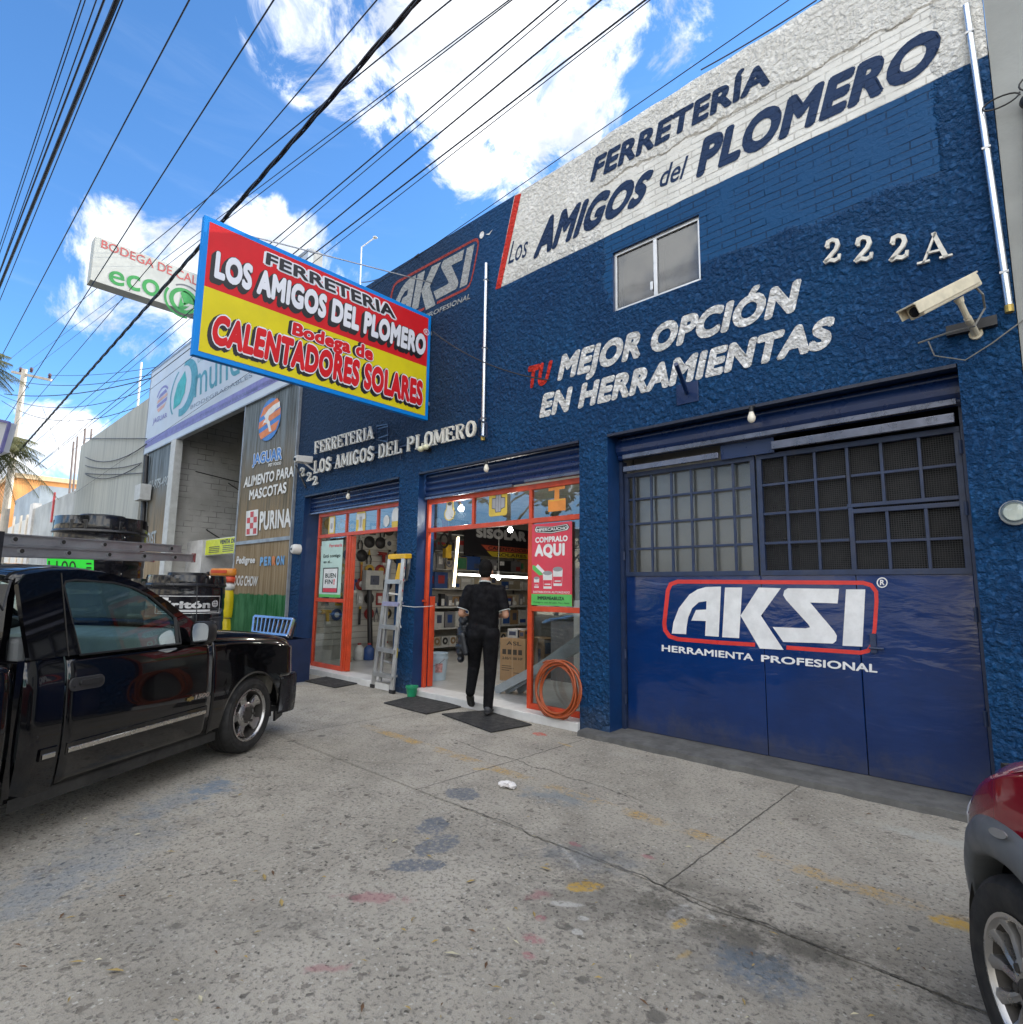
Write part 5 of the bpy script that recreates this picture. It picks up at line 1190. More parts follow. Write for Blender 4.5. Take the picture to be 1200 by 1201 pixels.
# utility pole
pb = atd(29, 433, 25); tilt = atd(12, 560, 25)
up_ = thing('utility_pole', 'pale concrete utility pole with a wooden crossarm, at far left', 'utility pole', (tilt.x, tilt.y, 0))
mb = MB(); mb.cyl((tilt.x-.1, tilt.y, 0), pb, .17, .10, 12); mb.build('pole', M('pale concrete pole', (.52, .47, .40), .85, var=.1), up_)
ca, cb = atd(14, 436, 25), atd(60.5, 446, 25); mb = MB(); mb.bar(ca, cb, .09, .10); mb.build('crossarm', M('weathered timber', (.40, .36, .31), .8), up_)
for u, v in ((36.5, 434), (58, 441), (24, 434)):
    mb = MB(); c = atd(u, v+3, 25); mb.lathe([(0, .24), (.05, .22), (.07, .12), (.04, .08), (.07, .04), (.02, 0)], c, (0, 0, 1), 10); mb.build('insulator', M('brown glazed insulator', (.07, .03, .04), .3), up_)
# wires: each one a long sagging line along the street at its own height
m_wire = M('black cable sheath', (.010, .010, .014), .5)
def wire(a, b_, z, r_, lab, sag=.10, x0=7.0, x1=None, twist=False, grp='power and telephone lines over the street'):
    A_ = gnd(*a, z); y = A_.y; B_ = fac(*b_, y); r_ = r_*.62 if r_ < .02 else r_
    s_ = (B_.z-A_.z)/(B_.x-A_.x)
    xe_ = x1 if x1 is not None else B_.x*1.0-25
    n = 40; pts = []
    for i in range(n+1):
        xx = x0+(xe_-x0)*i/n; pts.append(Vector((xx, y, A_.z+s_*(xx-A_.x))))
    mb = MB()
    if twist:
        n2 = 400
        for ph in (0, 2.1, 4.2):
            mb.tube([Vector((x0+(xe_-x0)*i/n2, y+r_*.8*math.cos(i*.35+ph), A_.z+s_*(x0+(xe_-x0)*i/n2-A_.x)+r_*.8*math.sin(i*.35+ph))) for i in range(n2+1)], r_*.62, 5)
    else: mb.tube(pts, r_, 6)
    o = mb.build('overhead_cable', m_wire); tag(o, lab, 'cable', grp)
WL = [((95, 0), (0, 287), 7.2, .009, 'thin cable, outermost of the bundle at the upper left'), ((100, 0), (2, 290), 7.3, .009, 'thin cable just inside the outermost one at the upper left'),
      ((113, 0), (7, 297), 7.2, .010, 'third thin cable of the bundle at the upper left'), ((122, 0), (8, 298), 7.0, .016, 'medium cable beside the thick one at the upper left'),
      ((137, 0), (15, 298), 6.8, .022, 'thickest black cable at the upper left'), ((144, 0), (22, 298), 6.8, .010, 'thin cable hugging the right of the thickest one'),
      ((222, 0), (65, 298), 7.6, .014, 'single cable between the left bundle and the signs'), ((321, 0), (138, 287), 7.6, .014, 'single cable running down to the pale sign'),
      ((442, 0), (188, 298), 7.4, .012, 'cable crossing the blue sky left of the big cloud'), ((400, 105), (163, 298), 7.0, .012, 'cable meeting the twisted bundle left of the big cloud'),
      ((597, 0), (200, 298), 6.9, .010, 'thin cable under the twisted bundle'), ((590, 8), (213, 298), 6.9, .010, 'thin cable doubled just below its twin under the twisted bundle'),
      ((655, 0), (300, 300), 6.9, .014, 'cable crossing the big cloud'), ((665, 0), (310, 300), 6.85, .009, 'thin cable doubled along the cloud crossing'),
      ((705, 0), (345, 297), 6.8, .015, 'dark cable below the middle of the big cloud'), ((757, 0), (365, 300), 6.75, .016, 'darkest cable along the lower edge of the big cloud'), ((752, 8), (375, 302), 6.72, .009, 'thin twin of the darkest cloud cable'),
      ((925, 0), (650, 190), 6.62, .009, 'thin cable nearest the parapet'), ((965, 0), (640, 222), 6.60, .012, 'cable running just over the parapet edge')]
for a, b_, z, r_, lab in WL: wire(a, b_, z, r_, lab)
wire((490, 0), (263, 257), 7.0, .0215, 'thick twisted cable bundle passing behind the red sign', twist=True)
wire((62, 498), (225, 367), 7.0, .012, 'cable below the pale sign heading to the pole', x0=-8) if False else None
# spans that cross the street
def span(a, b_, da, db, sag, r_, lab):
    A_ = atd(*a, da); B_ = atd(*b_, db); mb = MB()
    mb.tube([A_.lerp(B_, i/24)-Vector((0, 0, sag*4*(i/24)*(1-i/24))) for i in range(25)], r_, 5)
    o = mb.build('overhead_cable', m_wire); tag(o, lab, 'cable', 'drop wires to the warehouse')
span((5, 443), (232, 424), 26, 18, .55, .013, 'drop wire from the pole to the banner top, uppermost one')
span((5, 462), (232, 426), 26, 18, .45, .018, 'thicker drop wire from the pole to the banner top')
span((2, 470), (224, 447), 26, 18, 1.1, .013, 'low sagging drop wire in front of the banner')
span((0, 463), (235, 428), 26, 18, .95, .012, 'second sagging drop wire in front of the banner')
span((60, 440), (235, 420), 25, 18, .2, .010, 'faint straight drop wire above the banner')
span((50, 478), (70, 530), 30, 31, .0, .012, 'short stray wire hanging below the drop wires')
span((508, 389), (645, 446), 6.75, 5.2, .10, .007, 'pale thin wire from the red sign across the blue wall')
span((424, 331), (491, 298), 14, 8.7, .12, .012, 'wire from the roof mast to the parapet')
span((1152, 2), (720, 196), 4.9, 7.2, .06, .007, 'thin wire stapled across the white parapet lettering')
span((958, 0), (822, 82), 6.0, 6.6, .02, .008, 'wire dropping onto the white parapet from the street')
# mast and block on the roof
ms = thing('street_lamp', 'thin pale lamp mast with a bent top rising behind the roof', 'street lamp', (-14.5, 3.8, 6))
A_ = atd(424, 345, 17); B_ = atd(424, 290, 17); C_ = atd(440, 278.5, 17); mb = MB(); mb.cyl((A_.x, A_.y, 5.9), B_, .022, .018, 8); mb.build('pole', m_white, ms)
mb = MB(); mb.cyl(B_, C_, .018, n=8); mb.ell(C_, (.07, .07, .03)); mb.build('lamp_arm', m_white, ms)
c = fac(364, 300, 1.5); mb = MB(); mb.prism([(c.x-.2, 1.4, 5.76), (c.x+.2, 1.4, 5.76), (c.x+.17, 1.4, c.z+.1), (c.x-.17, 1.4, c.z-.05)], (0, .35, 0)); mb.cyl((c.x, 1.58, c.z-.02), (c.x, 1.58, c.z+.2), .03, n=8)
o = mb.build('roof_vent', M('grey cement block', (.38, .38, .36), .85)); tag(o, 'small grey vent block on the roof just above the red sign', 'vent')
# little scrap of sign at the left frame edge
sg = thing('projecting_sign', 'white sign with a violet rim at the far left edge', 'sign', atd(0, 515, 14))
a = atd(-6, 512, 14); d1 = (atd(10, 500, 14)-atd(0, 520, 14))
mb = MB(); P = [atd(u, v, 14) for u, v in ((-22, 488), (12, 496), (2, 530), (-24, 540))]; mb.prism(P, -FW*-.2); mb.build('sign_box', s_wht, sg)
mb = MB(); 
for i in range(4): mb.bar(P[i]-FW*.02, P[(i+1) % 4]-FW*.02, .06, .06)
mb.build('rim', b_p, sg)
mb = MB(); mb.cyl((P[3].x, P[3].y, 0), P[0], .06, n=8); mb.build('post', MATS['galvanised steel'], sg)
# ================================================================== TREES AND PALMS
m, t, b = newmat('palm frond'); co = t.node('ShaderNodeNewGeometry').outputs['Position']
t.put(b.inputs['Base Color'], t.mix(t.mr(t.noise(co, 2.5, 3), .3, .7), (.075, .095, .035), (.20, .19, .07))); b.inputs['Roughness'].default_value = .55
m_frond = m
m_bark = M('palm bark', (.17, .13, .09), .95, var=.3, vs=3, bump=.6, bs=12)
def palm(loc, h, r_, n, lab, droop=1.0, seed=1, name='palm_tree'):
    rnd = random.Random(seed); t_ = thing(name, lab, 'palm tree', loc, group=None)
    mb = MB(); mb.tube([(.15*math.sin(z*.5), 0, z) for z in [h*i/8 for i in range(9)]], [.20-.07*i/8 for i in range(9)], 10); mb.build('trunk', m_bark, t_, local=True, smooth=60)
    mb = MB(); top = Vector((.15*math.sin(h*.5), 0, h))
    for k in range(n):
        az = rnd.uniform(0, 6.28); el = rnd.uniform(-.5, 1.15); L = r_*rnd.uniform(.75, 1.1); dh = Vector((math.cos(az), math.sin(az), 0))
        pts = []
        for i in range(11):
            f = i/10; pts.append(top + dh*(L*f*math.cos(el*(1-.2*f))) + Vector((0, 0, L*(math.sin(el)*f - droop*(.55+.25*rnd.random()*0)*f*f))))
        mb.tube(pts, [.02*(1-.8*i/10)+.004 for i in range(11)], 4)
        for i in range(1, 40):
            f = i/40; a = pts[min(9, int(f*10))]; c = pts[min(10, int(f*10)+1)]; p = a.lerp(c, f*10-int(f*10)); d = (c-a).normalized(); sd = d.cross(Vector((0, 0, 1))).normalized()
            ll = r_*.27*math.sin(math.pi*(f*.85+.12))
            for s_ in (-1, 1):
                e = p + sd*s_*ll*.72 + d*ll*.5 + Vector((0, 0, -ll*(.55+.5*rnd.random()))); w_ = d*.016*r_*.5
                mb.add([p-w_, p+w_, e], [(0, 1, 2)])
    mb.build('crown', m_frond, t_, local=True); return t_
b1 = atd(-12, 528, 21); palm((b1.x, b1.y, 0), b1.z, 2.0, 46, 'dry drooping palm in front of the concrete pole', 1.15, 3)
b2 = atd(-34, 425, 13); palm((b2.x, b2.y, 0), b2.z, 1.05, 34, 'sunlit yellowish palm at the far left edge, higher than the other', .9, 8)
# trees over the road behind the viewer, seen in the shop glass
m, t, b = newmat('tree leaves'); co = t.node('ShaderNodeNewGeometry').outputs['Position']
t.put(b.inputs['Base Color'], t.mix(t.mr(t.noise(co, 1.4, 4), .3, .7), (.035, .06, .018), (.09, .115, .04))); b.inputs['Roughness'].default_value = .6
m_leaf = m
def tree(loc, h, r_, lab, seed):
    rnd = random.Random(seed); t_ = thing('street_tree', lab, 'tree', loc)
    mb = MB(); mb.tube([(0, 0, 0), (.1, 0, h*.3), (.0, .1, h*.6), (.1, .1, h*.9)], [.22, .18, .12, .04], 9)
    tips = []
    for k in range(9):
        a = k*2.4; z0_ = h*(.35+.05*k); e = Vector((math.cos(a)*r_*.7, math.sin(a)*r_*.7, z0_+r_*.5)); mb.tube([(0, 0, z0_), e*.5+Vector((0, 0, z0_*.5)), e], [.07, .05, .02], 6); tips.append(e)
    mb.build('trunk', m_bark, t_, local=True, smooth=60)
    mb = MB(); cl = [Vector((rnd.gauss(0, .42), rnd.gauss(0, .42), rnd.gauss(0, .36)))*r_+Vector((0, 0, h*.78)) for _ in range(34)]+tips
    for c in cl:
        rr = r_*rnd.uniform(.16, .32)
        for _ in range(170):
            p = c+Vector((rnd.gauss(0, 1), rnd.gauss(0, 1), rnd.gauss(0, .8)))*rr*.6; d = Vector((rnd.gauss(0, 1), rnd.gauss(0, 1), rnd.gauss(0, .7))).normalized(); e = d.orthogonal().normalized(); s_ = rnd.uniform(.22, .42)
            mb.add([p-e*s_*.5, p+d*s_, p+e*s_*.5, p-d*s_], [(0, 1, 2, 3)])
    mb.build('crown', m_leaf, t_, local=True)
for i, (x_, y_, h_, r_) in enumerate(((-11, -16.2, 12, 4.2), (-2.5, -17.2, 9.5, 3.2), (-21, -16.8, 13, 4.5))):
    tree((x_, y_, 0), h_, r_, ('broad street tree across the road', 'smaller street tree across the road', 'tallest street tree across the road')[i], 20+i)
ob2 = thing('opposite_building', 'long cream building across the road behind the viewer', 'building', (-10, -24, 0))
mb = MB(); mb.box(-60, 30, -30, -22, 0, 5.0); mb.build('wall', M('cream render', (.62, .58, .48), .9, var=.1, vs=.5), ob2)
mb = MB()
for k in range(12): mb.box(-56+7*k, -53+7*k, -22, -21.96, 0, 2.8)
mb.build('shutter', M('grey shutters', (.25, .27, .3), .6), ob2)

# ================================================================== WATER TANKS
m_tank = M('black tank plastic', (.012, .012, .014), .30, var=.2, vs=3, bump=.06, bs=3)
m_wrap = M('glossy wrapped tank side', (.010, .010, .013), .10, var=.3, vs=2, bump=.12, bs=5)
def tank(lab, c, r_, h, lobes=6, label=False, fb=.80):
    t_ = thing('water_tank', lab, 'water tank', (c.x, c.y, 0), 0, 'black water tanks on the pavement')
    mb = MB(); hb = h*fb; rise = (h-hb)*.70
    prof = [(0, 0), (r_, .0)]
    for i in range(9):
        z0_ = hb*i/8; prof += [(r_, z0_+.01), (r_*1.0, z0_+hb/16), (r_*.985, z0_+hb/8-.012)]
    mb.lathe(prof, (0, 0, 0), (0, 0, 1), 48); mb.build('body', m_wrap, t_, smooth=50, local=True)
    mb = MB(); mb.lathe([(r_*.985, hb-.01), (r_*1.03, hb+.01), (r_*1.0, hb+.05), (r_*.78, hb+rise*.72), (r_*.50, hb+rise), (r_*.48, hb+rise*1.03)], (0, 0, 0), (0, 0, 1), 48)
    for k in range(lobes):
        a = 2*math.pi*k/lobes+.35; ca, sa = math.cos(a), math.sin(a); ta = Vector((-sa, ca, 0)); ra = Vector((ca, sa, 0))
        b4 = [ra*r_*.62-ta*r_*.2, ra*r_*.99-ta*r_*.2, ra*r_*.99+ta*r_*.2, ra*r_*.62+ta*r_*.2]; zt_ = hb+rise*.85
        mb.hexa([p+Vector((0, 0, hb)) for p in b4], [p+Vector((0, 0, zt_)) for p in b4])
    mb.build('shoulder', m_tank, t_, smooth=35, local=True, bevel=.01)
    mb = MB(); mb.lathe([(r_*.50, hb+rise*.95), (r_*.50, h-.02), (r_*.47, h), (0, h)], (0, 0, 0), (0, 0, 1), 40); mb.build('lid', m_tank, t_, smooth=40, local=True)
    return t_
tc = atd(111, 700, 9.5+.75); tank('largest black water tank with a screw lid behind the pickup cab', tc, .70, atd(111, 597, 9.5).z, fb=.87)
tc2 = atd(218, 700, 8.9); T2 = tank('black water tank with a white printed label, in front of the warehouse bay', tc2, .54, atd(218, 671, 8.6).z, fb=.87)
tc3 = atd(190, 700, 9.9); tank('black water tank half hidden behind the labelled one', tc3, .52, atd(190, 676, 9.6).z, fb=.87)
va = math.atan2(CAM.y-tc2.y, CAM.x-tc2.x); zA, zB = atd(225, 699, 8.4).z, atd(225, 720, 8.4).z
def cylmap(u, v, r_=.548): a = va + (u-.5)*1.75 + .12; return Vector((tc2.x+r_*math.cos(a), tc2.y+r_*math.sin(a), zB+(zA-zB)*v))
mb = MB()
def cpoly(mb, u0, u1, v0, v1, n=10):
    mb.grid([[cylmap(u0+(u1-u0)*i/n, v) for i in range(n+1)] for v in (v0, v1)])
cpoly(mb, 0, 1, .96, 1); cpoly(mb, 0, 1, 0, .04); cpoly(mb, 0, .012, .04, .96, 1); cpoly(mb, .988, 1, .04, .96, 1); cpoly(mb, .22, .80, .10, .22); cpoly(mb, .05, .2, .1, .13); cpoly(mb, .8, .95, .1, .13); cpoly(mb, .1, .2, .74, .9)
put_text(mb, 'Tritón', None, (0, 0, 0), 0, .05, mapf=lambda u, v: cylmap(.06+.74*u, .30+.42*v)); 
for q in stroke2d(circle((.89, .55), .055, .19, 14), .02, True): mb.poly([cylmap(p[0], p[1]) for p in q])
for k in range(3): cpoly(mb, .835, .945, .40+.12*k, .44+.12*k, 2)
for k in range(2): cpoly(mb, .865+.04*k, .875+.04*k, .38, .74, 1)
mb.build('printed_label', M('white tank print', (.62, .62, .62), .5), T2)
P = [atd(55, 672, 8.6), atd(110, 672, 8.6), atd(110, 655.2, 8.6), atd(55, 654.2, 8.6)]
nrm = (CAM-P[0]).normalized()
mb = MB(); mb.prism(P, -nrm*.01); po = mb.build('price_poster', M('fluorescent green card', (.03, .78, .05), .6, var=.03)); tag(po, 'fluorescent green hand lettered poster on the largest tank', 'poster')
mb = MB(); put_text(mb, '1100', sub(P, .03, .62, -.1, .8), nrm, .004, .0); put_text(mb, '=', sub(P, .84, .95, .3, .7), nrm, .004, 0, fit='bbox'); mb.build('lettering', s_blk, po)
# slatted chrome grille leaning by the left corner
gp4 = [fac(297, 742, -.75), fac(338, 746, -.75), fac(344, 727, -.55), fac(299, 723, -.55)]
gr_ = thing('vehicle_grille', 'chrome slatted grille panel propped on a crate by the store corner', 'grille', (gp4[0].x, gp4[0].y, 0))
m_chr = M('chrome plastic', (.55, .56, .60), .18, .9)
mb = MB(); g_n = (gp4[1]-gp4[0]).cross(gp4[3]-gp4[0]).normalized()
for i in range(4): mb.bar(gp4[i], gp4[(i+1) % 4], .05, .05, g_n)
mb.build('surround', m_chr, gr_, bevel=.006)
mb = MB()
for i in range(1, 9): mb.bar(bil(gp4, i/9, .06), bil(gp4, i/9, .94), .025, .03, g_n)
mb.build('slats', m_chr, gr_)
mb = MB(); mb.prism([p-g_n*.06 for p in gp4], -g_n*.02); mb.build('backing', M('black plastic', (0, 0, 0)), gr_)
cr = thing('plastic_crate', 'dark blue crate under the chrome grille', 'crate', (gp4[0].x, gp4[0].y, 0))
x0_, x1_ = gp4[0].x-.1, gp4[1].x+.1; zb = min(gp4[0].z, gp4[1].z)-.03
mb = MB(); mb.box(x0_, x1_, -.95, -.92, 0, zb); mb.box(x0_, x1_, -.45, -.42, 0, zb); mb.box(x0_, x0_+.03, -.918, -.452, 0, zb); mb.box(x1_-.03, x1_, -.918, -.452, 0, zb); mb.box(x0_+.031, x1_-.031, -.918, -.452, .02, .05); mb.build('crate_body', M('dark blue plastic', (.01, .02, .06), .4), cr)

# ================================================================== PAVEMENT THINGS
m_mat = M('black ribbed rubber mat', (.022, .022, .022), .85, var=.35, vs=9, bump=.6, bs=90, dirt=.35)
def mat_quad(name, lab, pts, th=.014):
    P = [gnd(*p) for p in pts]; mb = MB(); mb.prism([Vector((p.x, p.y, .003)) for p in P], (0, 0, th)); o = mb.build(name, m_mat, bevel=.004); return tag(o, lab, 'door mat', 'rubber mats at the shop steps'), P
mat_quad('door_mat', 'dark rubber mat under the walking man', ((518, 838.5), (576, 860), (624, 851), (570, 834.5)))
mat_quad('door_mat', 'dark rubber mat before the step, between ladder and walking man', ((450, 825.5), (500, 838.5), (541, 830), (492, 815.5)))
mat_quad('door_mat', 'dark rubber mat before the farther entrance', ((357, 799.5), (393, 807.5), (432, 800), (396, 792)))
# step ladder
lad = thing('step_ladder', 'tall aluminium step ladder with yellow top cap leaning by the blue pillar', 'step ladder', (-6.95, -.15, 0))
m_alu = M('ladder aluminium', (.56, .57, .57), .38, .75, var=.12, vs=6, dirt=.15); m_ycap = M('yellow ladder plastic', (.72, .42, .015), .45)
fl = [gnd(437.5, 806.5), gnd(460, 813.5)]; ft = [fac(457.5, 656, -.10), fac(473.5, 655, -.13)]
fl = [Vector((p.x, p.y, 0)) for p in fl]
rl = [gnd(446, 801, .088), gnd(465, 806.5)]; rt = [fac(464, 655, .02) - Vector((0, .09, 0)), fac(480, 655, -.03)]
mb = MB()
for k in range(2): mb.bar(fl[k]+Vector((0, 0, .03)), ft[k], .03, .075, (1, 0, 0))
mb.build('front_rail', m_alu, lad, bevel=.003)
mb = MB()
for k in range(2): mb.bar(rl[k]+Vector((0, .0, .02)), rt[k], .022, .05, (1, 0, 0))
for f in (.18, .45, .72): mb.bar(rl[0].lerp(rt[0], f), rl[1].lerp(rt[1], f), .012, .025)
mb.build('rear_rail', m_alu, lad)
for f in (.125, .315, .49, .665, .835):
    a, c = fl[0].lerp(ft[0], f), fl[1].lerp(ft[1], f); mb = MB(); mb.bar(a+Vector((0, .015, 0)), c+Vector((0, .015, 0)), .09, .028, (0, 0, 1)); mb.bar(a+Vector((0, -.03, -.02)), c+Vector((0, -.03, -.02)), .006, .05, (0, 0, 1)); mb.build('step', m_alu if f != .665 else M('violet worn step', (.42, .40, .58), .4, .5), lad)
mb = MB(); ax = (ft[1]-ft[0]); u0_ = ax.normalized(); q = [ft[0]-u0_*.05, ft[1]+u0_*.05, rt[1]+u0_*.06+Vector((0, .02, 0)), rt[0]-u0_*.0+Vector((0, .02, 0))]; mb.hexa([p+Vector((0, -.012, -.005)) for p in q], [p+Vector((0, -.012, .065)) for p in q]); mb.build('top_cap', m_ycap, lad, bevel=.012)
mb = MB(); a = fl[0].lerp(ft[0], .92); c = fl[1].lerp(ft[1], .86); P = [ft[0].lerp(ft[1], .55)-Vector((0, -.02, .06)), ft[1]-Vector((0, -.02, .06)), fl[1].lerp(ft[1], .84)+Vector((0, .03, 0)), fl[0].lerp(ft[0], .84).lerp(fl[1].lerp(ft[1], .84), .4)+Vector((0, .03, 0))]; mb.prism(P, (0, .008, 0)); mb.build('tool_shelf', m_ycap, lad)
for k in range(2): mb = MB(); mb.bar(fl[k]+Vector((0, 0, .0)), fl[k]+Vector((0, 0, .05)), .05, .09, (1, 0, 0)); mb.build('rubber_foot', MATS['black plastic'], lad)
mb = MB(); mb.bar(rl[1], rl[1]+Vector((0, 0, .05)), .03, .06, (1, 0, 0)); mb.build('rubber_foot', MATS['black plastic'], lad)
mb = MB(); s1 = ft[1].lerp(rt[1], .5)
for f, h_, mi in ((.30, .13, 2), (.70, .05, 1), (.76, .03, 0), (.84, .03, 0), (.88, .05, 1), (.93, .03, 0), (.62, .05, 1)):
    a = fl[1].lerp(ft[1], f)+u0_*.018; dd = (ft[1]-fl[1]).normalized(); mb.bar(a-dd*h_/2+Vector((.0, .0, 0)), a+dd*h_/2, .004, .06, (1, 0, 0), mi=mi)
mb.build('sticker', [p_r, p_w, M('black yellow sticker', (.35, .28, .01), .5)], lad)
a = fl[1].lerp(ft[1], .65); c = fac(508, 710.5, .10)
mb = MB(); mb.tube([a.lerp(c, i/10)-Vector((0, 0, .02*math.sin(math.pi*i/10))) for i in range(11)], .004, 5); mb.tube([a+Vector((.02, -.02, -.02)), a+Vector((.07, -.03, -.12)), a+Vector((.05, -.03, -.22)), a+Vector((.09, -.03, -.3))], .004, 5); mb.tube([a+Vector((.03, -.02, 0)), a+Vector((.04, -.03, -.14)), a+Vector((.08, -.03, -.17))], .004, 5)
o = mb.build('tie_rope', M('white cord', (.6, .6, .58), .8)); tag(o, 'white cord tying the step ladder to the shop door', 'cord')
# bucket, cup
bc = gnd(504, 798, .088)
bu = thing('plastic_bucket', 'pale blue white plastic bucket just inside the wider entrance', 'bucket', (bc.x, bc.y+.14, .087))
m_bk = M('pale blue bucket plastic', (.45, .56, .64), .4, var=.06)
mb = MB(); mb.lathe([(0, .004), (.125, .004), (.128, 0), (.152, .30), (.16, .302), (.16, .33), (.152, .332), (.152, .375), (.160, .377), (.16, .392), (.148, .392), (.124, .01), (0, .012)], (0, 0, 0), (0, 0, 1), 32); mb.build('bucket_body', m_bk, bu, smooth=45, local=True)
mb = MB(); mb.tube([(.163*math.cos(a), .163*math.sin(a), .34-.13*abs(math.sin((a-.2)))) for a in [math.pi*1.0+i*math.pi/14 for i in range(15)]], .004, 5); mb.build('handle', m_chr, bu, local=True)
mb = MB(); mb.grid([[(.1535*math.cos(a)*(1-.04*(zz < .2)), .1535*math.sin(a)*(1-.04*(zz < .2)), zz) for a in [-.9+i*.08 for i in range(10)]] for zz in (.12, .25)]); mb.build('printed_label', M('faded red label', (.5, .25, .24), .6, var=.4, vs=25), bu, local=True)
cc_ = gnd(484, 804.5, .0)
cu_ = thing('plastic_pot', 'small green plastic pot on the ground by the blue pillar', 'pot', (-6.70, -.02+.0, .088))
cu_.location = (fac(484, 803, -.012).x, -.012+.09, .0885); PM[cu_.name] = Matrix.Translation(cu_.location)
cu_.location = (fac(484, 803, -.09).x, -.10, .0); PM[cu_.name] = Matrix.Translation(cu_.location)
mb = MB(); mb.lathe([(0, .0), (.055, .0), (.075, .125), (.085, .125), (.085, .15), (.074, .15), (.052, .012), (0, .012)], (0, 0, 0), (0, 0, 1), 24); mb.build('pot_body', M('green plastic', (.015, .26, .12), .4), cu_, smooth=45, local=True)
# coil of copper coloured hose
co_ = thing('hose_coil', 'coil of copper orange hose leaning on the shop window by the pillar', 'hose', (-4.0, .03, .09))
m_hose = M('copper orange hose', (.33, .068, .018), .34, var=.1, vs=12)
c = fac(655, 811, .03); rng = random.Random(5); pts = []
NTURN = 9
for i in range(NTURN*40+1):
    a = 2*math.pi*i/40; k = i/40
    r_ = .275+.018*math.sin(k*1.9)+.012*math.sin(a*2+k); off = .02*math.sin(k*2.1)
    pts.append(Vector((c.x+.012+off+r_*.98*math.cos(a)+.035*math.sin(k*1.3), -.02+.018*(k-4)*.55+.05*math.sin(a)*.6, .098+.285+.0+r_*math.sin(a)+.018*math.sin(k*2.9))))
pts = [Vector((p.x, min(p.y, .13), max(p.z, .104))) for p in pts]
mb = MB(); mb.tube(pts, .0105, 8); mb.build('coiled_tube', m_hose, co_, smooth=60)
mb = MB(); e = pts[-1]; mb.tube([e, e+Vector((-.02, -.02, .12)), e+Vector((-.12, -.02, .22)), e+Vector((-.3, .0, .27)), e+Vector((-.43, .04, .26)), e+Vector((-.5, .05, .23))], .0105, 8); mb.build('loose_end', m_hose, co_, smooth=60)
# litter
mb = MB(); c = gnd(594, 925); rng = random.Random(2)
for k in range(3): mb.ell((c.x+.035*(k-1), c.y+.01*k, .022+.006*(k == 1)), (.035, .03, .022), 9, 6)
mb.v = [v+Vector((rng.uniform(-1, 1), rng.uniform(-1, 1), rng.uniform(-.4, 1)))*.009 for v in mb.v]
o = mb.build('crumpled_paper', M('white tissue', (.72, .70, .70), .9)); tag(o, 'crumpled white paper scrap on the pavement', 'paper scrap')
mb = MB(); rng = random.Random(11)
for k in range(130):
    if k < 12: u, v = ((320, 1025), (310, 1030), (552, 1035), (275, 1035), (640, 1020), (20, 1110), (90, 1130), (135, 1140), (380, 1030), (530, 1120), (330, 1060), (200, 1000))[k]
    else: u, v = rng.uniform(0, 1100), rng.uniform(930, 1200)
    p = gnd(u, v); 
    if p.y > -.3: continue
    a = rng.uniform(0, 6.28); L = rng.uniform(.008, .03)*(1.35 if k < 12 else .8); d = Vector((math.cos(a), math.sin(a), 0)); e = Vector((-d.y, d.x, 0))*L*.28
    mb.add([p-d*L+Vector((0, 0, .004)), p-e+Vector((0, 0, .008)), p+d*L+Vector((0, 0, .007)), p+e+Vector((0, 0, .010))], [(0, 1, 2, 3)], rng.choice([0, 0, 1, 2]))
o = mb.build('leaf_litter', [M('dry leaf', (.34, .25, .09), .8), M('pale straw', (.48, .44, .30), .8), M('brown leaf', (.13, .07, .035), .8)]); tag(o, kind='stuff')
# ================================================================== POSTERS ON THE SHOP GLASS
YPO = YF-.006
Q = [fac(*q, YPO) for q in ((623.3, 711), (671, 709.5), (671, 611), (623.7, 615.5))]
zb_, zt_ = (Q[0].z+Q[1].z)/2, (Q[2].z+Q[3].z)/2
Q = [Vector((Q[0].x, YPO, zb_)), Vector((Q[1].x, YPO, zb_)), Vector((Q[1].x, YPO, zt_)), Vector((Q[0].x, YPO, zt_))]
v_pk = M('crimson poster vinyl', (.62, .045, .075), .45, var=.05); v_gn = M('green poster vinyl', (.10, .46, .10), .45, var=.05); v_w = M('white poster print', (.70, .70, .69), .5); v_k = M('black poster print', (.015, .03, .02), .5); v_gr = M('grey poster print', (.28, .29, .30), .5)
mb = MB(); mb.prism(Q, (0, .004, 0)); po = mb.build('poster', v_pk); tag(po, 'crimson poster with white capitals and a green foot on the shop window', 'poster')
mb = MB()
def R(u0, u1, v0, v1, mi, d=.001): mb.poly([p+NF*d for p in sub(Q, u0, u1, v0, v1)], mi)
R(0, 1, 0, .135, 1)
hexp = [(.06, .93), (.10, .975), (.5, .955), (.90, .975), (.95, .93), (.90, .895), (.5, .868), (.10, .895)]
mb.poly([bil(Q, u, v)+NF*.001 for u, v in hexp][::-1], 3); mb.poly([bil(Q, .5+(u-.5)*.96, .925+(v-.925)*.86)+NF*.0015 for u, v in hexp][::-1], 2); mb.poly([bil(Q, .5+(u-.5)*.92, .925+(v-.925)*.70)+NF*.002 for u, v in hexp][::-1], 3)
put_text(mb, 'IMPERCAUCHO', sub(Q, .10, .90, .905, .942), NF, .003, .03, mi=2)
put_text(mb, 'COMPRALO', sub(Q, .09, .90, .765, .835), NF, .002, .05, mi=2)
put_text(mb, 'AQUI', sub(Q, .08, .83, .595, .745), NF, .002, .06, mi=2)
put_text(mb, 'DISTRIBUIDOR AUTORIZADO', sub(Q, .05, .95, .147, .172), NF, .002, .01, mi=2)
put_text(mb, 'IMPERMEABILIZA', sub(Q, .16, .82, .065, .108), NF, .002, .045, mi=3)
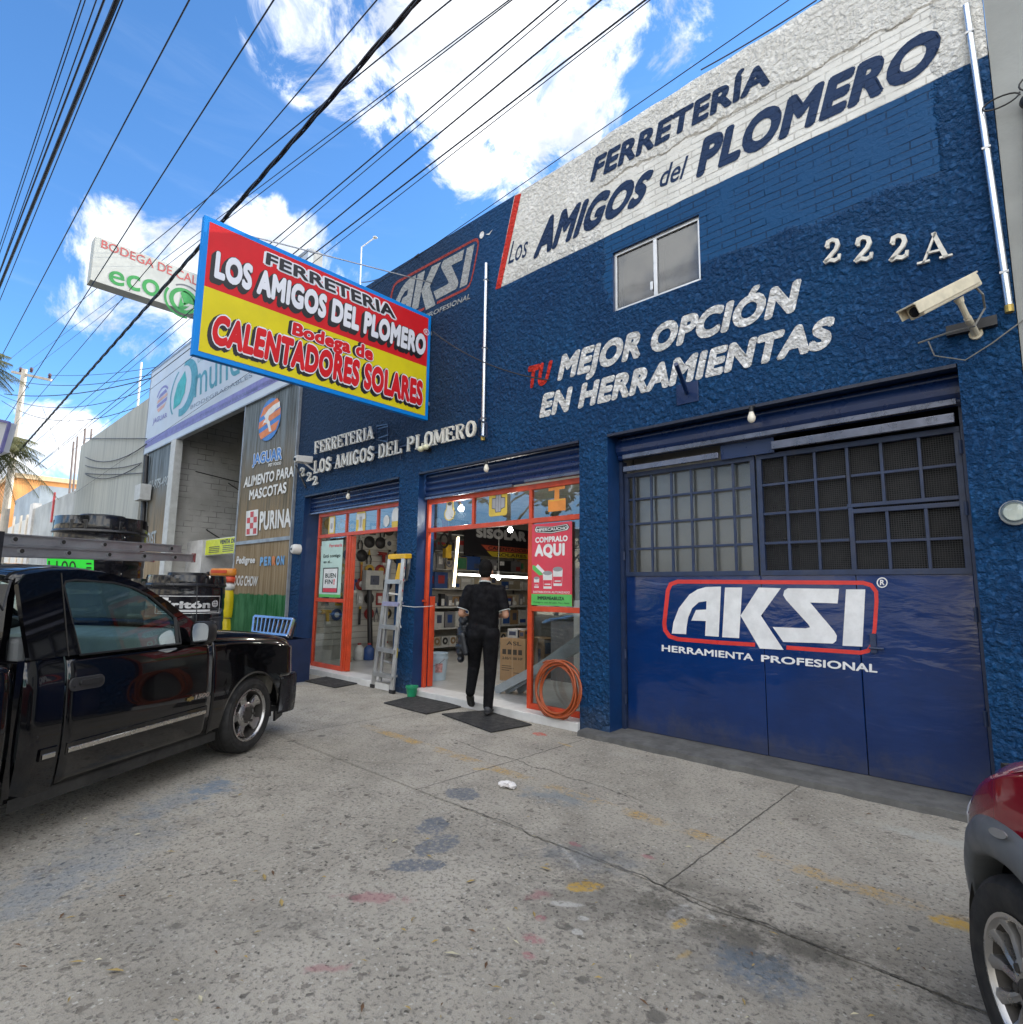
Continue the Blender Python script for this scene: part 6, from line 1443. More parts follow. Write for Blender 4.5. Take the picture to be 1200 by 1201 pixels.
put_text(mb, 'Protege tu casa del calor, frio y lluvia', sub(Q, .06, .94, .025, .045), NF, .002, .01, mi=3)
for (u, v, w_, h_) in ((.06, .21, .14, .12), (.29, .20, .24, .19), (.54, .235, .24, .20)):
    mb.poly([bil(Q, u+a*w_, v+b_*h_)+NF*.001 for a, b_ in ((.08, 0), (.92, 0), (1, 1), (0, 1))], 2); mb.poly([bil(Q, u+a*w_, v+b_*h_)+NF*.0015 for a, b_ in ((.09, .15), (.91, .15), (.95, .55), (.05, .55))], 0); mb.poly([bil(Q, u+w_/2+a*w_*.5, v+h_+b_*h_*.14)+NF*.0016 for a, b_ in circle((0, 0), 1, 1, 16)], 4)
    mb.poly([bil(Q, u+a*w_, v+b_*h_)+NF*.002 for a, b_ in ((.2, .25), (.8, .25), (.8, .32), (.2, .32))], 2)
mb.poly([bil(Q, u, v)+NF*.001 for u, v in ((.02, .44), (.20, .36), (.30, .37), (.10, .48), (.02, .49))], 1); mb.poly([bil(Q, u, v)+NF*.001 for u, v in ((.10, .47), (.30, .38), (.34, .41), (.16, .50))], 2)
mb.build('print', [v_pk, v_gn, v_w, v_k, v_gr], po)
Q = [fac(*q, YPO) for q in ((374, 700), (399, 700), (401, 633), (376.7, 634.5))]
Q = [Vector((Q[0].x, YPO, Q[0].z)), Vector((Q[1].x, YPO, Q[0].z)), Vector((Q[1].x, YPO, Q[2].z)), Vector((Q[0].x, YPO, Q[2].z))]
v_mint = M('mint poster paper', (.46, .62, .56), .5, var=.1, vs=3)
mb = MB(); mb.prism(Q, (0, .003, 0)); po = mb.build('poster', v_mint); tag(po, 'pale mint poster with a framed white notice on the side window of the farther entrance', 'poster')
mb = MB()
R(0, 1, 0, .05, 1); R(.14, .86, .08, .52, 3); R(.18, .82, .16, .50, 2, .0015); R(.18, .82, .09, .155, 0, .0015)
put_text(mb, 'Ferreteria', sub(Q, .38, .98, .88, .94), NF, .002, .02, mi=0)
put_text(mb, 'Está contigo', sub(Q, .12, .92, .70, .76), NF, .002, .03, mi=3); put_text(mb, 'en el...', sub(Q, .14, .55, .60, .65), NF, .002, .03, mi=3)
put_text(mb, 'BUEN', sub(Q, .26, .76, .34, .42), NF, .002, .03, mi=3); put_text(mb, 'FIN', sub(Q, .26, .62, .23, .31), NF, .002, .03, mi=3); put_text(mb, '!', sub(Q, .66, .72, .22, .32), NF, .002, .05, mi=0)
mb.build('print', [v_pk, v_gn, v_w, v_k, v_gr], po)

# ================================================================== INSIDE THE SHOP
XW = -10.026
m_slat, t, b = newmat('slotted display board'); pos = t.node('ShaderNodeNewGeometry').outputs['Position']; x, y, z = t.xyz(pos)
fr_ = t.math('FRACT', t.math('MULTIPLY', z, 1/.115)); gv = t.mr(fr_, .0, .10, 1, 0)
t.put(b.inputs['Base Color'], t.mix(gv, (.46, .45, .41), (.09, .085, .075))); t.put(b.inputs['Normal'], t.bump(t.math('SUBTRACT', 1.0, gv), .6, .01)); b.inputs['Roughness'].default_value = .55
mb = MB(); mb.box(XW, XW+.018, .45, 2.9, .35, 3.0); o = mb.build('display_board', m_slat); tag(o, 'white slotted display board on the side wall of the shop, hung with tools', 'display board')
rng = random.Random(4)
T_COL = {'yellow': (.50, .32, .03), 'grey': (.16, .16, .17), 'white': (.44, .44, .42), 'black': (.015, .015, .017), 'blue': (.02, .06, .20), 'red': (.28, .025, .025), 'brown': (.22, .14, .07), 'green': (.03, .13, .06), 'orange': (.42, .12, .02), 'beige': (.36, .31, .23)}
TM = {k: M(k+' shop goods', v, .45, var=.12, vs=12) for k, v in T_COL.items()}
m_lab = M('pale goods label', (.60, .60, .58), .5, var=.2, vs=30); m_lab2 = M('dark goods label', (.05, .06, .10), .5, var=.2, vs=30)
frange_ = lambda a, b_, n: [a+(b_-a)*i/n for i in range(n+1)]
ORD = ['first', 'second', 'third', 'fourth', 'fifth', 'sixth', 'seventh', 'eighth', 'ninth', 'tenth', 'eleventh', 'twelfth']
# hanging tools
rows_ = [('top', 2.62), ('second', 2.34), ('third', 2.06), ('fourth', 1.78), ('fifth', 1.50), ('sixth', 1.22), ('lowest', .92)]
for ri, (rn, zz) in enumerate(rows_):
    for k in range(10):
        yy = .66+k*.225+rng.uniform(-.04, .04); colr = rng.choice(['yellow', 'yellow', 'grey', 'white', 'black', 'blue', 'red', 'black', 'orange', 'grey'])
        kind = rng.choice(['disc', 'card', 'pliers', 'tube', 'drill', 'lamp'])
        nm = {'disc': 'cutting_disc', 'card': 'carded_tool', 'pliers': 'pliers', 'tube': 'hanging_tube', 'drill': 'power_drill', 'lamp': 'round_lamp'}[kind]
        t_ = thing(nm, f'{colr} {nm.replace("_", " ")} on the display board, {rn} row, {ORD[k]} from the street', nm.replace('_', ' '), (XW+.02, yy, zz), group='tools on the display board')
        mm = TM[colr]; mb = MB(); mb2 = MB()
        if kind == 'disc': mb.lathe([(.02, .02), (.11, .02), (.11, .035), (.02, .035)], (0, 0, 0), (1, 0, 0), 20); mb2.lathe([(.0, .036), (.05, .036), (.05, .042), (0, .042)], (0, 0, 0), (1, 0, 0), 16)
        elif kind == 'card': mb.box(.01, .025, -.07, .07, -.13, .11); mb2.box(.026, .05, -.045, .045, -.09, .05)
        elif kind == 'pliers':
            for s_ in (-1, 1): mb.tube([(.03, s_*.02, .02), (.03, s_*.05, -.06), (.03, s_*.04, -.16)], .013, 7)
            mb2.cyl((.03, 0, .02), (.03, 0, .13), .028, .008, 8)
        elif kind == 'tube': mb.cyl((.05, 0, -.2), (.05, 0, .14), .022, n=10); mb2.cyl((.05, 0, .10), (.05, 0, .15), .027, n=10)
        elif kind == 'drill': mb.cyl((.06, -.09, .06), (.06, .10, .06), .04, .032, 12); mb.hexa([Vector(p) for p in ((.04, .02, -.12), (.08, .02, -.12), (.08, .07, -.12), (.04, .07, -.12))], [Vector(p) for p in ((.04, .0, .04), (.08, .0, .04), (.08, .06, .04), (.04, .06, .04))]); mb2.box(.03, .09, .0, .09, -.17, -.121); mb2.cyl((.06, -.09, .06), (.06, -.15, .06), .014, n=8)
        else: mb.lathe([(.0, .05), (.09, .045), (.12, .02), (.12, .0)], (0, 0, 0), (1, 0, 0), 20); mb2.lathe([(0, .056), (.06, .054), (.065, .05)], (0, 0, 0), (1, 0, 0), 18)
        mb.build('tool_body', mm, t_, local=True, smooth=40); mb2.build('printed_label' if kind in ('card', 'disc') else 'grip', rng.choice([m_lab, TM['yellow'], TM['black'], m_lab2]), t_, local=True, smooth=40)
# switch box in the middle of the board, display case, lengths of pipe
bx_ = thing('breaker_box', 'grey white electrical box on the display board above the dark pipe', 'electrical box', (XW+.02, 1.55, 1.55))
mb = MB(); mb.box(.08, .22, -.20, .2, -.16, .22); mb.build('housing', TM['white'], bx_, bevel=.01, local=True); mb = MB(); mb.box(.221, .226, -.10, .1, -.06, .12); mb.cyl((.226, 0, .03), (.24, 0, .03), .04); mb.build('dial', m_lab2, bx_, local=True)
for i, (yy, lean, mm, lab) in enumerate(((1.0, .25, TM['white'], 'white plastic channel leaning on the display board'), (1.06, .15, TM['brown'], 'brown timber length leaning beside the white channel'), (1.50, .04, TM['black'], 'black drain pipe standing before the display board'))):
    mb = MB(); (mb.bar((XW+.5, yy-lean, .09), (XW+.1, yy, 1.3), .07, .03) if i < 2 else mb.cyl((XW+.28, yy, .09), (XW+.10, yy, 1.75), .05, n=12)); o = mb.build('leaning_channel' if i < 2 else 'drain_pipe', mm); tag(o, lab, 'profile' if i < 2 else 'pipe')
st_ = thing('display_stand', 'white open display stand at the farther entrance', 'stand', (-9.3, 2.0, .09))
mb = MB(); 
for xx in (-.18, .18):
    for yy in (-.35, .35): mb.box(xx-.018, xx+.018, yy-.018, yy+.018, 0, 1.08)
mb.build('stand_leg', TM['white'], st_, local=True)
mb = MB()
for zz in (.2, .62, 1.05): mb.box(-.165, .165, -.34, .34, zz, zz+.025)
mb.build('shelf', TM['white'], st_, local=True)
for i, (yy, cl_) in enumerate(((1.2, 'white'), (1.35, 'blue'), (1.8, 'white'), (2.5, 'beige'), (2.35, 'black'))):
    t_ = thing('paint_can', f'{cl_} jug on the floor under the display board, {ORD[i]} from the street', 'jug', (XW+.35+.1*(i % 2), yy, .087)); mb = MB(); mb.lathe([(0, 0), (.09, 0), (.10, .02), (.10, .2), (.05, .26), (.03, .28)], (0, 0, 0), (0, 0, 1), 16); mb.build('jug_body', TM[cl_], t_, smooth=50, local=True); mb = MB(); mb.lathe([(.035, .28), (.035, .31), (0, .31)], (0, 0, 0), (0, 0, 1), 12); mb.build('cap', TM['red'], t_, local=True)
# counter: white steel frame shelves along the side wall
XC = -9.64
ct = thing('shop_counter', 'long white shelf counter running back into the shop', 'counter', (XC, 4.4, .087))
mb = MB()
for yy in (2.93, 3.95, 4.95, 5.95):
    for xx in (XC-.02, XW+.03): mb.box(xx-.02, xx+.02, yy-.02, yy+.02, .087, 1.02)
mb.build('counter_leg', TM['white'], ct)
mb = MB()
for zz, th in ((1.02, .035), (.575, .03), (.20, .03)): mb.box(XW+.005, XC+.015, 2.90, 6.0, zz, zz+th)
mb.build('shelf', TM['white'], ct)
def carton(name, lab, x0, x1, y0, y1, z0, h_, mat_, lm_=None, grp=None, strip_=False):
    t_ = thing(name, lab, 'box', ((x0+x1)/2, (y0+y1)/2, z0), group=grp); mb = MB(); mb.box(x0, x1, y0, y1, z0, z0+h_); mb.build('box_body', mat_, t_, bevel=.004)
    mb = MB(); w_ = y1-y0; f0, f1, g0, g1 = rng.choice([(.1, .9, .1, .35), (.1, .45, .55, .9), (.25, .75, .3, .8), (.08, .92, .62, .9), (.55, .9, .15, .5), (.06, .94, .08, .92)])
    mb.add([(x1+.0015, y0+w_*f0, z0+h_*g0), (x1+.0015, y0+w_*f1, z0+h_*g0), (x1+.0015, y0+w_*f1, z0+h_*g1), (x1+.0015, y0+w_*f0, z0+h_*g1)], [(0, 1, 2, 3)])
    w2 = x1-x0; mb.add([(x0+w2*.15, y0-.0015, z0+h_*.3), (x1-w2*.15, y0-.0015, z0+h_*.3), (x1-w2*.15, y0-.0015, z0+h_*.75), (x0+w2*.15, y0-.0015, z0+h_*.75)], [(0, 1, 2, 3)])
    mb.build('printed_label', lm_ or m_lab, t_); return t_
yy = 2.98
for i in range(10):
    w_ = .28; cl_ = ['white', 'grey', 'white', 'blue', 'white', 'beige', 'grey', 'white', 'brown', 'white'][i]
    carton('appliance_box', f'{cl_} appliance box on the counter middle shelf, {ORD[i]} from the street', XC-.30, XC-.01, yy, yy+w_-.02, .606, .34, TM[cl_], (m_lab2 if i % 2 == 0 else TM['blue']), 'boxes in the counter'); yy += .295
yy = 2.98
for i in range(12):
    t_ = thing('drain_fitting_box', f'pale box with a dark round opening on the counter low shelf, {ORD[i]} from the street', 'box', (XC-.15, yy+.10, .231), group='boxes in the counter')
    mb = MB(); mb.box(-.12, .12, -.095, .095, 0, .19); mb.build('box_body', TM['beige' if i % 3 == 0 else 'white'], t_, local=True, bevel=.003); mb = MB(); mb.lathe([(.075, .121), (.075, .124), (.0, .124)], (0, 0, .095), (1, 0, 0), 18); mb.build('round_window', TM['black' if i % 2 else 'brown'], t_, local=True); mb = MB(); mb.lathe([(.03, .125), (.03, .127), (.0, .127)], (0, 0, .095), (1, 0, 0), 14); mb.build('hub', TM['white'], t_, local=True); yy += .225
# wall shelving above the counter
sv = thing('wall_shelving', 'white wall shelving crammed with cartons above the counter', 'shelving', (XW, 4.9, 1.3))
mb = MB()
for zz in (1.42, 1.84, 2.24, 2.62): mb.box(XW, XW+.34, 3.0, 8.6, zz, zz+.02)
mb.build('shelf', TM['white'], sv); mb = MB()
for yy in (3.0, 4.4, 5.8, 7.2, 8.6): mb.box(XW, XW+.03, yy-.015, yy+.015, 1.06, 3.0)
mb.build('upright', TM['grey'], sv)
SN = {1.055: 'counter top', 1.44: 'lowest wall', 1.86: 'second wall', 2.26: 'third wall', 2.64: 'highest wall'}
for zz, hm in ((1.055, .33), (1.44, .36), (1.86, .34), (2.26, .32), (2.64, .42)):
    yy = 3.05; k = 0
    while yy < 7.6 and k < 12:
        w_ = rng.uniform(.20, .46); h_ = hm*rng.uniform(.5, .98); cl_ = rng.choice(['white', 'brown', 'brown', 'brown', 'grey', 'black', 'blue', 'black', 'beige', 'beige', 'grey', 'grey'])
        dp = rng.uniform(.18, .31)
        if not (zz > 2.2 and 4.1 < yy+w_ and yy < 6.4):
            carton('goods_carton', f'{cl_} carton on the {SN[zz]} shelf inside, {ORD[k]} from the street', XW+.015, XW+.015+dp, yy, yy+w_, zz, h_, TM[cl_], rng.choice([m_lab, m_lab2, TM['red'], TM['green'], TM['blue'], m_lab]), 'cartons on the wall shelving')
        yy += w_+rng.uniform(.015, .06); k += 1
# black round gauges and hanging goods left of the shelving, seen past the door
hang = ['black', 'grey', 'black', 'yellow', 'white', 'black', 'grey', 'blue', 'black', 'red', 'grey', 'black', 'white', 'yellow', 'black', 'grey']
for k in range(16):
    yy = 1.95+.085*k; xx = -9.62+.10*(k % 3)+.12*(k % 2); zz = 2.05+.19*((k*7) % 5); cl_ = hang[k]
    t_ = thing('hanging_goods', f'{cl_} bundle of goods hung from the shop ceiling, {(ORD+["thirteenth", "fourteenth", "fifteenth", "sixteenth"])[k]} from the street', 'hanging goods', (xx, yy, zz), group='goods hung from the ceiling')
    mb = MB()
    if k % 4 == 0: mb.lathe([(.05, -.02), (.13, -.02), (.14, 0), (.13, .02), (.05, .02)], (0, 0, 0), (1, .3, 0), 20)
    elif k % 4 == 1: mb.box(-.05, .05, -.08, .08, -.16, .12)
    elif k % 4 == 2: mb.cyl((0, 0, -.2), (0, 0, .12), .045, .03, 10); mb.ell((0, 0, -.2), .06)
    else: mb.tube([(0, .11*math.cos(a), .14*math.sin(a)) for a in frange_(0, 6.2, 18)], .022, 6)
    mb.build('goods', TM[cl_], t_, local=True, smooth=40); mb = MB(); mb.cyl((0, 0, .10), (0, 0, 3.245-zz), .004, n=5); mb.build('hanging_wire', TM['black'], t_, local=True)
for k in range(14):
    yy = 3.0+.21*k; cl_ = hang[(k*5) % 16]; h_ = .12+.05*((k*3) % 4)
    t_ = thing('counter_item', f'{cl_} small item standing on the counter edge, {(ORD+["thirteenth", "fourteenth"])[k]} from the street', 'shop item', (XC-.08, yy, 1.0555), group='small items on the counter edge')
    mb = MB(); (mb.box(-.05, .05, -.06, .06, 0, h_) if k % 3 else mb.lathe([(0, 0), (.045, 0), (.05, h_*.7), (.02, h_), (0, h_)], (0, 0, 0), (0, 0, 1), 14)); mb.build('item_body', TM[cl_], t_, local=True); mb = MB(); mb.box(.051, .053, -.04, .04, .02, h_*.6); mb.build('printed_label', m_lab, t_, local=True)
# sisolar board
XSi = XW+.36
sg_ = thing('shop_sign', 'black interior sign with grey block capitals over the counter', 'sign', (XSi, 5.2, 2.3))
y0, y1, z0, z1 = pxx(545, 630, XSi).y, pxx(625, 630, XSi).y, 2.20, 2.92
mb = MB(); mb.box(XSi-.02, XSi, y0, y1, z0, z1); mb.build('board', s_blk, sg_)
mb = MB(); SQ = [pxx(*q, XSi) for q in ((558.5, 630), (617, 635.5), (617, 624), (558.5, 618.5))]
put_text(mb, 'SISOLAR', SQ, NX, .003, .07, mi=0)
lo_ = lambda u, v: Vector((XSi+.0025, y0+(y1-y0)*u, z0+(z1-z0)*v))
mb.poly([lo_(.22, .36), lo_(1, .36), lo_(1, .19), lo_(.30, .19)], 1); mb.poly([lo_(.30, .17), lo_(1, .17), lo_(1, 0), lo_(.38, 0)], 2)
put_text(mb, 'CALENTADORES', [lo_(.32, .22), lo_(.98, .22), lo_(.98, .33), lo_(.32, .33)], NX, .003, .02, mi=3); put_text(mb, 'SOLARES', [lo_(.45, .03), lo_(.9, .03), lo_(.9, .14), lo_(.45, .14)], NX, .003, .02, mi=3)
mb.build('lettering', [M('silver lettering', (.42, .42, .42), .5), M('rust red band', (.35, .06, .03), .5), M('mustard band', (.45, .33, .02), .5), s_blk], sg_)
# lamps that are lit in the photograph
m_tube = M('lit tube', (.9, .9, .9), .5, emit=((1.0, .97, .92), 6.0)); m_warm = M('lit warm tube', (.9, .85, .7), .5, emit=((1.0, .80, .48), 5.0)); m_bulb = M('lit bulb', (.9, .9, .9), .5, emit=((1.0, .97, .92), 14.0))
def tube_lamp(lab, A_, B_, mat_, r_=.022):
    t_ = thing('fluorescent_tube', lab, 'tube lamp', (A_+B_)/2); mb = MB(); mb.cyl(A_, B_, r_, n=10); mb.build('tube', mat_, t_, smooth=60); d = (B_-A_).normalized(); mb = MB(); mb.cyl(A_-d*.03, A_, r_*1.2, n=10); mb.cyl(B_, B_+d*.03, r_*1.2, n=10); mb.bar(A_+Vector((-.05, 0, 0)), B_+Vector((-.05, 0, 0)), .05, .03); mb.build('lamp_fitting', TM['white'], t_)
XT = -8.9
tube_lamp('lit warm upright tube lamp hanging in the shop', pxx(537.7, 630, XT), pxx(532.5, 688, XT), m_warm)
tube_lamp('lit white level tube lamp crossing behind the man', pxx(537, 673.5, XT), pxx(618, 677.5, XT), m_tube, .02)
def lit_bulb(lab, c, pw=18.0):
    t_ = thing('light_bulb', lab, 'light bulb', c); mb = MB(); mb.ell((0, 0, 0), .042, 16, 10); mb.build('globe', m_bulb, t_, local=True, smooth=80); mb = MB(); mb.cyl((0, 0, .05), (0, 0, .12), .025, n=10); mb.cyl((0, 0, .12), (0, 0, max(.13, 3.245-c.z)), .004, n=5); mb.build('socket', TM['white'], t_, local=True)
    l = bpy.data.lights.new('bulb light', 'POINT'); l.energy = pw; l.color = (1, .95, .86); l.shadow_soft_size = .06; lo = bpy.data.objects.new('bulb_light', l); COL.objects.link(lo); lo.parent = t_; lo.location = (0, 0, -.09)
lit_bulb('lit round bulb hanging before the black interior sign', atd(598.5, 621.5, 9.4), 10)
lit_bulb('lit round bulb behind the upper glass of the wider entrance', atd(541, 596.5, 8.1), 9)
lit_bulb('lit round bulb in the depth of the shop behind the man', atd(584.5, 677.5, 10.6), 6)
# large carton, metal profiles, inner white cabinet
gx_ = gnd(586, 797.5, .088); gy = gnd(611.5, 795, .088)
bxq = thing('cardboard_box', 'large brown cardboard box with printed icons beside the walking man', 'box', (gx_.x, gx_.y, .088))
fa = (Vector((gy.x, gy.y, 0))-Vector((gx_.x, gx_.y, 0))); fa = Vector((.42, .10, 0)); fb = Vector((-.09, .40, 0)); o_ = Vector((gx_.x, gx_.y, .0875)); H_ = .62
mb = MB(); mb.hexa([o_, o_+fa, o_+fa+fb, o_+fb], [p+Vector((0, 0, H_)) for p in (o_, o_+fa, o_+fa+fb, o_+fb)]); mb.build('box_body', M('brown cardboard', (.34, .22, .115), .8, var=.08, vs=4), bxq, bevel=.005)
fn = fa.cross(Vector((0, 0, 1))).normalized(); FQ = [o_+fn*.002, o_+fa+fn*.002, o_+fa+Vector((0, 0, H_))+fn*.002, o_+Vector((0, 0, H_))+fn*.002]
mb = MB(); put_text(mb, 'ASL', sub(FQ, .25, .85, .84, .93), fn, .0, .02)
for k in range(4):
    c = sub(FQ, .10+.21*k, .25+.21*k, .62, .74); mb.poly(c); 
put_text(mb, '2.05/1500 HP', sub(FQ, .1, .9, .50, .56), fn, .0, .03)
for k, (a, c) in enumerate(((.08, .45), (.08, .55), (.08, .38), (.55, .9))): mb.poly(sub(FQ, a, c, .34-.05*k, .355-.05*k))
mb.build('printed_label', M('dark carton print', (.05, .04, .03), .7), bxq)
mb = MB(); mb.hexa([o_+fa*.48+fn*.003-fb*0, o_+fa*.52+fn*.003, o_+fa*.52+fb+Vector((0, 0, 0)), o_+fa*.48+fb], [p+Vector((0, 0, H_+.003)) for p in (o_+fa*.48+fn*.003, o_+fa*.52+fn*.003, o_+fa*.52+fb, o_+fa*.48+fb)]); mb.build('tape', M('brown tape', (.40, .27, .15), .35), bxq)
carton('goods_carton', 'small white carton on top of the large cardboard box', o_.x+.04, o_.x+.24, o_.y+.12, o_.y+.36, .0875+H_+.001, .13, TM['white'], m_lab2)
carton('goods_carton', 'small tan carton on top of the large cardboard box', o_.x+.26, o_.x+.36, o_.y+.14, o_.y+.38, .0875+H_+.001, .12, TM['brown'], m_lab2)
carton('goods_carton', 'tall brown carton on the floor behind the large printed box', o_.x-.02, o_.x+.40, o_.y+.55, o_.y+.9, .0875, .60, TM['brown'], m_lab2)
cab = thing('white_cabinet', 'white cabinet behind the right shop window', 'cabinet', (-4.2, 1.5, .09)); mb = MB(); mb.box(-4.78, -3.62, 1.35, 1.95, .0875, 1.30); mb.build('cabinet_body', M('white enamel', (.52, .52, .50), .4, var=.08), cab, bevel=.006); mb = MB(); mb.box(-4.6, -3.9, 1.335, 1.35, .3, 1.0); mb.build('door', M('pale enamel', (.58, .58, .56), .4), cab)
cb = thing('display_counter', 'dark counter behind the poster with tools on top', 'counter', (-5.2, 2.4, .09)); mb = MB(); mb.box(-5.7, -4.9, 2.0, 2.5, .0875, .98); mb.build('counter_body', TM['grey'], cb); mb = MB(); mb.box(-5.72, -4.88, 1.98, 2.52, .981, 1.01); mb.build('counter_top', TM['black'], cb)
a = Vector((gnd(578, 808, .09).x, gnd(578, 808, .09).y, .10)); 
m_prof = M('zinc steel profile', (.36, .40, .42), .35, .6, var=.1, dirt=.15)
for i, (dx, dz, dy) in enumerate(((0, 0, 0), (.10, .10, .09), (.05, .2, .16), (.2, .26, .22))):
    A_ = Vector((-5.52+dx, .62+dy, .105)); B_ = Vector((-3.62, .52+dy*.8, 1.02+dz*.9)); mb = MB(); d = (B_-A_).normalized(); nn = Vector((0, -1, 0)); ww = d.cross(nn)
    mb.bar(A_, B_, .10, .006, nn); mb.bar(A_+ww*.05+nn*-.018, B_+ww*.05+nn*-.018, .006, .04, nn); mb.bar(A_-ww*.05+nn*-.018, B_-ww*.05+nn*-.018, .006, .04, nn)
    o = mb.build('steel_profile', m_prof); tag(o, ('longest zinc steel channel leaning behind the shop window, lowest one', 'second zinc steel channel from the bottom behind the shop window', 'third zinc steel channel from the bottom behind the shop window', 'topmost zinc steel channel behind the shop window')[i], 'steel channel', 'steel channels leaning inside')
# back of the shop: goods rack on the far wall
bk = thing('back_rack', 'tall brown rack of goods on the shop back wall', 'shelving', (-7, 9.5, .09)); mb = MB(); mb.box(-9.9, -3.6, 9.6, 9.65, .087, 3.0); mb.build('rack_board', TM['brown'], bk); mb = MB()
for zz in (.5, 1.1, 1.7, 2.3): mb.box(-9.9, -3.6, 9.2, 9.599, zz, zz+.03)
mb.build('shelf', TM['grey'], bk)
for r_, zz in (('low', .531), ('second', 1.131), ('third', 1.731), ('top', 2.331)):
    for k in range(10): 
        xx = -9.8+k*.6; cl_ = rng.choice(list(T_COL)); carton('goods_carton', f'{cl_} carton on the {r_} shelf of the back rack, {ORD[k]} from the left', xx, xx+rng.uniform(.3, .52), 9.25, 9.55, zz, rng.uniform(.25, .45), TM[cl_], rng.choice([m_lab, m_lab2]), 'cartons on the back rack')
# a second lamp row deeper inside keeps the depth readable: ceiling tubes
for k, yy in enumerate(()): tube_lamp(('ceiling tube lamp nearer the street', 'ceiling tube lamp at the back of the shop')[k], Vector((-6.4, yy, 3.18)), Vector((-5.2, yy, 3.18)), m_tube, .018)

# ================================================================== PEOPLE
m_skin = M('skin', (.36, .19, .12), .5, var=.08, vs=14); m_hair = M('short black hair', (.005, .0045, .0045), .75, spec=.15, var=.3, vs=40, bump=.5, bs=120); m_eye = M('eye', (.5, .5, .48), .2)
m_polo = M('black polo cloth', (.0028, .0028, .0042), .85, spec=.2, var=.35, vs=8, bump=.9, bs=9); m_trs = M('black trousers cloth', (.0036, .0037, .005), .85, spec=.2, var=.35, vs=6, bump=.9, bs=8); m_shoe = M('dark grey shoe', (.035, .037, .042), .6, var=.2, vs=20); m_trim = M('white knit trim', (.40, .43, .42), .8); m_sole = M('shoe sole', (.015, .015, .016), .6)
def person(lab, loc, rz, pose):
    P = pose; t_ = thing('person', lab, 'person', loc, rz); V = Vector
    hd = V(P['head']); nk = V(P['neck']); ch = V(P['chest']); pv = V(P['pelvis'])
    mb = MB()
    # head: skull, jaw, nose, ears, brow, chin
    mb.ell(hd+V((0, -.005, .02)), (.076, .096, .105), 20, 14); mb.ell(hd+V((0, .035, -.055)), (.056, .062, .065), 16, 10); mb.ell(hd+V((0, .103, -.02)), (.013, .018, .024), 10, 7); mb.ell(hd+V((0, .085, -.075)), (.026, .014, .010), 10, 6); mb.ell(hd+V((0, .072, -.105)), (.026, .022, .02), 10, 6)
    mb.ell(hd+V((0, .085, .025)), (.05, .014, .010), 10, 6)
    for s_ in (-1, 1): mb.ell(hd+V((s_*.079, -.005, -.012)), (.012, .024, .034), 10, 8)
    mb.caps(nk, hd+V((0, -.012, -.06)), .058, .052)
    mb.caps(nk+V((0, 0.01, -.05)), ch, .06, .085); mb.caps(ch, pv, .085, .085)
    for s_ in ('L', 'R'):
        sh, el, wr = V(P['sh'+s_]), V(P['el'+s_]), V(P['wr'+s_]); hip, kn, an = V(P['hip'+s_]), V(P['kn'+s_]), V(P['an'+s_])
        mb.caps(nk+V((0, 0, -.06)), sh, .045, .045); mb.caps(sh, el, .050, .040); mb.caps(el, wr, .040, .027)
        mb.caps(hip, kn, .065, .045); mb.caps(kn, an, .045, .032); mb.caps(pv, hip, .075, .065)
        # hand: palm, four curled fingers of unequal length, thumb leaving the side of the palm
        d = (wr-el).normalized(); up = V((0, 0, 1)); sd = d.cross(up).normalized(); up = sd.cross(d).normalized(); inner = sd*(1 if s_ == 'L' else -1)
        pm = wr+d*.055; mb.caps(wr, pm, .026, .030); mb.ell(pm+d*.01, (.034, .034, .034), 10, 7)
        for k, (off, L) in enumerate(((.030, .070), (.010, .078), (-.010, .074), (-.029, .058))):
            a = pm+d*.025+up*off; b_ = a+d*L*.5+inner*.012; c = b_+d*L*.22+inner*L*.38; e = c+inner*L*.3-d*L*.12
            mb.caps(a, b_, .0100, .0092, 8); mb.caps(b_, c, .0092, .0084, 8); mb.caps(c, e, .0084, .0075, 8)
        a = wr+d*.025+up*.022; b_ = a+up*.030+d*.022+inner*.012; c = b_+d*.030+inner*.012; mb.caps(a, b_, .0125, .0108, 8); mb.caps(b_, c, .0108, .0088, 8)
    mb.build('body', m_skin, t_, local=True, remesh=.0075)
    mb = MB()
    for s_ in (-1, 1): mb.ell(hd+V((s_*.030, .088, .004)), (.0125, .008, .007), 10, 7)
    mb.build('eye', m_eye, t_, local=True, smooth=80)
    # hair cap with a rough outline
    mb = MB(); rr = random.Random(3)
    if not P.get('cap'):
        mb.ell(hd+V((0, -.022, .045)), (.086, .098, .092), 22, 14); mb.ell(hd+V((0, -.050, -.005)), (.079, .062, .075), 18, 12); mb.ell(hd+V((0, .02, .085)), (.066, .075, .05), 16, 10)
        for k in range(60):
            a = rr.uniform(0, 6.28); e = rr.uniform(.15, 1.5); mb.ell(hd+V((.082*math.cos(a)*math.cos(e), -.02+.095*math.sin(a)*math.cos(e), .045+.09*math.sin(e))), .013, 6, 4)
        mb.build('hair', m_hair, t_, local=True, remesh=.007)
    else:
        mb.ell(hd+V((0, -.005, .055)), (.085, .103, .075), 20, 12); mb.build('cap', s_blk, t_, local=True, smooth=60); mb = MB(); mb.grid([[hd+V((.075*math.cos(a), .06+.115*math.sin(a)*k, .045-.012*k)) for a in [math.pi*i/12 for i in range(13)]] for k in (.3, .65, 1.0)]); mb.build('cap_peak', s_blk, t_, local=True, solid=.006)
    # shirt
    mb = MB(); mb.caps(nk+V((0, -.005, -.06)), ch, .088, .135); mb.caps(ch, pv+V((0, -.005, .0)), .130, .115)
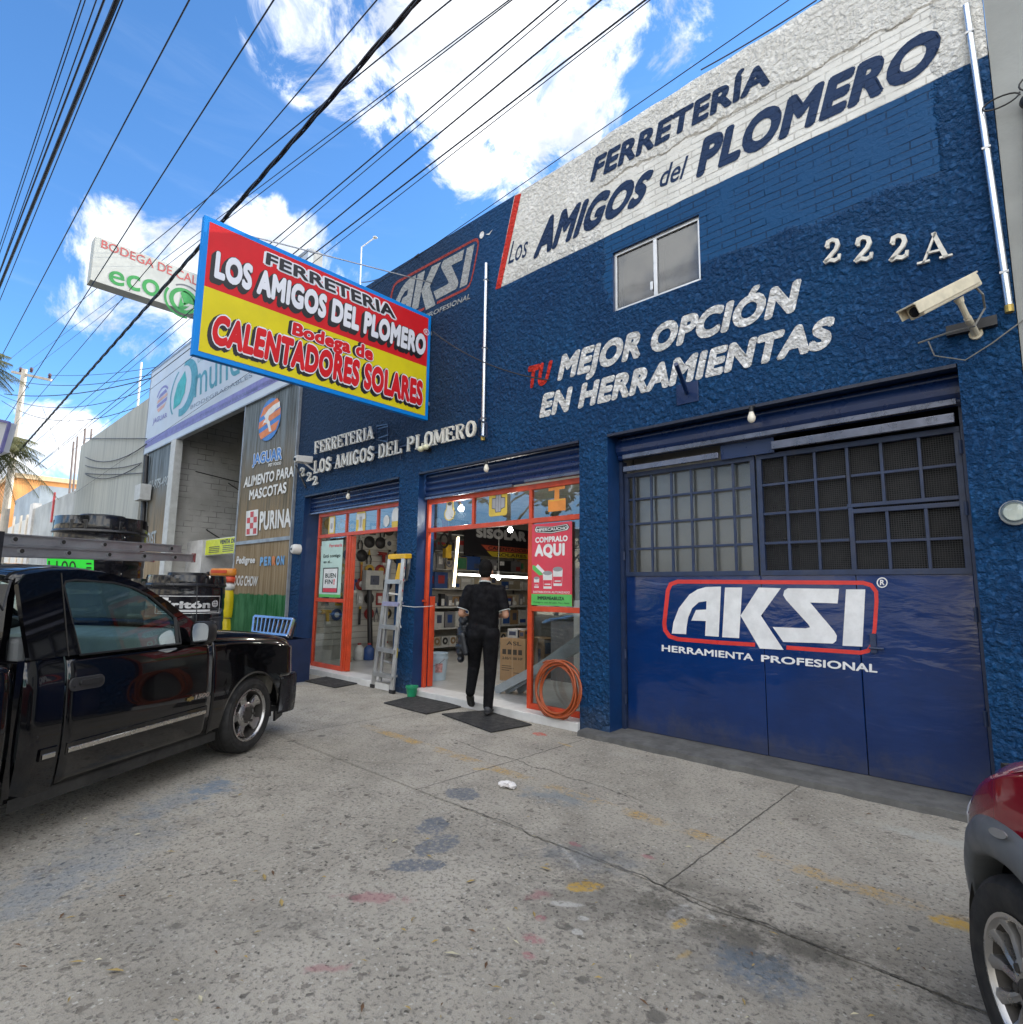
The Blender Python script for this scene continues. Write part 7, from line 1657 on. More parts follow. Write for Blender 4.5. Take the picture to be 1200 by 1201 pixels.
    for s_ in ('L', 'R'):
        sh, el = V(P['sh'+s_]), V(P['el'+s_]); mb.caps(nk+V((0, -.005, -.055)), sh+V((0, 0, -.005)), .07, .066); mb.cyl(sh, sh.lerp(el, .80), .068, .066, 14); mb.ell(sh, .068, 14, 8)
        wv = V((.075 if s_ == 'R' else -.075, 0, 0)); mb.caps(sh.lerp(ch, .55)+V((0, -.01, 0)), ch+wv+V((0, -.005, -.05)), .088, .105); mb.caps(ch+wv+V((0, -.005, -.05)), pv+wv*1.0+V((0, -.005, .06)), .105, .100)
        mb.cyl(pv+wv*1.0+V((0, -.005, .07)), pv+wv*1.05+V((0, -.01, -.055)), .101, .108, 16)
    mb.build('polo_shirt', P['shirt'], t_, local=True, remesh=.011)
    if P.get('trim'):
        mb = MB()
        for s_ in ('L', 'R'):
            sh, el = V(P['sh'+s_]), V(P['el'+s_]); d = (el-sh).normalized(); mb.lathe([(.060, -.001), (.0695, -.001), (.0695, .007), (.060, .007)], sh.lerp(el, .80), d, 20)
        mb.build('sleeve_trim', m_trim, t_, local=True, smooth=60)
        mb = MB(); ax = V((0, .25, 1)).normalized(); mb.lathe([(.066, -.015), (.072, .030), (.066, .035), (.061, .0)], nk+V((0, .0, -.005)), ax, 24); mb.build('collar', P['shirt'], t_, local=True, smooth=60)
        mb = MB(); mb.lathe([(.0725, .018), (.0745, .022), (.0735, .032), (.068, .037)], nk+V((0, .0, -.005)), ax, 24); mb.build('collar_trim', m_trim, t_, local=True, smooth=60)
    mb = MB()
    for s_ in ('L', 'R'):
        hip, kn, an = V(P['hip'+s_]), V(P['kn'+s_]), V(P['an'+s_]); mb.caps(pv+V((0, -.015, .0)), hip, .125, .108); mb.caps(hip+V((0, -.02, .0)), kn, .105, .075); mb.caps(kn, kn.lerp(an, .55), .075, .064); mb.caps(kn.lerp(an, .5), kn.lerp(an, .97), .065, .058)
        mb.ell(hip+V((0, -.055, -.01)), (.085, .075, .09), 14, 10)
    mb.build('trousers', P['trousers'], t_, local=True, remesh=.011)
    for s_ in ('L', 'R'):
        an, to = V(P['an'+s_]), V(P['to'+s_]); d = (to-an).normalized(); hl = V(P['he'+s_]); fdir = (to-hl).normalized(); sd = fdir.cross(V((0, 0, 1))).normalized(); up = sd.cross(fdir).normalized()
        mb = MB(); mb.caps(hl+up*.045+fdir*.035, hl+up*.04+fdir*.13, .040, .043); mb.caps(hl+up*.04+fdir*.13, hl+up*.030+fdir*.225, .043, .034); mb.caps(hl+up*.05+fdir*.045, an+V((0, 0, .02)), .042, .045); sh_ = mb.build('shoe', m_shoe, t_, local=True, remesh=.009)
        mb = MB(); out = [hl+fdir*a+sd*b_ for a, b_ in ((-.005, -.02), (.03, -.038), (.13, -.043), (.2, -.045), (.25, -.028), (.262, 0), (.25, .028), (.2, .045), (.13, .043), (.03, .038), (-.005, .02))]; mb.prism(out, up*.022); PM[sh_.name] = PM[t_.name].copy(); mb.build('sole', m_sole, sh_, local=True, bevel=.004)
    return t_
rf = gnd(571.5, 841); F = Vector((-.58, .815, 0)).normalized(); rzm = math.atan2(F.y, F.x)-math.pi/2
pose = dict(head=(.0, .10, 1.625), neck=(0, .055, 1.475), chest=(0, .045, 1.27), pelvis=(-.01, .04, .95),
            shL=(-.185, .04, 1.405), elL=(-.265, -.01, 1.13), wrL=(-.17, .20, 1.06), shR=(.185, .04, 1.405), elR=(.26, .0, 1.12), wrR=(.15, .21, 1.10),
            hipL=(-.095, .04, .90), knL=(-.135, .18, .52), anL=(-.165, .13, .215), heL=(-.17, .10, .185), toL=(-.175, .27, .045), hipR=(.09, .03, .90), knR=(.085, .03, .48), anR=(.07, .0, .085), heR=(.07, -.07, .02), toR=(.075, .18, .02),
            shirt=m_polo, trousers=m_trs, trim=True)
loc = Vector((rf.x, rf.y, 0)) - (Matrix.Rotation(rzm, 3, 'Z') @ Vector((.07, -.03, 0)))
man = person('man in a black polo shirt and dark trousers walking into the shop, seen from behind', (loc.x, loc.y, .016), rzm, pose)
# jacket hung over his left forearm
jk = thing('jacket', 'dark quilted jacket draped over the walking man\'s left forearm', 'jacket', (loc.x, loc.y, .016), rzm)
mb = MB(); V = Vector
def fold(x_, y_, z0_, z1_, w_, th):
    for k in range(7):
        f = k/6; mb.ell(V((x_-.02*f+.015*math.sin(k*2), y_+.02*math.sin(k*1.3), z1_+(z0_-z1_)*f)), (th*(1+.15*math.sin(k*1.7)), w_*(1-.18*f), (z1_-z0_)/9), 14, 8)
fold(-.255, .10, .60, 1.03, .095, .048); fold(-.285, .14, .68, 1.05, .09, .042); fold(-.205, .12, .70, 1.06, .10, .042); mb.caps(V((-.24, .06, 1.075)), V((-.18, .19, 1.06)), .052, .050); mb.caps(V((-.25, .03, .88)), V((-.205, .02, .68)), .042, .035)
mb.build('jacket_body', M('dark quilted nylon', (.012, .014, .018), .45, var=.3, vs=9, bump=.5, bs=20), jk, local=True, remesh=.010)
mb = MB()
for zz in (.70, .79, .88, .97): mb.tube([V((-.20, .0, zz)), V((-.25, .01, zz+.004)), V((-.30, .025, zz)), V((-.335, .07, zz))], .004, 5)
mb.build('seam', M('black thread', (.005, .005, .006), .8), jk, local=True)
at_ = atd(244, 672, 15.2)
pose2 = dict(pose); pose2.update(wrL=(-.24, .14, .95), wrR=(.24, .12, .95), elL=(-.25, 0, 1.14), anL=(-.1, .03, .085), heL=(-.1, -.04, .02), toL=(-.1, .21, .02), knL=(-.1, .05, .48), shirt=M('dark work shirt', (.03, .035, .05), .8), cap=True, trim=False)
person('attendant in a black peaked cap standing in the warehouse, seen over the labelled tank', (at_.x, at_.y, max(0, at_.z-1.70)), rad(70), pose2)
if at_.z-1.70 > .02:
    mb = MB(); mb.box(at_.x-.5, at_.x+.5, at_.y-.5, at_.y+.5, 0, at_.z-1.70-.001); o = mb.build('loading_platform', M('warehouse concrete', (.3, .3, .29), .9)); tag(o, 'low concrete loading platform under the attendant in the warehouse', 'platform')
# ================================================================== VEHICLES
from mathutils.geometry import tessellate_polygon
HEAD = rad(31.3+90)
def paint(name, col, rough=.12, dust=.10):
    m, t, b = newmat(name); co = t.node('ShaderNodeTexCoord').outputs['Object']
    x, y, z = t.xyz(co)
    d = t.math('MULTIPLY', t.mr(t.math('ADD', t.noise(co, 3.5, 6, .7), t.math('MULTIPLY', t.mr(z, .55, .2), .22)), .55, .85), dust)
    t.put(b.inputs['Base Color'], t.mix(d, col, (.16, .145, .12)))
    t.put(b.inputs['Roughness'], t.mix(d, (rough,)*3, (.6, .6, .6))); b.inputs['Coat Weight'].default_value = 1.0; b.inputs['Specular IOR Level'].default_value = .1; b.inputs['Coat Roughness'].default_value = .03
    t.put(b.inputs['Normal'], t.bump(t.noise(co, 1.6, 2), .016, .012)); MATS[name] = m; return m
m_bpaint = paint('black car paint', (.0022, .0022, .003), .15, .14); m_rpaint = paint('dark red car paint', (.22, .006, .016), .18, .10)
m_rub = M('tyre rubber', (.013, .013, .013), .75, var=.3, vs=6, dirt=.35, bump=.1, bs=30); m_wheel = M('wheel metal', (.46, .45, .44), .30, .9, var=.15, vs=6, dirt=.15); m_dkm = M('sooty wheel hub', (.06, .055, .05), .6, .4, dirt=.3)
m_trimk = M('black trim plastic', (.012, .012, .013), .5, var=.2); m_under = M('underbody grime and hole shade', (.02, .019, .017), .9, var=.4); m_chrome2 = M('worn chrome strip', (.55, .53, .48), .25, .9, var=.12, vs=9)
m_clad = M('grey cladding plastic', (.105, .112, .118), .5, var=.1, vs=5, dirt=.1); m_carglass = glass('teal car glass', (.60, .75, .73), 2.2, .004); m_seat = M('grey seat cloth', (.14, .15, .155), .9); m_dash = M('dash plastic', (.20, .22, .22), .6)
V = Vector
def loft(mb, us, zlow, ztop, wfun, n=12, side=1, W=0, mi=0):
    rows = []
    for u in us:
        a, c = zlow(u), ztop(u); rows.append([V((u, (wfun(u, a+(c-a)*j/n) if side == 1 else W-wfun(u, a+(c-a)*j/n)), a+(c-a)*j/n)) for j in range(n+1)])
    if side != 1: rows = rows[::-1]
    mb.grid(rows, mi)
def lin(pts):
    def f(x):
        if x <= pts[0][0]: return pts[0][1]
        for (a, b_), (c, d) in zip(pts, pts[1:]):
            if x <= c: return b_+(d-b_)*(x-a)/(c-a)
        return pts[-1][1]
    return f
def frange(a, b_, n): return [a+(b_-a)*i/n for i in range(n+1)]
def wheel(parent, name, c, r_, rr, wd, style, out=-1):
    """out: direction along local y of the visible face"""
    x0_, y0_, z0_ = c; ax = (0, -1 if out < 0 else 1, 0)
    h = wd/2
    prof = [(rr, -h*.9), (rr+.02, -h), (r_-.03, -h), (r_-.008, -h*.82), (r_, -h*.6), (r_, -h*.36), (r_-.007, -h*.33), (r_-.007, -h*.30), (r_, -h*.27), (r_, -h*.03), (r_-.007, 0), (r_-.007, h*.03), (r_, h*.06), (r_, h*.30), (r_-.007, h*.33), (r_-.007, h*.36), (r_, h*.39), (r_, h*.6), (r_-.008, h*.82), (r_-.03, h), (r_-.055, h*1.02), (rr+.045, h*1.03), (rr+.02, h), (rr, h*.9)]
    t_ = MB(); t_.lathe(prof, c, ax, 56); wt = t_.build(name, m_rub, parent, local=True, smooth=30)
    mb = MB(); f = h*.88
    mb.lathe([(rr+.004, f+.010), (rr-.008, f+.012), (rr-.014, f+.004), (rr-.018, f-.004)], c, ax, 48)
    md = MB(); md.lathe([(rr-.018, f-.004), (rr-.03, f-.05), (rr-.04, -h*.8)], c, ax, 48)
    d = V(ax); s_ = V((1, 0, 0)); up = V((0, 0, 1)); C0 = V(c)
    def pt(a, r, o): return C0 + s_*(r*math.cos(a)) + up*(r*math.sin(a)) + d*o
    if style == 'five':
        mb.lathe([(.098, f-.075), (.105, f-.03), (.085, f-.012), (.055, f-.01), (.055, f-.03), (0, f-.03)], c, ax, 30)
        for k in range(5):
            a = rad(90+72*k+18)
            for e in (-1, 1): pass
            wi, wo = .30, .23
            q = []
            for (r, o, w_) in ((.09, f-.025, .42), (.15, f-.028, .27), (rr-.03, f-.012, .30)):
                q.append([pt(a-w_, r, o-.03), pt(a-w_, r, o-.008), pt(a-w_*.6, r, o), pt(a+w_*.6, r, o), pt(a+w_, r, o-.008), pt(a+w_, r, o-.03)])
            mb.grid(q)
        o = MB(); o.lathe([(.075, f-.03), (.07, f-.012), (.05, f-.008), (.0, f-.005)], c, ax, 24)
        for k in range(6): o.cyl(pt(k*1.047, .062, f-.02), pt(k*1.047, .062, f+.012), .012, n=8)
        hub = o
    else:
        mb.lathe([(.085, f-.05), (.085, f-.012), (.06, f-.004), (.036, f-.004)], c, ax, 30)
        for k in range(6):
            a = rad(60*k+12)
            for e in (-1, 1):
                q = []
                for (r, o, da, w_) in ((.05, f-.004, .26, .30), (.10, f-.004, .215, .150), (.14, f-.006, .235, .120), (rr-.012, f+.006, .27, .150)):
                    q.append([pt(a+e*da-w_, r, o-.035), pt(a+e*da-w_*.8, r, o-.004), pt(a+e*da, r, o+.002), pt(a+e*da+w_*.8, r, o-.004), pt(a+e*da+w_, r, o-.035)])
                mb.grid(q)
        o = MB(); o.lathe([(.036, f-.02), (.034, f+.004), (.02, f+.010), (0, f+.010)], c, ax, 24)
        for k in range(6): o.cyl(pt(rad(60*k+42), .062, f-.02), pt(rad(60*k+42), .062, f+.0), .013, n=8)
        hub = o
    rim = mb.build('rim', m_wheel, wt, local=True, smooth=40)
    PM[rim.name] = PM[parent.name]
    md.build('barrel', m_dkm, wt, local=True, smooth=40)
    hub.build('hub_cap', m_dkm, wt, local=True, smooth=40)
    mb = MB(); mb.lathe([(rr-.045, -h*.1), (.05, -h*.1), (.05, h*.2)], c, ax, 28); mb.build('brake_disc', m_under, wt, local=True)
    return wt

A_ = gnd(283, 887)
tr = thing('pickup_truck', 'black pickup truck with a ladder rack, parked nose in at left', 'pickup truck', (A_.x, A_.y, 0), HEAD, None)
TW = 1.74
prof_w = lin([(.2, .05), (.30, .022), (.42, .006), (.52, .0), (.62, .0), (.74, .006), (.86, .012), (.93, .020), (.98, .034), (1.02, .055)])
def tw(u, z): return prof_w(z) + (.20*max(0, (u-.58)/.30)**2.3)
arch = lambda c, r_, zc: (lambda u: zc+math.sqrt(max(0, r_*r_-(u-c)**2)) if abs(u-c) < r_ else 0)
ar1 = arch(.105, .385, .285); ar2 = arch(-2.86, .385, .285)
hoodz = lin([(-.60, 1.09), (-.44, 1.072), (.067, 1.022), (.466, .978), (.739, .92), (.84, .875), (.89, .84)])
ftop = lambda u: hoodz(u)-.075
for side in (1, -1):
    sfx = side
    mb = MB(); us = sorted(set(frange(-.425, .85, 38)+[-.28, -.279, .49, .489]))
    loft(mb, us, lambda u: max(ar1(u), .27 if u < .49 else .585), ftop, tw, 14, side, TW); mb.build('fender', m_bpaint, tr, local=True, smooth=35, solid=.004)
    mb = MB(); loft(mb, frange(-1.655, -.437, 20), lambda u: .275, lambda u: 1.0, tw, 16, side, TW); door = mb.build('door', m_bpaint, tr, local=True, smooth=35, solid=.006)
    PM[door.name] = PM[tr.name].copy()
    mb = MB(); loft(mb, frange(-1.885, -1.667, 6), lambda u: .25, lambda u: 1.0, lambda u, z: tw(u, z)+max(0, (-1.82-u)/.065)**2*.03, 14, side, TW); mb.build('cab_corner', m_bpaint, tr, local=True, smooth=35)
    mb = MB(); loft(mb, sorted(set(frange(-3.95, -1.945, 40)+[-3.245, -2.475])), lambda u: max(ar2(u), .30), lambda u: .99, lambda u, z: tw(u, z)+max(0, (u+1.975)/.03)**2*.02, 14, side, TW); bd = mb.build('bed_side', m_bpaint, tr, local=True, smooth=35, solid=.004)
    mb = MB(); loft(mb, frange(-1.9, -.30, 10), lambda u: .20, lambda u: .268, lambda u, z: .035+.0*z, 2, side, TW); mb.build('rocker', m_under, tr, local=True)
    S2 = lambda u, w_, z: V((u, w_ if side == 1 else TW-w_, z))
    # body moulding and its bright strip
    mb = MB(); mm = MB()
    for a, c in ((-1.63, -.475), (-1.785, -1.685)):
        mb.grid([[S2(u, tw(u, z)-o, z) for (z, o) in ((.437, .0), (.440, .012), (.500, .012), (.506, .0))] for u in frange(a, c, 6)])
        mm.grid([[S2(u, tw(u, z)-o, z) for (z, o) in ((.444, .012), (.447, .016), (.470, .016), (.473, .012))] for u in frange(a+.012, c-.012, 6)])
    mo = mb.build('moulding', m_bpaint, door, local=True, smooth=40); mm.build('bright_strip', m_chrome2, door, local=True, smooth=40)
    # handle
    mb = MB(); out = rrect(-1.53, .832, .235, .078, .035, 5); mb.prism([S2(p[0], tw(p[0], p[1])-.004, p[1]) for p in out], S2(0, -.012, 0)-S2(0, 0, 0)); hn = mb.build('handle', M('satin black handle', (.03, .03, .032), .4), door, local=True, bevel=.004)
    mb = MB(); out = rrect(-1.515, .838, .15, .034, .015, 4); mb.prism([S2(p[0], tw(p[0], p[1])-.0165, p[1]) for p in out], S2(0, -.016, 0)-S2(0, 0, 0)); mb.ell(S2(-1.62, -.012, .822), (.008, .004, .008)); mb.build('handle', m_trimk, door, local=True, bevel=.005)
    # greenhouse side with its window opening
    gw_ = lambda z: .036+max(0, z-1.0)*.25
    outer = [(-.50, 1.0), (-.50, 1.10), (-.60, 1.13), (-.846, 1.305), (-1.08, 1.432), (-1.284, 1.492), (-1.523, 1.513), (-1.723, 1.502), (-1.87, 1.472), (-1.915, 1.42), (-1.90, 1.2), (-1.882, 1.0)]
    win = [(-1.575, 1.0005), (-.77, 1.0005), (-.775, 1.15), (-.80, 1.19), (-1.00, 1.345), (-1.14, 1.405), (-1.29, 1.438), (-1.56, 1.452), (-1.63, 1.44), (-1.645, 1.41)]
    tri = tessellate_polygon([[V((p[0], p[1], 0)) for p in outer], [V((p[0], p[1], 0)) for p in win]]); al = outer+win
    mb = MB(); mb.add([S2(p[0], gw_(p[1]), p[1]) for p in al], [tuple(t3) for t3 in tri]); mb.build('cab_frame', m_bpaint, tr, local=True, solid=.03, merge=True)
    mb = MB(); mb.poly([S2(p[0], gw_(p[1])+.006, p[1]) for p in [(p[0]*1.0, p[1]) for p in win]]); mb.build('window', m_carglass, tr, local=True)
    mb = MB(); mb.tube([S2(p[0], gw_(p[1])-.013, p[1]) for p in win], .008, 5, close=True); mb.bar(S2(-.775, gw_(1.1)-.014, 1.0), S2(-.80, gw_(1.18)-.014, 1.19), .02, .02); mb.build('window_seal', m_trimk, tr, local=True)
    mb = MB()
    for a in (-1.655,): mb.tube([S2(a, gw_(z)-.0165, z) for z in frange(1.0, 1.49, 8)], .004, 4)
    mb.build('door_gap', m_under, tr, local=True)
    # mirror
    mc = S2(-.66, -.085, 1.075); mb = MB()
    rows = []
    for k in range(7):
        f = k/6; sc = [.93, 1.0, 1.0, .97, .86, .62, .25][k]
        rows.append([mc+V((-.06+.15*f, (p[0])*sc, p[1]*sc)) for p in rrect(0, 0, .165, .172, .055, 4)+[rrect(0, 0, .165, .172, .055, 4)[0]]])
    mb.grid(rows); mb.poly(rows[-1][:-1]); mb.bar(mc+V((.02, .06*side, -.05)), S2(-.62, .05, 1.0), .07, .06); mi_ = mb.build('mirror', m_trimk, tr, local=True, smooth=50)
    PM[mi_.name] = PM[tr.name].copy()
    mb = MB(); mb.poly([mc+V((-.052, p[0]*.86, p[1]*.86)) for p in rrect(0, 0, .165, .172, .055, 4)]); mb.build('mirror_glass', M('mirror glass', (.75, .78, .80), .02, 1.0, var=0), mi_, local=True)
    wheel(tr, 'wheel', S2(.105, .135, .318), .318, .215, .24, 'five', -side); wheel(tr, 'wheel', S2(-2.86, .135, .318), .318, .215, .24, 'five', -side)
    # head lamp wrapping the corner
    mb = MB(); loft(mb, frange(.66, .845, 8), lambda u: .60, lambda u: min(.84, ftop(u)+.01), lambda u, z: tw(u, z)-.004, 6, side, TW); mb.build('headlight', M('dusty lamp lens', (.20, .20, .20), .15, var=.2, coat=.5), tr, local=True, smooth=40)
# badges
NT_ = V((0, -1, 0))
mb = MB(); q = [V((-.625, -.014, .574)), V((-.475, -.014, .574)), V((-.465, -.014, .607)), V((-.615, -.014, .607))]
put_text(mb, '1500', q, NT_, .0, .05, thick=.004); q = [V((-1.815, -.002, 1.017)), V((-1.765, -.002, 1.017)), V((-1.765, -.002, 1.034)), V((-1.815, -.002, 1.034))]
mb.build('badge', m_chrome2, tr, local=True)
mb = MB(); put_text(mb, 'LS', [p+V((0, .035, 0)) for p in q], NT_, .0, .04, thick=.004); mb.prism([V((-1.825, .036, 1.010)), V((-1.755, .036, 1.010)), V((-1.755, .036, 1.040)), V((-1.825, .036, 1.040))], V((0, -.003, 0))); mb.build('badge', M('red grey badge', (.16, .10, .10), .35, .5), tr, local=True)
mb = MB(); mb.prism([V((-.70+a, -.010, .588+b_)) for a, b_ in ((0, -.012), (.022, -.012), (.022, -.018), (.042, -.018), (.042, -.012), (.064, -.012), (.070, .008), (.048, .008), (.048, .014), (.028, .014), (.028, .008), (.006, .008))], V((0, -.005, 0))); mb.build('emblem', M('dull gold emblem', (.34, .26, .10), .35, .7), tr, local=True)
# hood, roof, glass, inner shell
mb = MB(); rows = []
for u in frange(-.60, .90, 28):
    e = .20*max(0, (u-.58)/.30)**2.3; hz = hoodz(u); row = []
    for (w_, dz) in ((.03, -.078), (.045, -.045), (.07, -.018), (.11, -.002), (.17, .004), (.35, .018), (.6, .028), (.87, .031)): row.append((w_, dz))
    full = [(a+e, hz+d) for a, d in row]+[(TW-a-e, hz+d) for a, d in row[::-1][1:]]
    rows.append([V((u, a, z_)) for a, z_ in full])
mb.grid(rows); mb.build('hood', m_bpaint, tr, local=True, smooth=40)
mb = MB()
for w_ in (.255, TW-.255): mb.tube([V((u, w_, hoodz(u)+.0125)) for u in frange(-.58, .8, 20)], .0035, 4)
mb.build('hood_gap', m_under, tr, local=True)
mb = MB(); rows = []
for u, z_ in ((-1.22, 1.478), (-1.284, 1.498), (-1.40, 1.512), (-1.523, 1.520), (-1.65, 1.516), (-1.78, 1.498), (-1.87, 1.474), (-1.92, 1.43)):
    rows.append([V((u, .15+(TW-.30)*k/14, z_+.035*(1-(2*k/14-1)**2)+(-.012 if k in (0, 14) else 0))) for k in range(15)])
mb.grid(rows); mb.build('roof', m_bpaint, tr, local=True, smooth=40, solid=.01)
mb = MB(); rows = []
for f in frange(0, 1, 6): rows.append([V((-.585-.665*f, .075+.085*f+(TW-.15-.17*f)*k/10, 1.115+.372*f+(.02+.02*f)*(1-(2*k/10-1)**2))) for k in range(11)])
mb.grid(rows); mb.build('windshield', m_carglass, tr, local=True, smooth=40)
mb = MB(); mb.box(-1.93, -1.89, .17, TW-.17, 1.0, 1.10); mb.box(-1.93, -1.89, .17, .25, 1.10, 1.42); mb.box(-1.93, -1.89, TW-.25, TW-.17, 1.10, 1.42); mb.box(-1.925, -1.885, .05, TW-.05, .25, 1.0); mb.build('cab_back', m_bpaint, tr, local=True)
mb = MB(); mb.poly([V((-1.91, .25, 1.10)), V((-1.91, TW-.25, 1.10)), V((-1.91, TW-.25, 1.42)), V((-1.91, .25, 1.42))]); mb.build('rear_window', m_carglass, tr, local=True)
mb = MB()
mb.box(-1.8, -1.38, .12, TW-.12, .40, .78); mb.hexa([V(p) for p in ((-1.86, .12, .7), (-1.68, .12, .7), (-1.68, TW-.12, .7), (-1.86, TW-.12, .7))], [V(p) for p in ((-1.88, .12, 1.12), (-1.80, .12, 1.12), (-1.80, TW-.12, 1.12), (-1.88, TW-.12, 1.12))])
for w_ in (.42, 1.32): mb.box(-1.88, -1.80, w_-.13, w_+.13, 1.121, 1.27)
mb.build('seat', m_seat, tr, local=True, bevel=.03)
mb = MB(); mb.hexa([V(p) for p in ((-.95, .08, .7), (-.58, .08, .7), (-.58, TW-.08, .7), (-.95, TW-.08, .7))], [V(p) for p in ((-.86, .08, 1.04), (-.56, .08, 1.10), (-.56, TW-.08, 1.10), (-.86, TW-.08, 1.04))]); mb.build('dashboard', m_dash, tr, local=True, bevel=.02)
mb = MB(); sc = V((-1.07, 1.28, 1.0)); mb.tube([sc+V((.07*math.sin(a), .17*math.cos(a), .17*math.sin(a))) for a in frange(0, 2*math.pi-.2, 24)], .013, 6, close=True); mb.bar(sc+V((0, -.16, 0)), sc+V((0, .16, 0)), .03, .02); mb.cyl(sc, sc+V((.25, 0, -.12)), .025, n=8); mb.build('steering_wheel', m_trimk, tr, local=True)
mb = MB(); mb.box(-1.15, -1.12, .80, .95, 1.385, 1.445); mb.cyl((-1.12, .87, 1.42), (-1.08, .87, 1.47), .012, n=6); mb.box(-1.22, -1.1, .3, .6, 1.44, 1.46); mb.build('rear_view_mirror', m_trimk, tr, local=True, bevel=.01)
mb = MB(); mb.box(-1.86, -.30, .045, TW-.045, .24, .34); mb.box(-3.93, -1.98, .06, TW-.06, .50, .56); mb.box(-3.95, -3.90, .04, TW-.04, .35, .985); mb.box(-1.99, -1.96, .05, TW-.05, .35, .98); mb.box(-3.8, .55, .45, TW-.45, .26, .45); mb.box(-.45, .78, .34, TW-.34, .50, .86); mb.build('chassis', m_under, tr, local=True)
mb = MB(); mb.box(.43, .53, .20, .30, .44, .62); mb.hexa([V(p) for p in ((.44, .13, .42), (.56, .13, .42), (.56, .20, .42), (.44, .20, .42))], [V(p) for p in ((.40, .08, .60), (.55, .10, .60), (.55, .2, .60), (.40, .2, .60))]); mb.build('inner_wing', M('dusty beige liner', (.20, .19, .16), .8, var=.3), tr, local=True)
# front bumper, its skirt and grille
mb = MB(); rows = []
for (w_, u) in ((.06, .60), (.03, .72), (.04, .83), (.10, .90), (.28, .945), (.87, .965), (TW-.28, .945), (TW-.10, .90), (TW-.04, .83), (TW-.03, .72), (TW-.06, .60)):
    rows.append([V((u-.03, w_, .23)), V((u-.01, w_, .26)), V((u, w_, .34)), V((u, w_, .54)), V((u-.01, w_, .575)), V((u-.06, w_+(.05 if w_ < .8 else -.05 if w_ > .9 else 0), .582))])
mb.grid(rows[::-1]); mb.build('bumper', M('black bumper plastic', (.010, .010, .013), .28, var=.2), tr, local=True, smooth=40, solid=.012)
mb = MB(); mb.bar((.62, .12, .20), (.80, .16, .22), .02, .10); mb.bar((.40, .16, .30), (.66, .12, .26), .03, .05); mb.box(.48, .60, .14, .22, .20, .34); mb.build('air_dam', m_trimk, tr, local=True)
mb = MB(); mb.box(.84, .87, .30, TW-.30, .60, .84); mb.build('grille', m_trimk, tr, local=True); mb = MB()
for z_ in (.66, .72, .78): mb.box(.871, .885, .31, TW-.31, z_-.012, z_+.012)
mb.build('grille_bar', m_chrome2, tr, local=True)
mb = MB(); mb.cyl((-.53, .10, 1.05), (-.56, .10, 1.42), .004, n=5); mb.build('aerial', m_trimk, tr, local=True)
# rack and the extension ladder on it
mb = MB()
for u in (-2.12, -3.75):
    for w_ in (.06, TW-.06): mb.box(u-.03, u+.03, w_-.025, w_+.025, .98, 1.70 if u > -3 else 1.545)
    mb.box(u-.02, u+.02, .086, TW-.086, 1.515 if u > -3 else 1.50, 1.555 if u > -3 else 1.54)
mb.tube([V((-2.1, .08, 1.40)), V((-2.0, .1, 1.28)), V((-1.93, .16, 1.44))], .006, 5); mb.build('ladder_rack', M('black rack steel', (.014, .015, .02), .5, var=.2), tr, local=True)
exl = thing('extension_ladder', 'long aluminium extension ladder lying on the pickup rack', 'ladder', (A_.x, A_.y, 0), HEAD)
zl = lambda u: 1.578+.026*(u+2.1)
def lsec(u0, u1, dz, w0, h_):
    mb = MB()
    for w_ in (w0, w0+.40):
        for (dd, ww) in ((0, .0),): mb.hexa([V((u0, w_-.008, zl(u0)+dz)), V((u1, w_-.008, zl(u1)+dz)), V((u1, w_+.004, zl(u1)+dz)), V((u0, w_+.004, zl(u0)+dz))], [V((u0, w_-.008, zl(u0)+dz+h_)), V((u1, w_-.008, zl(u1)+dz+h_)), V((u1, w_+.004, zl(u1)+dz+h_)), V((u0, w_+.004, zl(u0)+dz+h_))])
        for e in (0, h_-.008): mb.hexa([V((u0, w_-.02, zl(u0)+dz+e)), V((u1, w_-.02, zl(u1)+dz+e)), V((u1, w_-.0085, zl(u1)+dz+e)), V((u0, w_-.0085, zl(u0)+dz+e))], [V((u0, w_-.02, zl(u0)+dz+e+.008)), V((u1, w_-.02, zl(u1)+dz+e+.008)), V((u1, w_-.0085, zl(u1)+dz+e+.008)), V((u0, w_-.0085, zl(u0)+dz+e+.008))])
    return mb
LS = [(-3.95, -.36, 0.0, .34, .062), (-3.90, -.50, .068, .335, .062)]
for (u0, u1, dz, w0, h_) in LS:
    lsec(u0, u1, dz, w0, h_).build('rail', M('dull ladder aluminium', (.36, .37, .385), .42, .7, var=.15, vs=5, dirt=.2), exl, local=True)
    mb = MB(); u = -.56 - (.05 if dz else 0)
    while u > u0+.1:
        mb.cyl((u, w0-.012, zl(u)+dz+.031), (u, w0+.41, zl(u)+dz+.031), .015, n=10); mb.lathe([(.013, 0), (.021, 0), (.021, .006), (.013, .006)], (u, w0-.009, zl(u)+dz+.031), (0, -1, 0), 12); u -= .30
    u = -.56 - (.05 if dz else 0)
    while u > u0+.1:
        mb.cyl((u, w0-.0165, zl(u)+dz+.031), (u, w0-.0155, zl(u)+dz+.031), .0135, n=12, mi=1); u -= .30  # dark disc paints the shade inside each hollow rung end
    mb.build('rung', [MATS['dull ladder aluminium'], m_under], exl, local=True)
mb = MB()
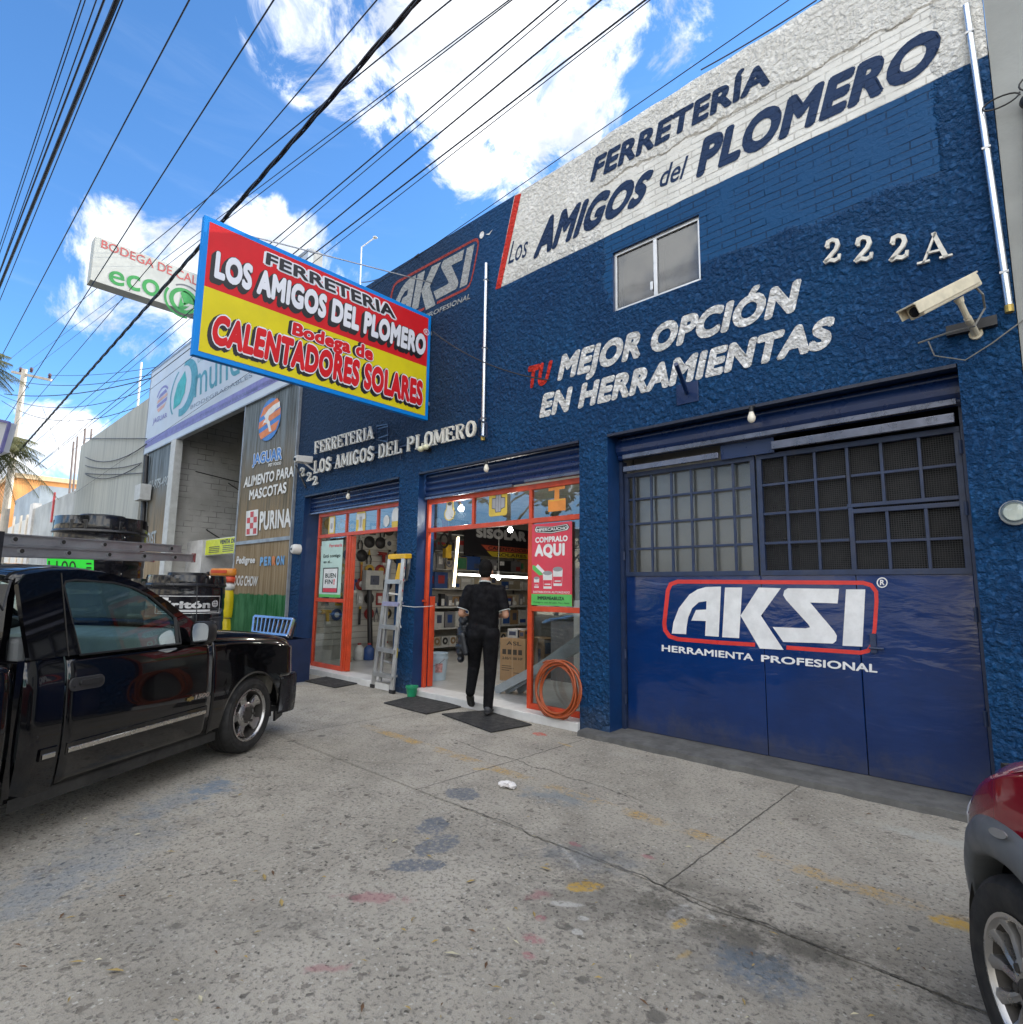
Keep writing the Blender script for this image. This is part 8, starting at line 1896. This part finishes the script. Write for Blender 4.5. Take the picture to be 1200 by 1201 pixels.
for w_ in (.34, .74): mb.hexa([V((-.36, w_-.022, zl(-.36)-.004)), V((-.345, w_-.022, zl(-.36)-.004)), V((-.345, w_+.008, zl(-.36)-.004)), V((-.36, w_+.008, zl(-.36)-.004))], [V((-.36, w_-.022, zl(-.36)+.07)), V((-.345, w_-.022, zl(-.36)+.07)), V((-.345, w_+.008, zl(-.36)+.07)), V((-.36, w_+.008, zl(-.36)+.07))])
mb.build('end_cap', M('red brown end cap', (.22, .06, .06), .6), exl, local=True)

# ---- dark red car at the lower right corner
P_ = gnd(1191, 1163, .30)
sv_ = thing('red_car', 'dark red car with grey wheel arch cladding, only its front wheel in view at right', 'car', (P_.x, P_.y, 0), HEAD)
SWD = 1.60
inn = lambda u: .60*max(0, u+.0)**2.0
zt = lambda u: max(.66, .905-.36*u-1.0*max(0, u)**2) if u > -.5 else .905+.18
for side in (1, -1):
    S3 = lambda u, w_, z: V((u, -w_ if side == 1 else -(SWD-w_), z))
    sw = lambda u, z: inn(u)+.03*abs((z-.62)/.35)**2+.012
    def panel(us, zl_, zh_, off, nm, mt_, n=10, par=sv_):
        mb = MB(); rows = [[S3(u, sw(u, zl_(u)+(zh_(u)-zl_(u))*j/n)+off, zl_(u)+(zh_(u)-zl_(u))*j/n) for j in range(n+1)] for u in us]; mb.grid(rows if side == -1 else rows[::-1]); return mb.build(nm, mt_, par, local=True, smooth=40, solid=.004)
    arz = lambda u: .305+math.sqrt(max(0, .40**2-u*u)) if abs(u) < .40 else .30
    panel(sorted(frange(-1.0, .40, 40)+[-.399, .399]), lambda u: max(arz(u), .30), zt, 0, 'fender', m_rpaint)
    panel(frange(.402, .64, 12), lambda u: .56 if u > .40 else .3, lambda u: zt(u)-.005, -.004, 'headlight', M('clear lamp lens', (.42, .44, .46), .12, coat=.6), 8)
    panel(frange(.402, .64, 10), lambda u: .24, lambda u: .555, -.012, 'bumper', m_rpaint, 6)
    panel(frange(-2.1, -1.01, 16), lambda u: .28, lambda u: .93, 0, 'door', m_rpaint); panel(frange(-3.1, -2.11, 20), lambda u: max(.30, .305+math.sqrt(max(0, .40**2-(u+2.4)**2)) if abs(u+2.4) < .4 else .3), lambda u: .95, 0, 'rear_panel', m_rpaint)
    for c in (0, -2.4):
        mb = MB(); rows = []
        for k in range(37):
            a = rad(-6+192*k/36); row = []
            for (r, o) in ((.335, .07), (.337, -.012), (.350, -.026), (.385, -.032), (.425, -.022), (.446, -.004), (.448, .02)):
                r2 = r+(.018*max(0, (r-.36)/.09)*max(0, math.cos(a)) if r > .36 else 0); u = r2*math.cos(a); z_ = .305+r2*math.sin(a); row.append(S3(c+u, (sw(u, z_) if c == 0 else sw(-1, z_))+o, z_))
            rows.append(row)
        mb.grid(rows if side == 1 else rows[::-1]); mb.build('wheel_arch', m_clad, sv_, local=True, smooth=50)
        mb = MB(); mb.lathe([(.343, 0), (.343, .34), (.0, .34)], S3(c, .055, .305), (0, -1 if side == 1 else 1, 0), 36); mb.build('wheel_well', m_under, sv_, local=True, smooth=40)
        wheel(sv_, 'wheel', S3(c, .125, .298), .298, .190, .215, 'six', -1 if side == -1 else 1)
    mb = MB(); mb.prism([S3(.045+p[0]*.16, sw(.0, .73)-.030, .722+p[1]*.02-p[0]*.03) for p in circle((-.4, 0), .28, .7, 16)], S3(0, -.004, 0)-S3(0, 0, 0)); mb.build('side_marker', M('smoked marker lens', (.22, .22, .22), .2), sv_, local=True)
    mb = MB(); mb.box(-2.0, -.42, -.09 if side == 1 else -SWD+.03, -.03 if side == 1 else -SWD+.09, .20, .31); mb.build('sill', m_clad, sv_, local=True)
mb = MB(); rows = []
for u in frange(-1.02, .64, 22):
    z_ = zt(u); e = inn(u); row = [(.0+e+.03, z_-.005), (.06+e, z_+.03), (.14+e, z_+.047), (.35+e*.8, z_+.06), (.8, z_+.07)]
    full = row+[(SWD-a, z2) for a, z2 in row[::-1][1:]]; rows.append([V((u, -a, z2)) for a, z2 in full])
mb.grid(rows); mb.build('hood', m_rpaint, sv_, local=True, smooth=50)
mb = MB(); mb.box(-3.05, .55, -SWD+.3, -.3, .25, .80); mb.box(-3.05, .3, -SWD+.12, -.28, .55, .62); mb.build('chassis', m_under, sv_, local=True)
mb = MB()
for w_ in (.02, SWD-.02):
    pass
rows = [[V((u, -(.10+i_), z_)), V((u, -(SWD-.10-i_), z_))] for u, z_, i_ in ((-1.0, 1.0, 0), (-1.62, 1.46, .1), (-1.8, 1.50, .12), (-2.9, 1.48, .12), (-3.1, 1.0, 0))]
mb.grid(rows[1:4]); mb.build('roof', m_rpaint, sv_, local=True, solid=.02)
mb = MB(); mb.grid(rows[:2]); mb.build('windshield', m_carglass, sv_, local=True)
mb = MB(); mb.grid(rows[3:]); mb.build('rear_window', m_carglass, sv_, local=True)
for s_ in (0, 1):
    mb = MB(); P = [rows[0][s_], rows[1][s_], rows[2][s_], rows[3][s_], rows[4][s_]]; mb.poly(P); mb.build('window', m_carglass, sv_, local=True)
mb = MB(); mb.box(-3.1, -3.06, -SWD+.05, -.05, .30, .98); mb.box(.45, .62, -SWD+.40, -.40, .26, .66); mb.build('end_panel', m_rpaint, sv_, local=True)
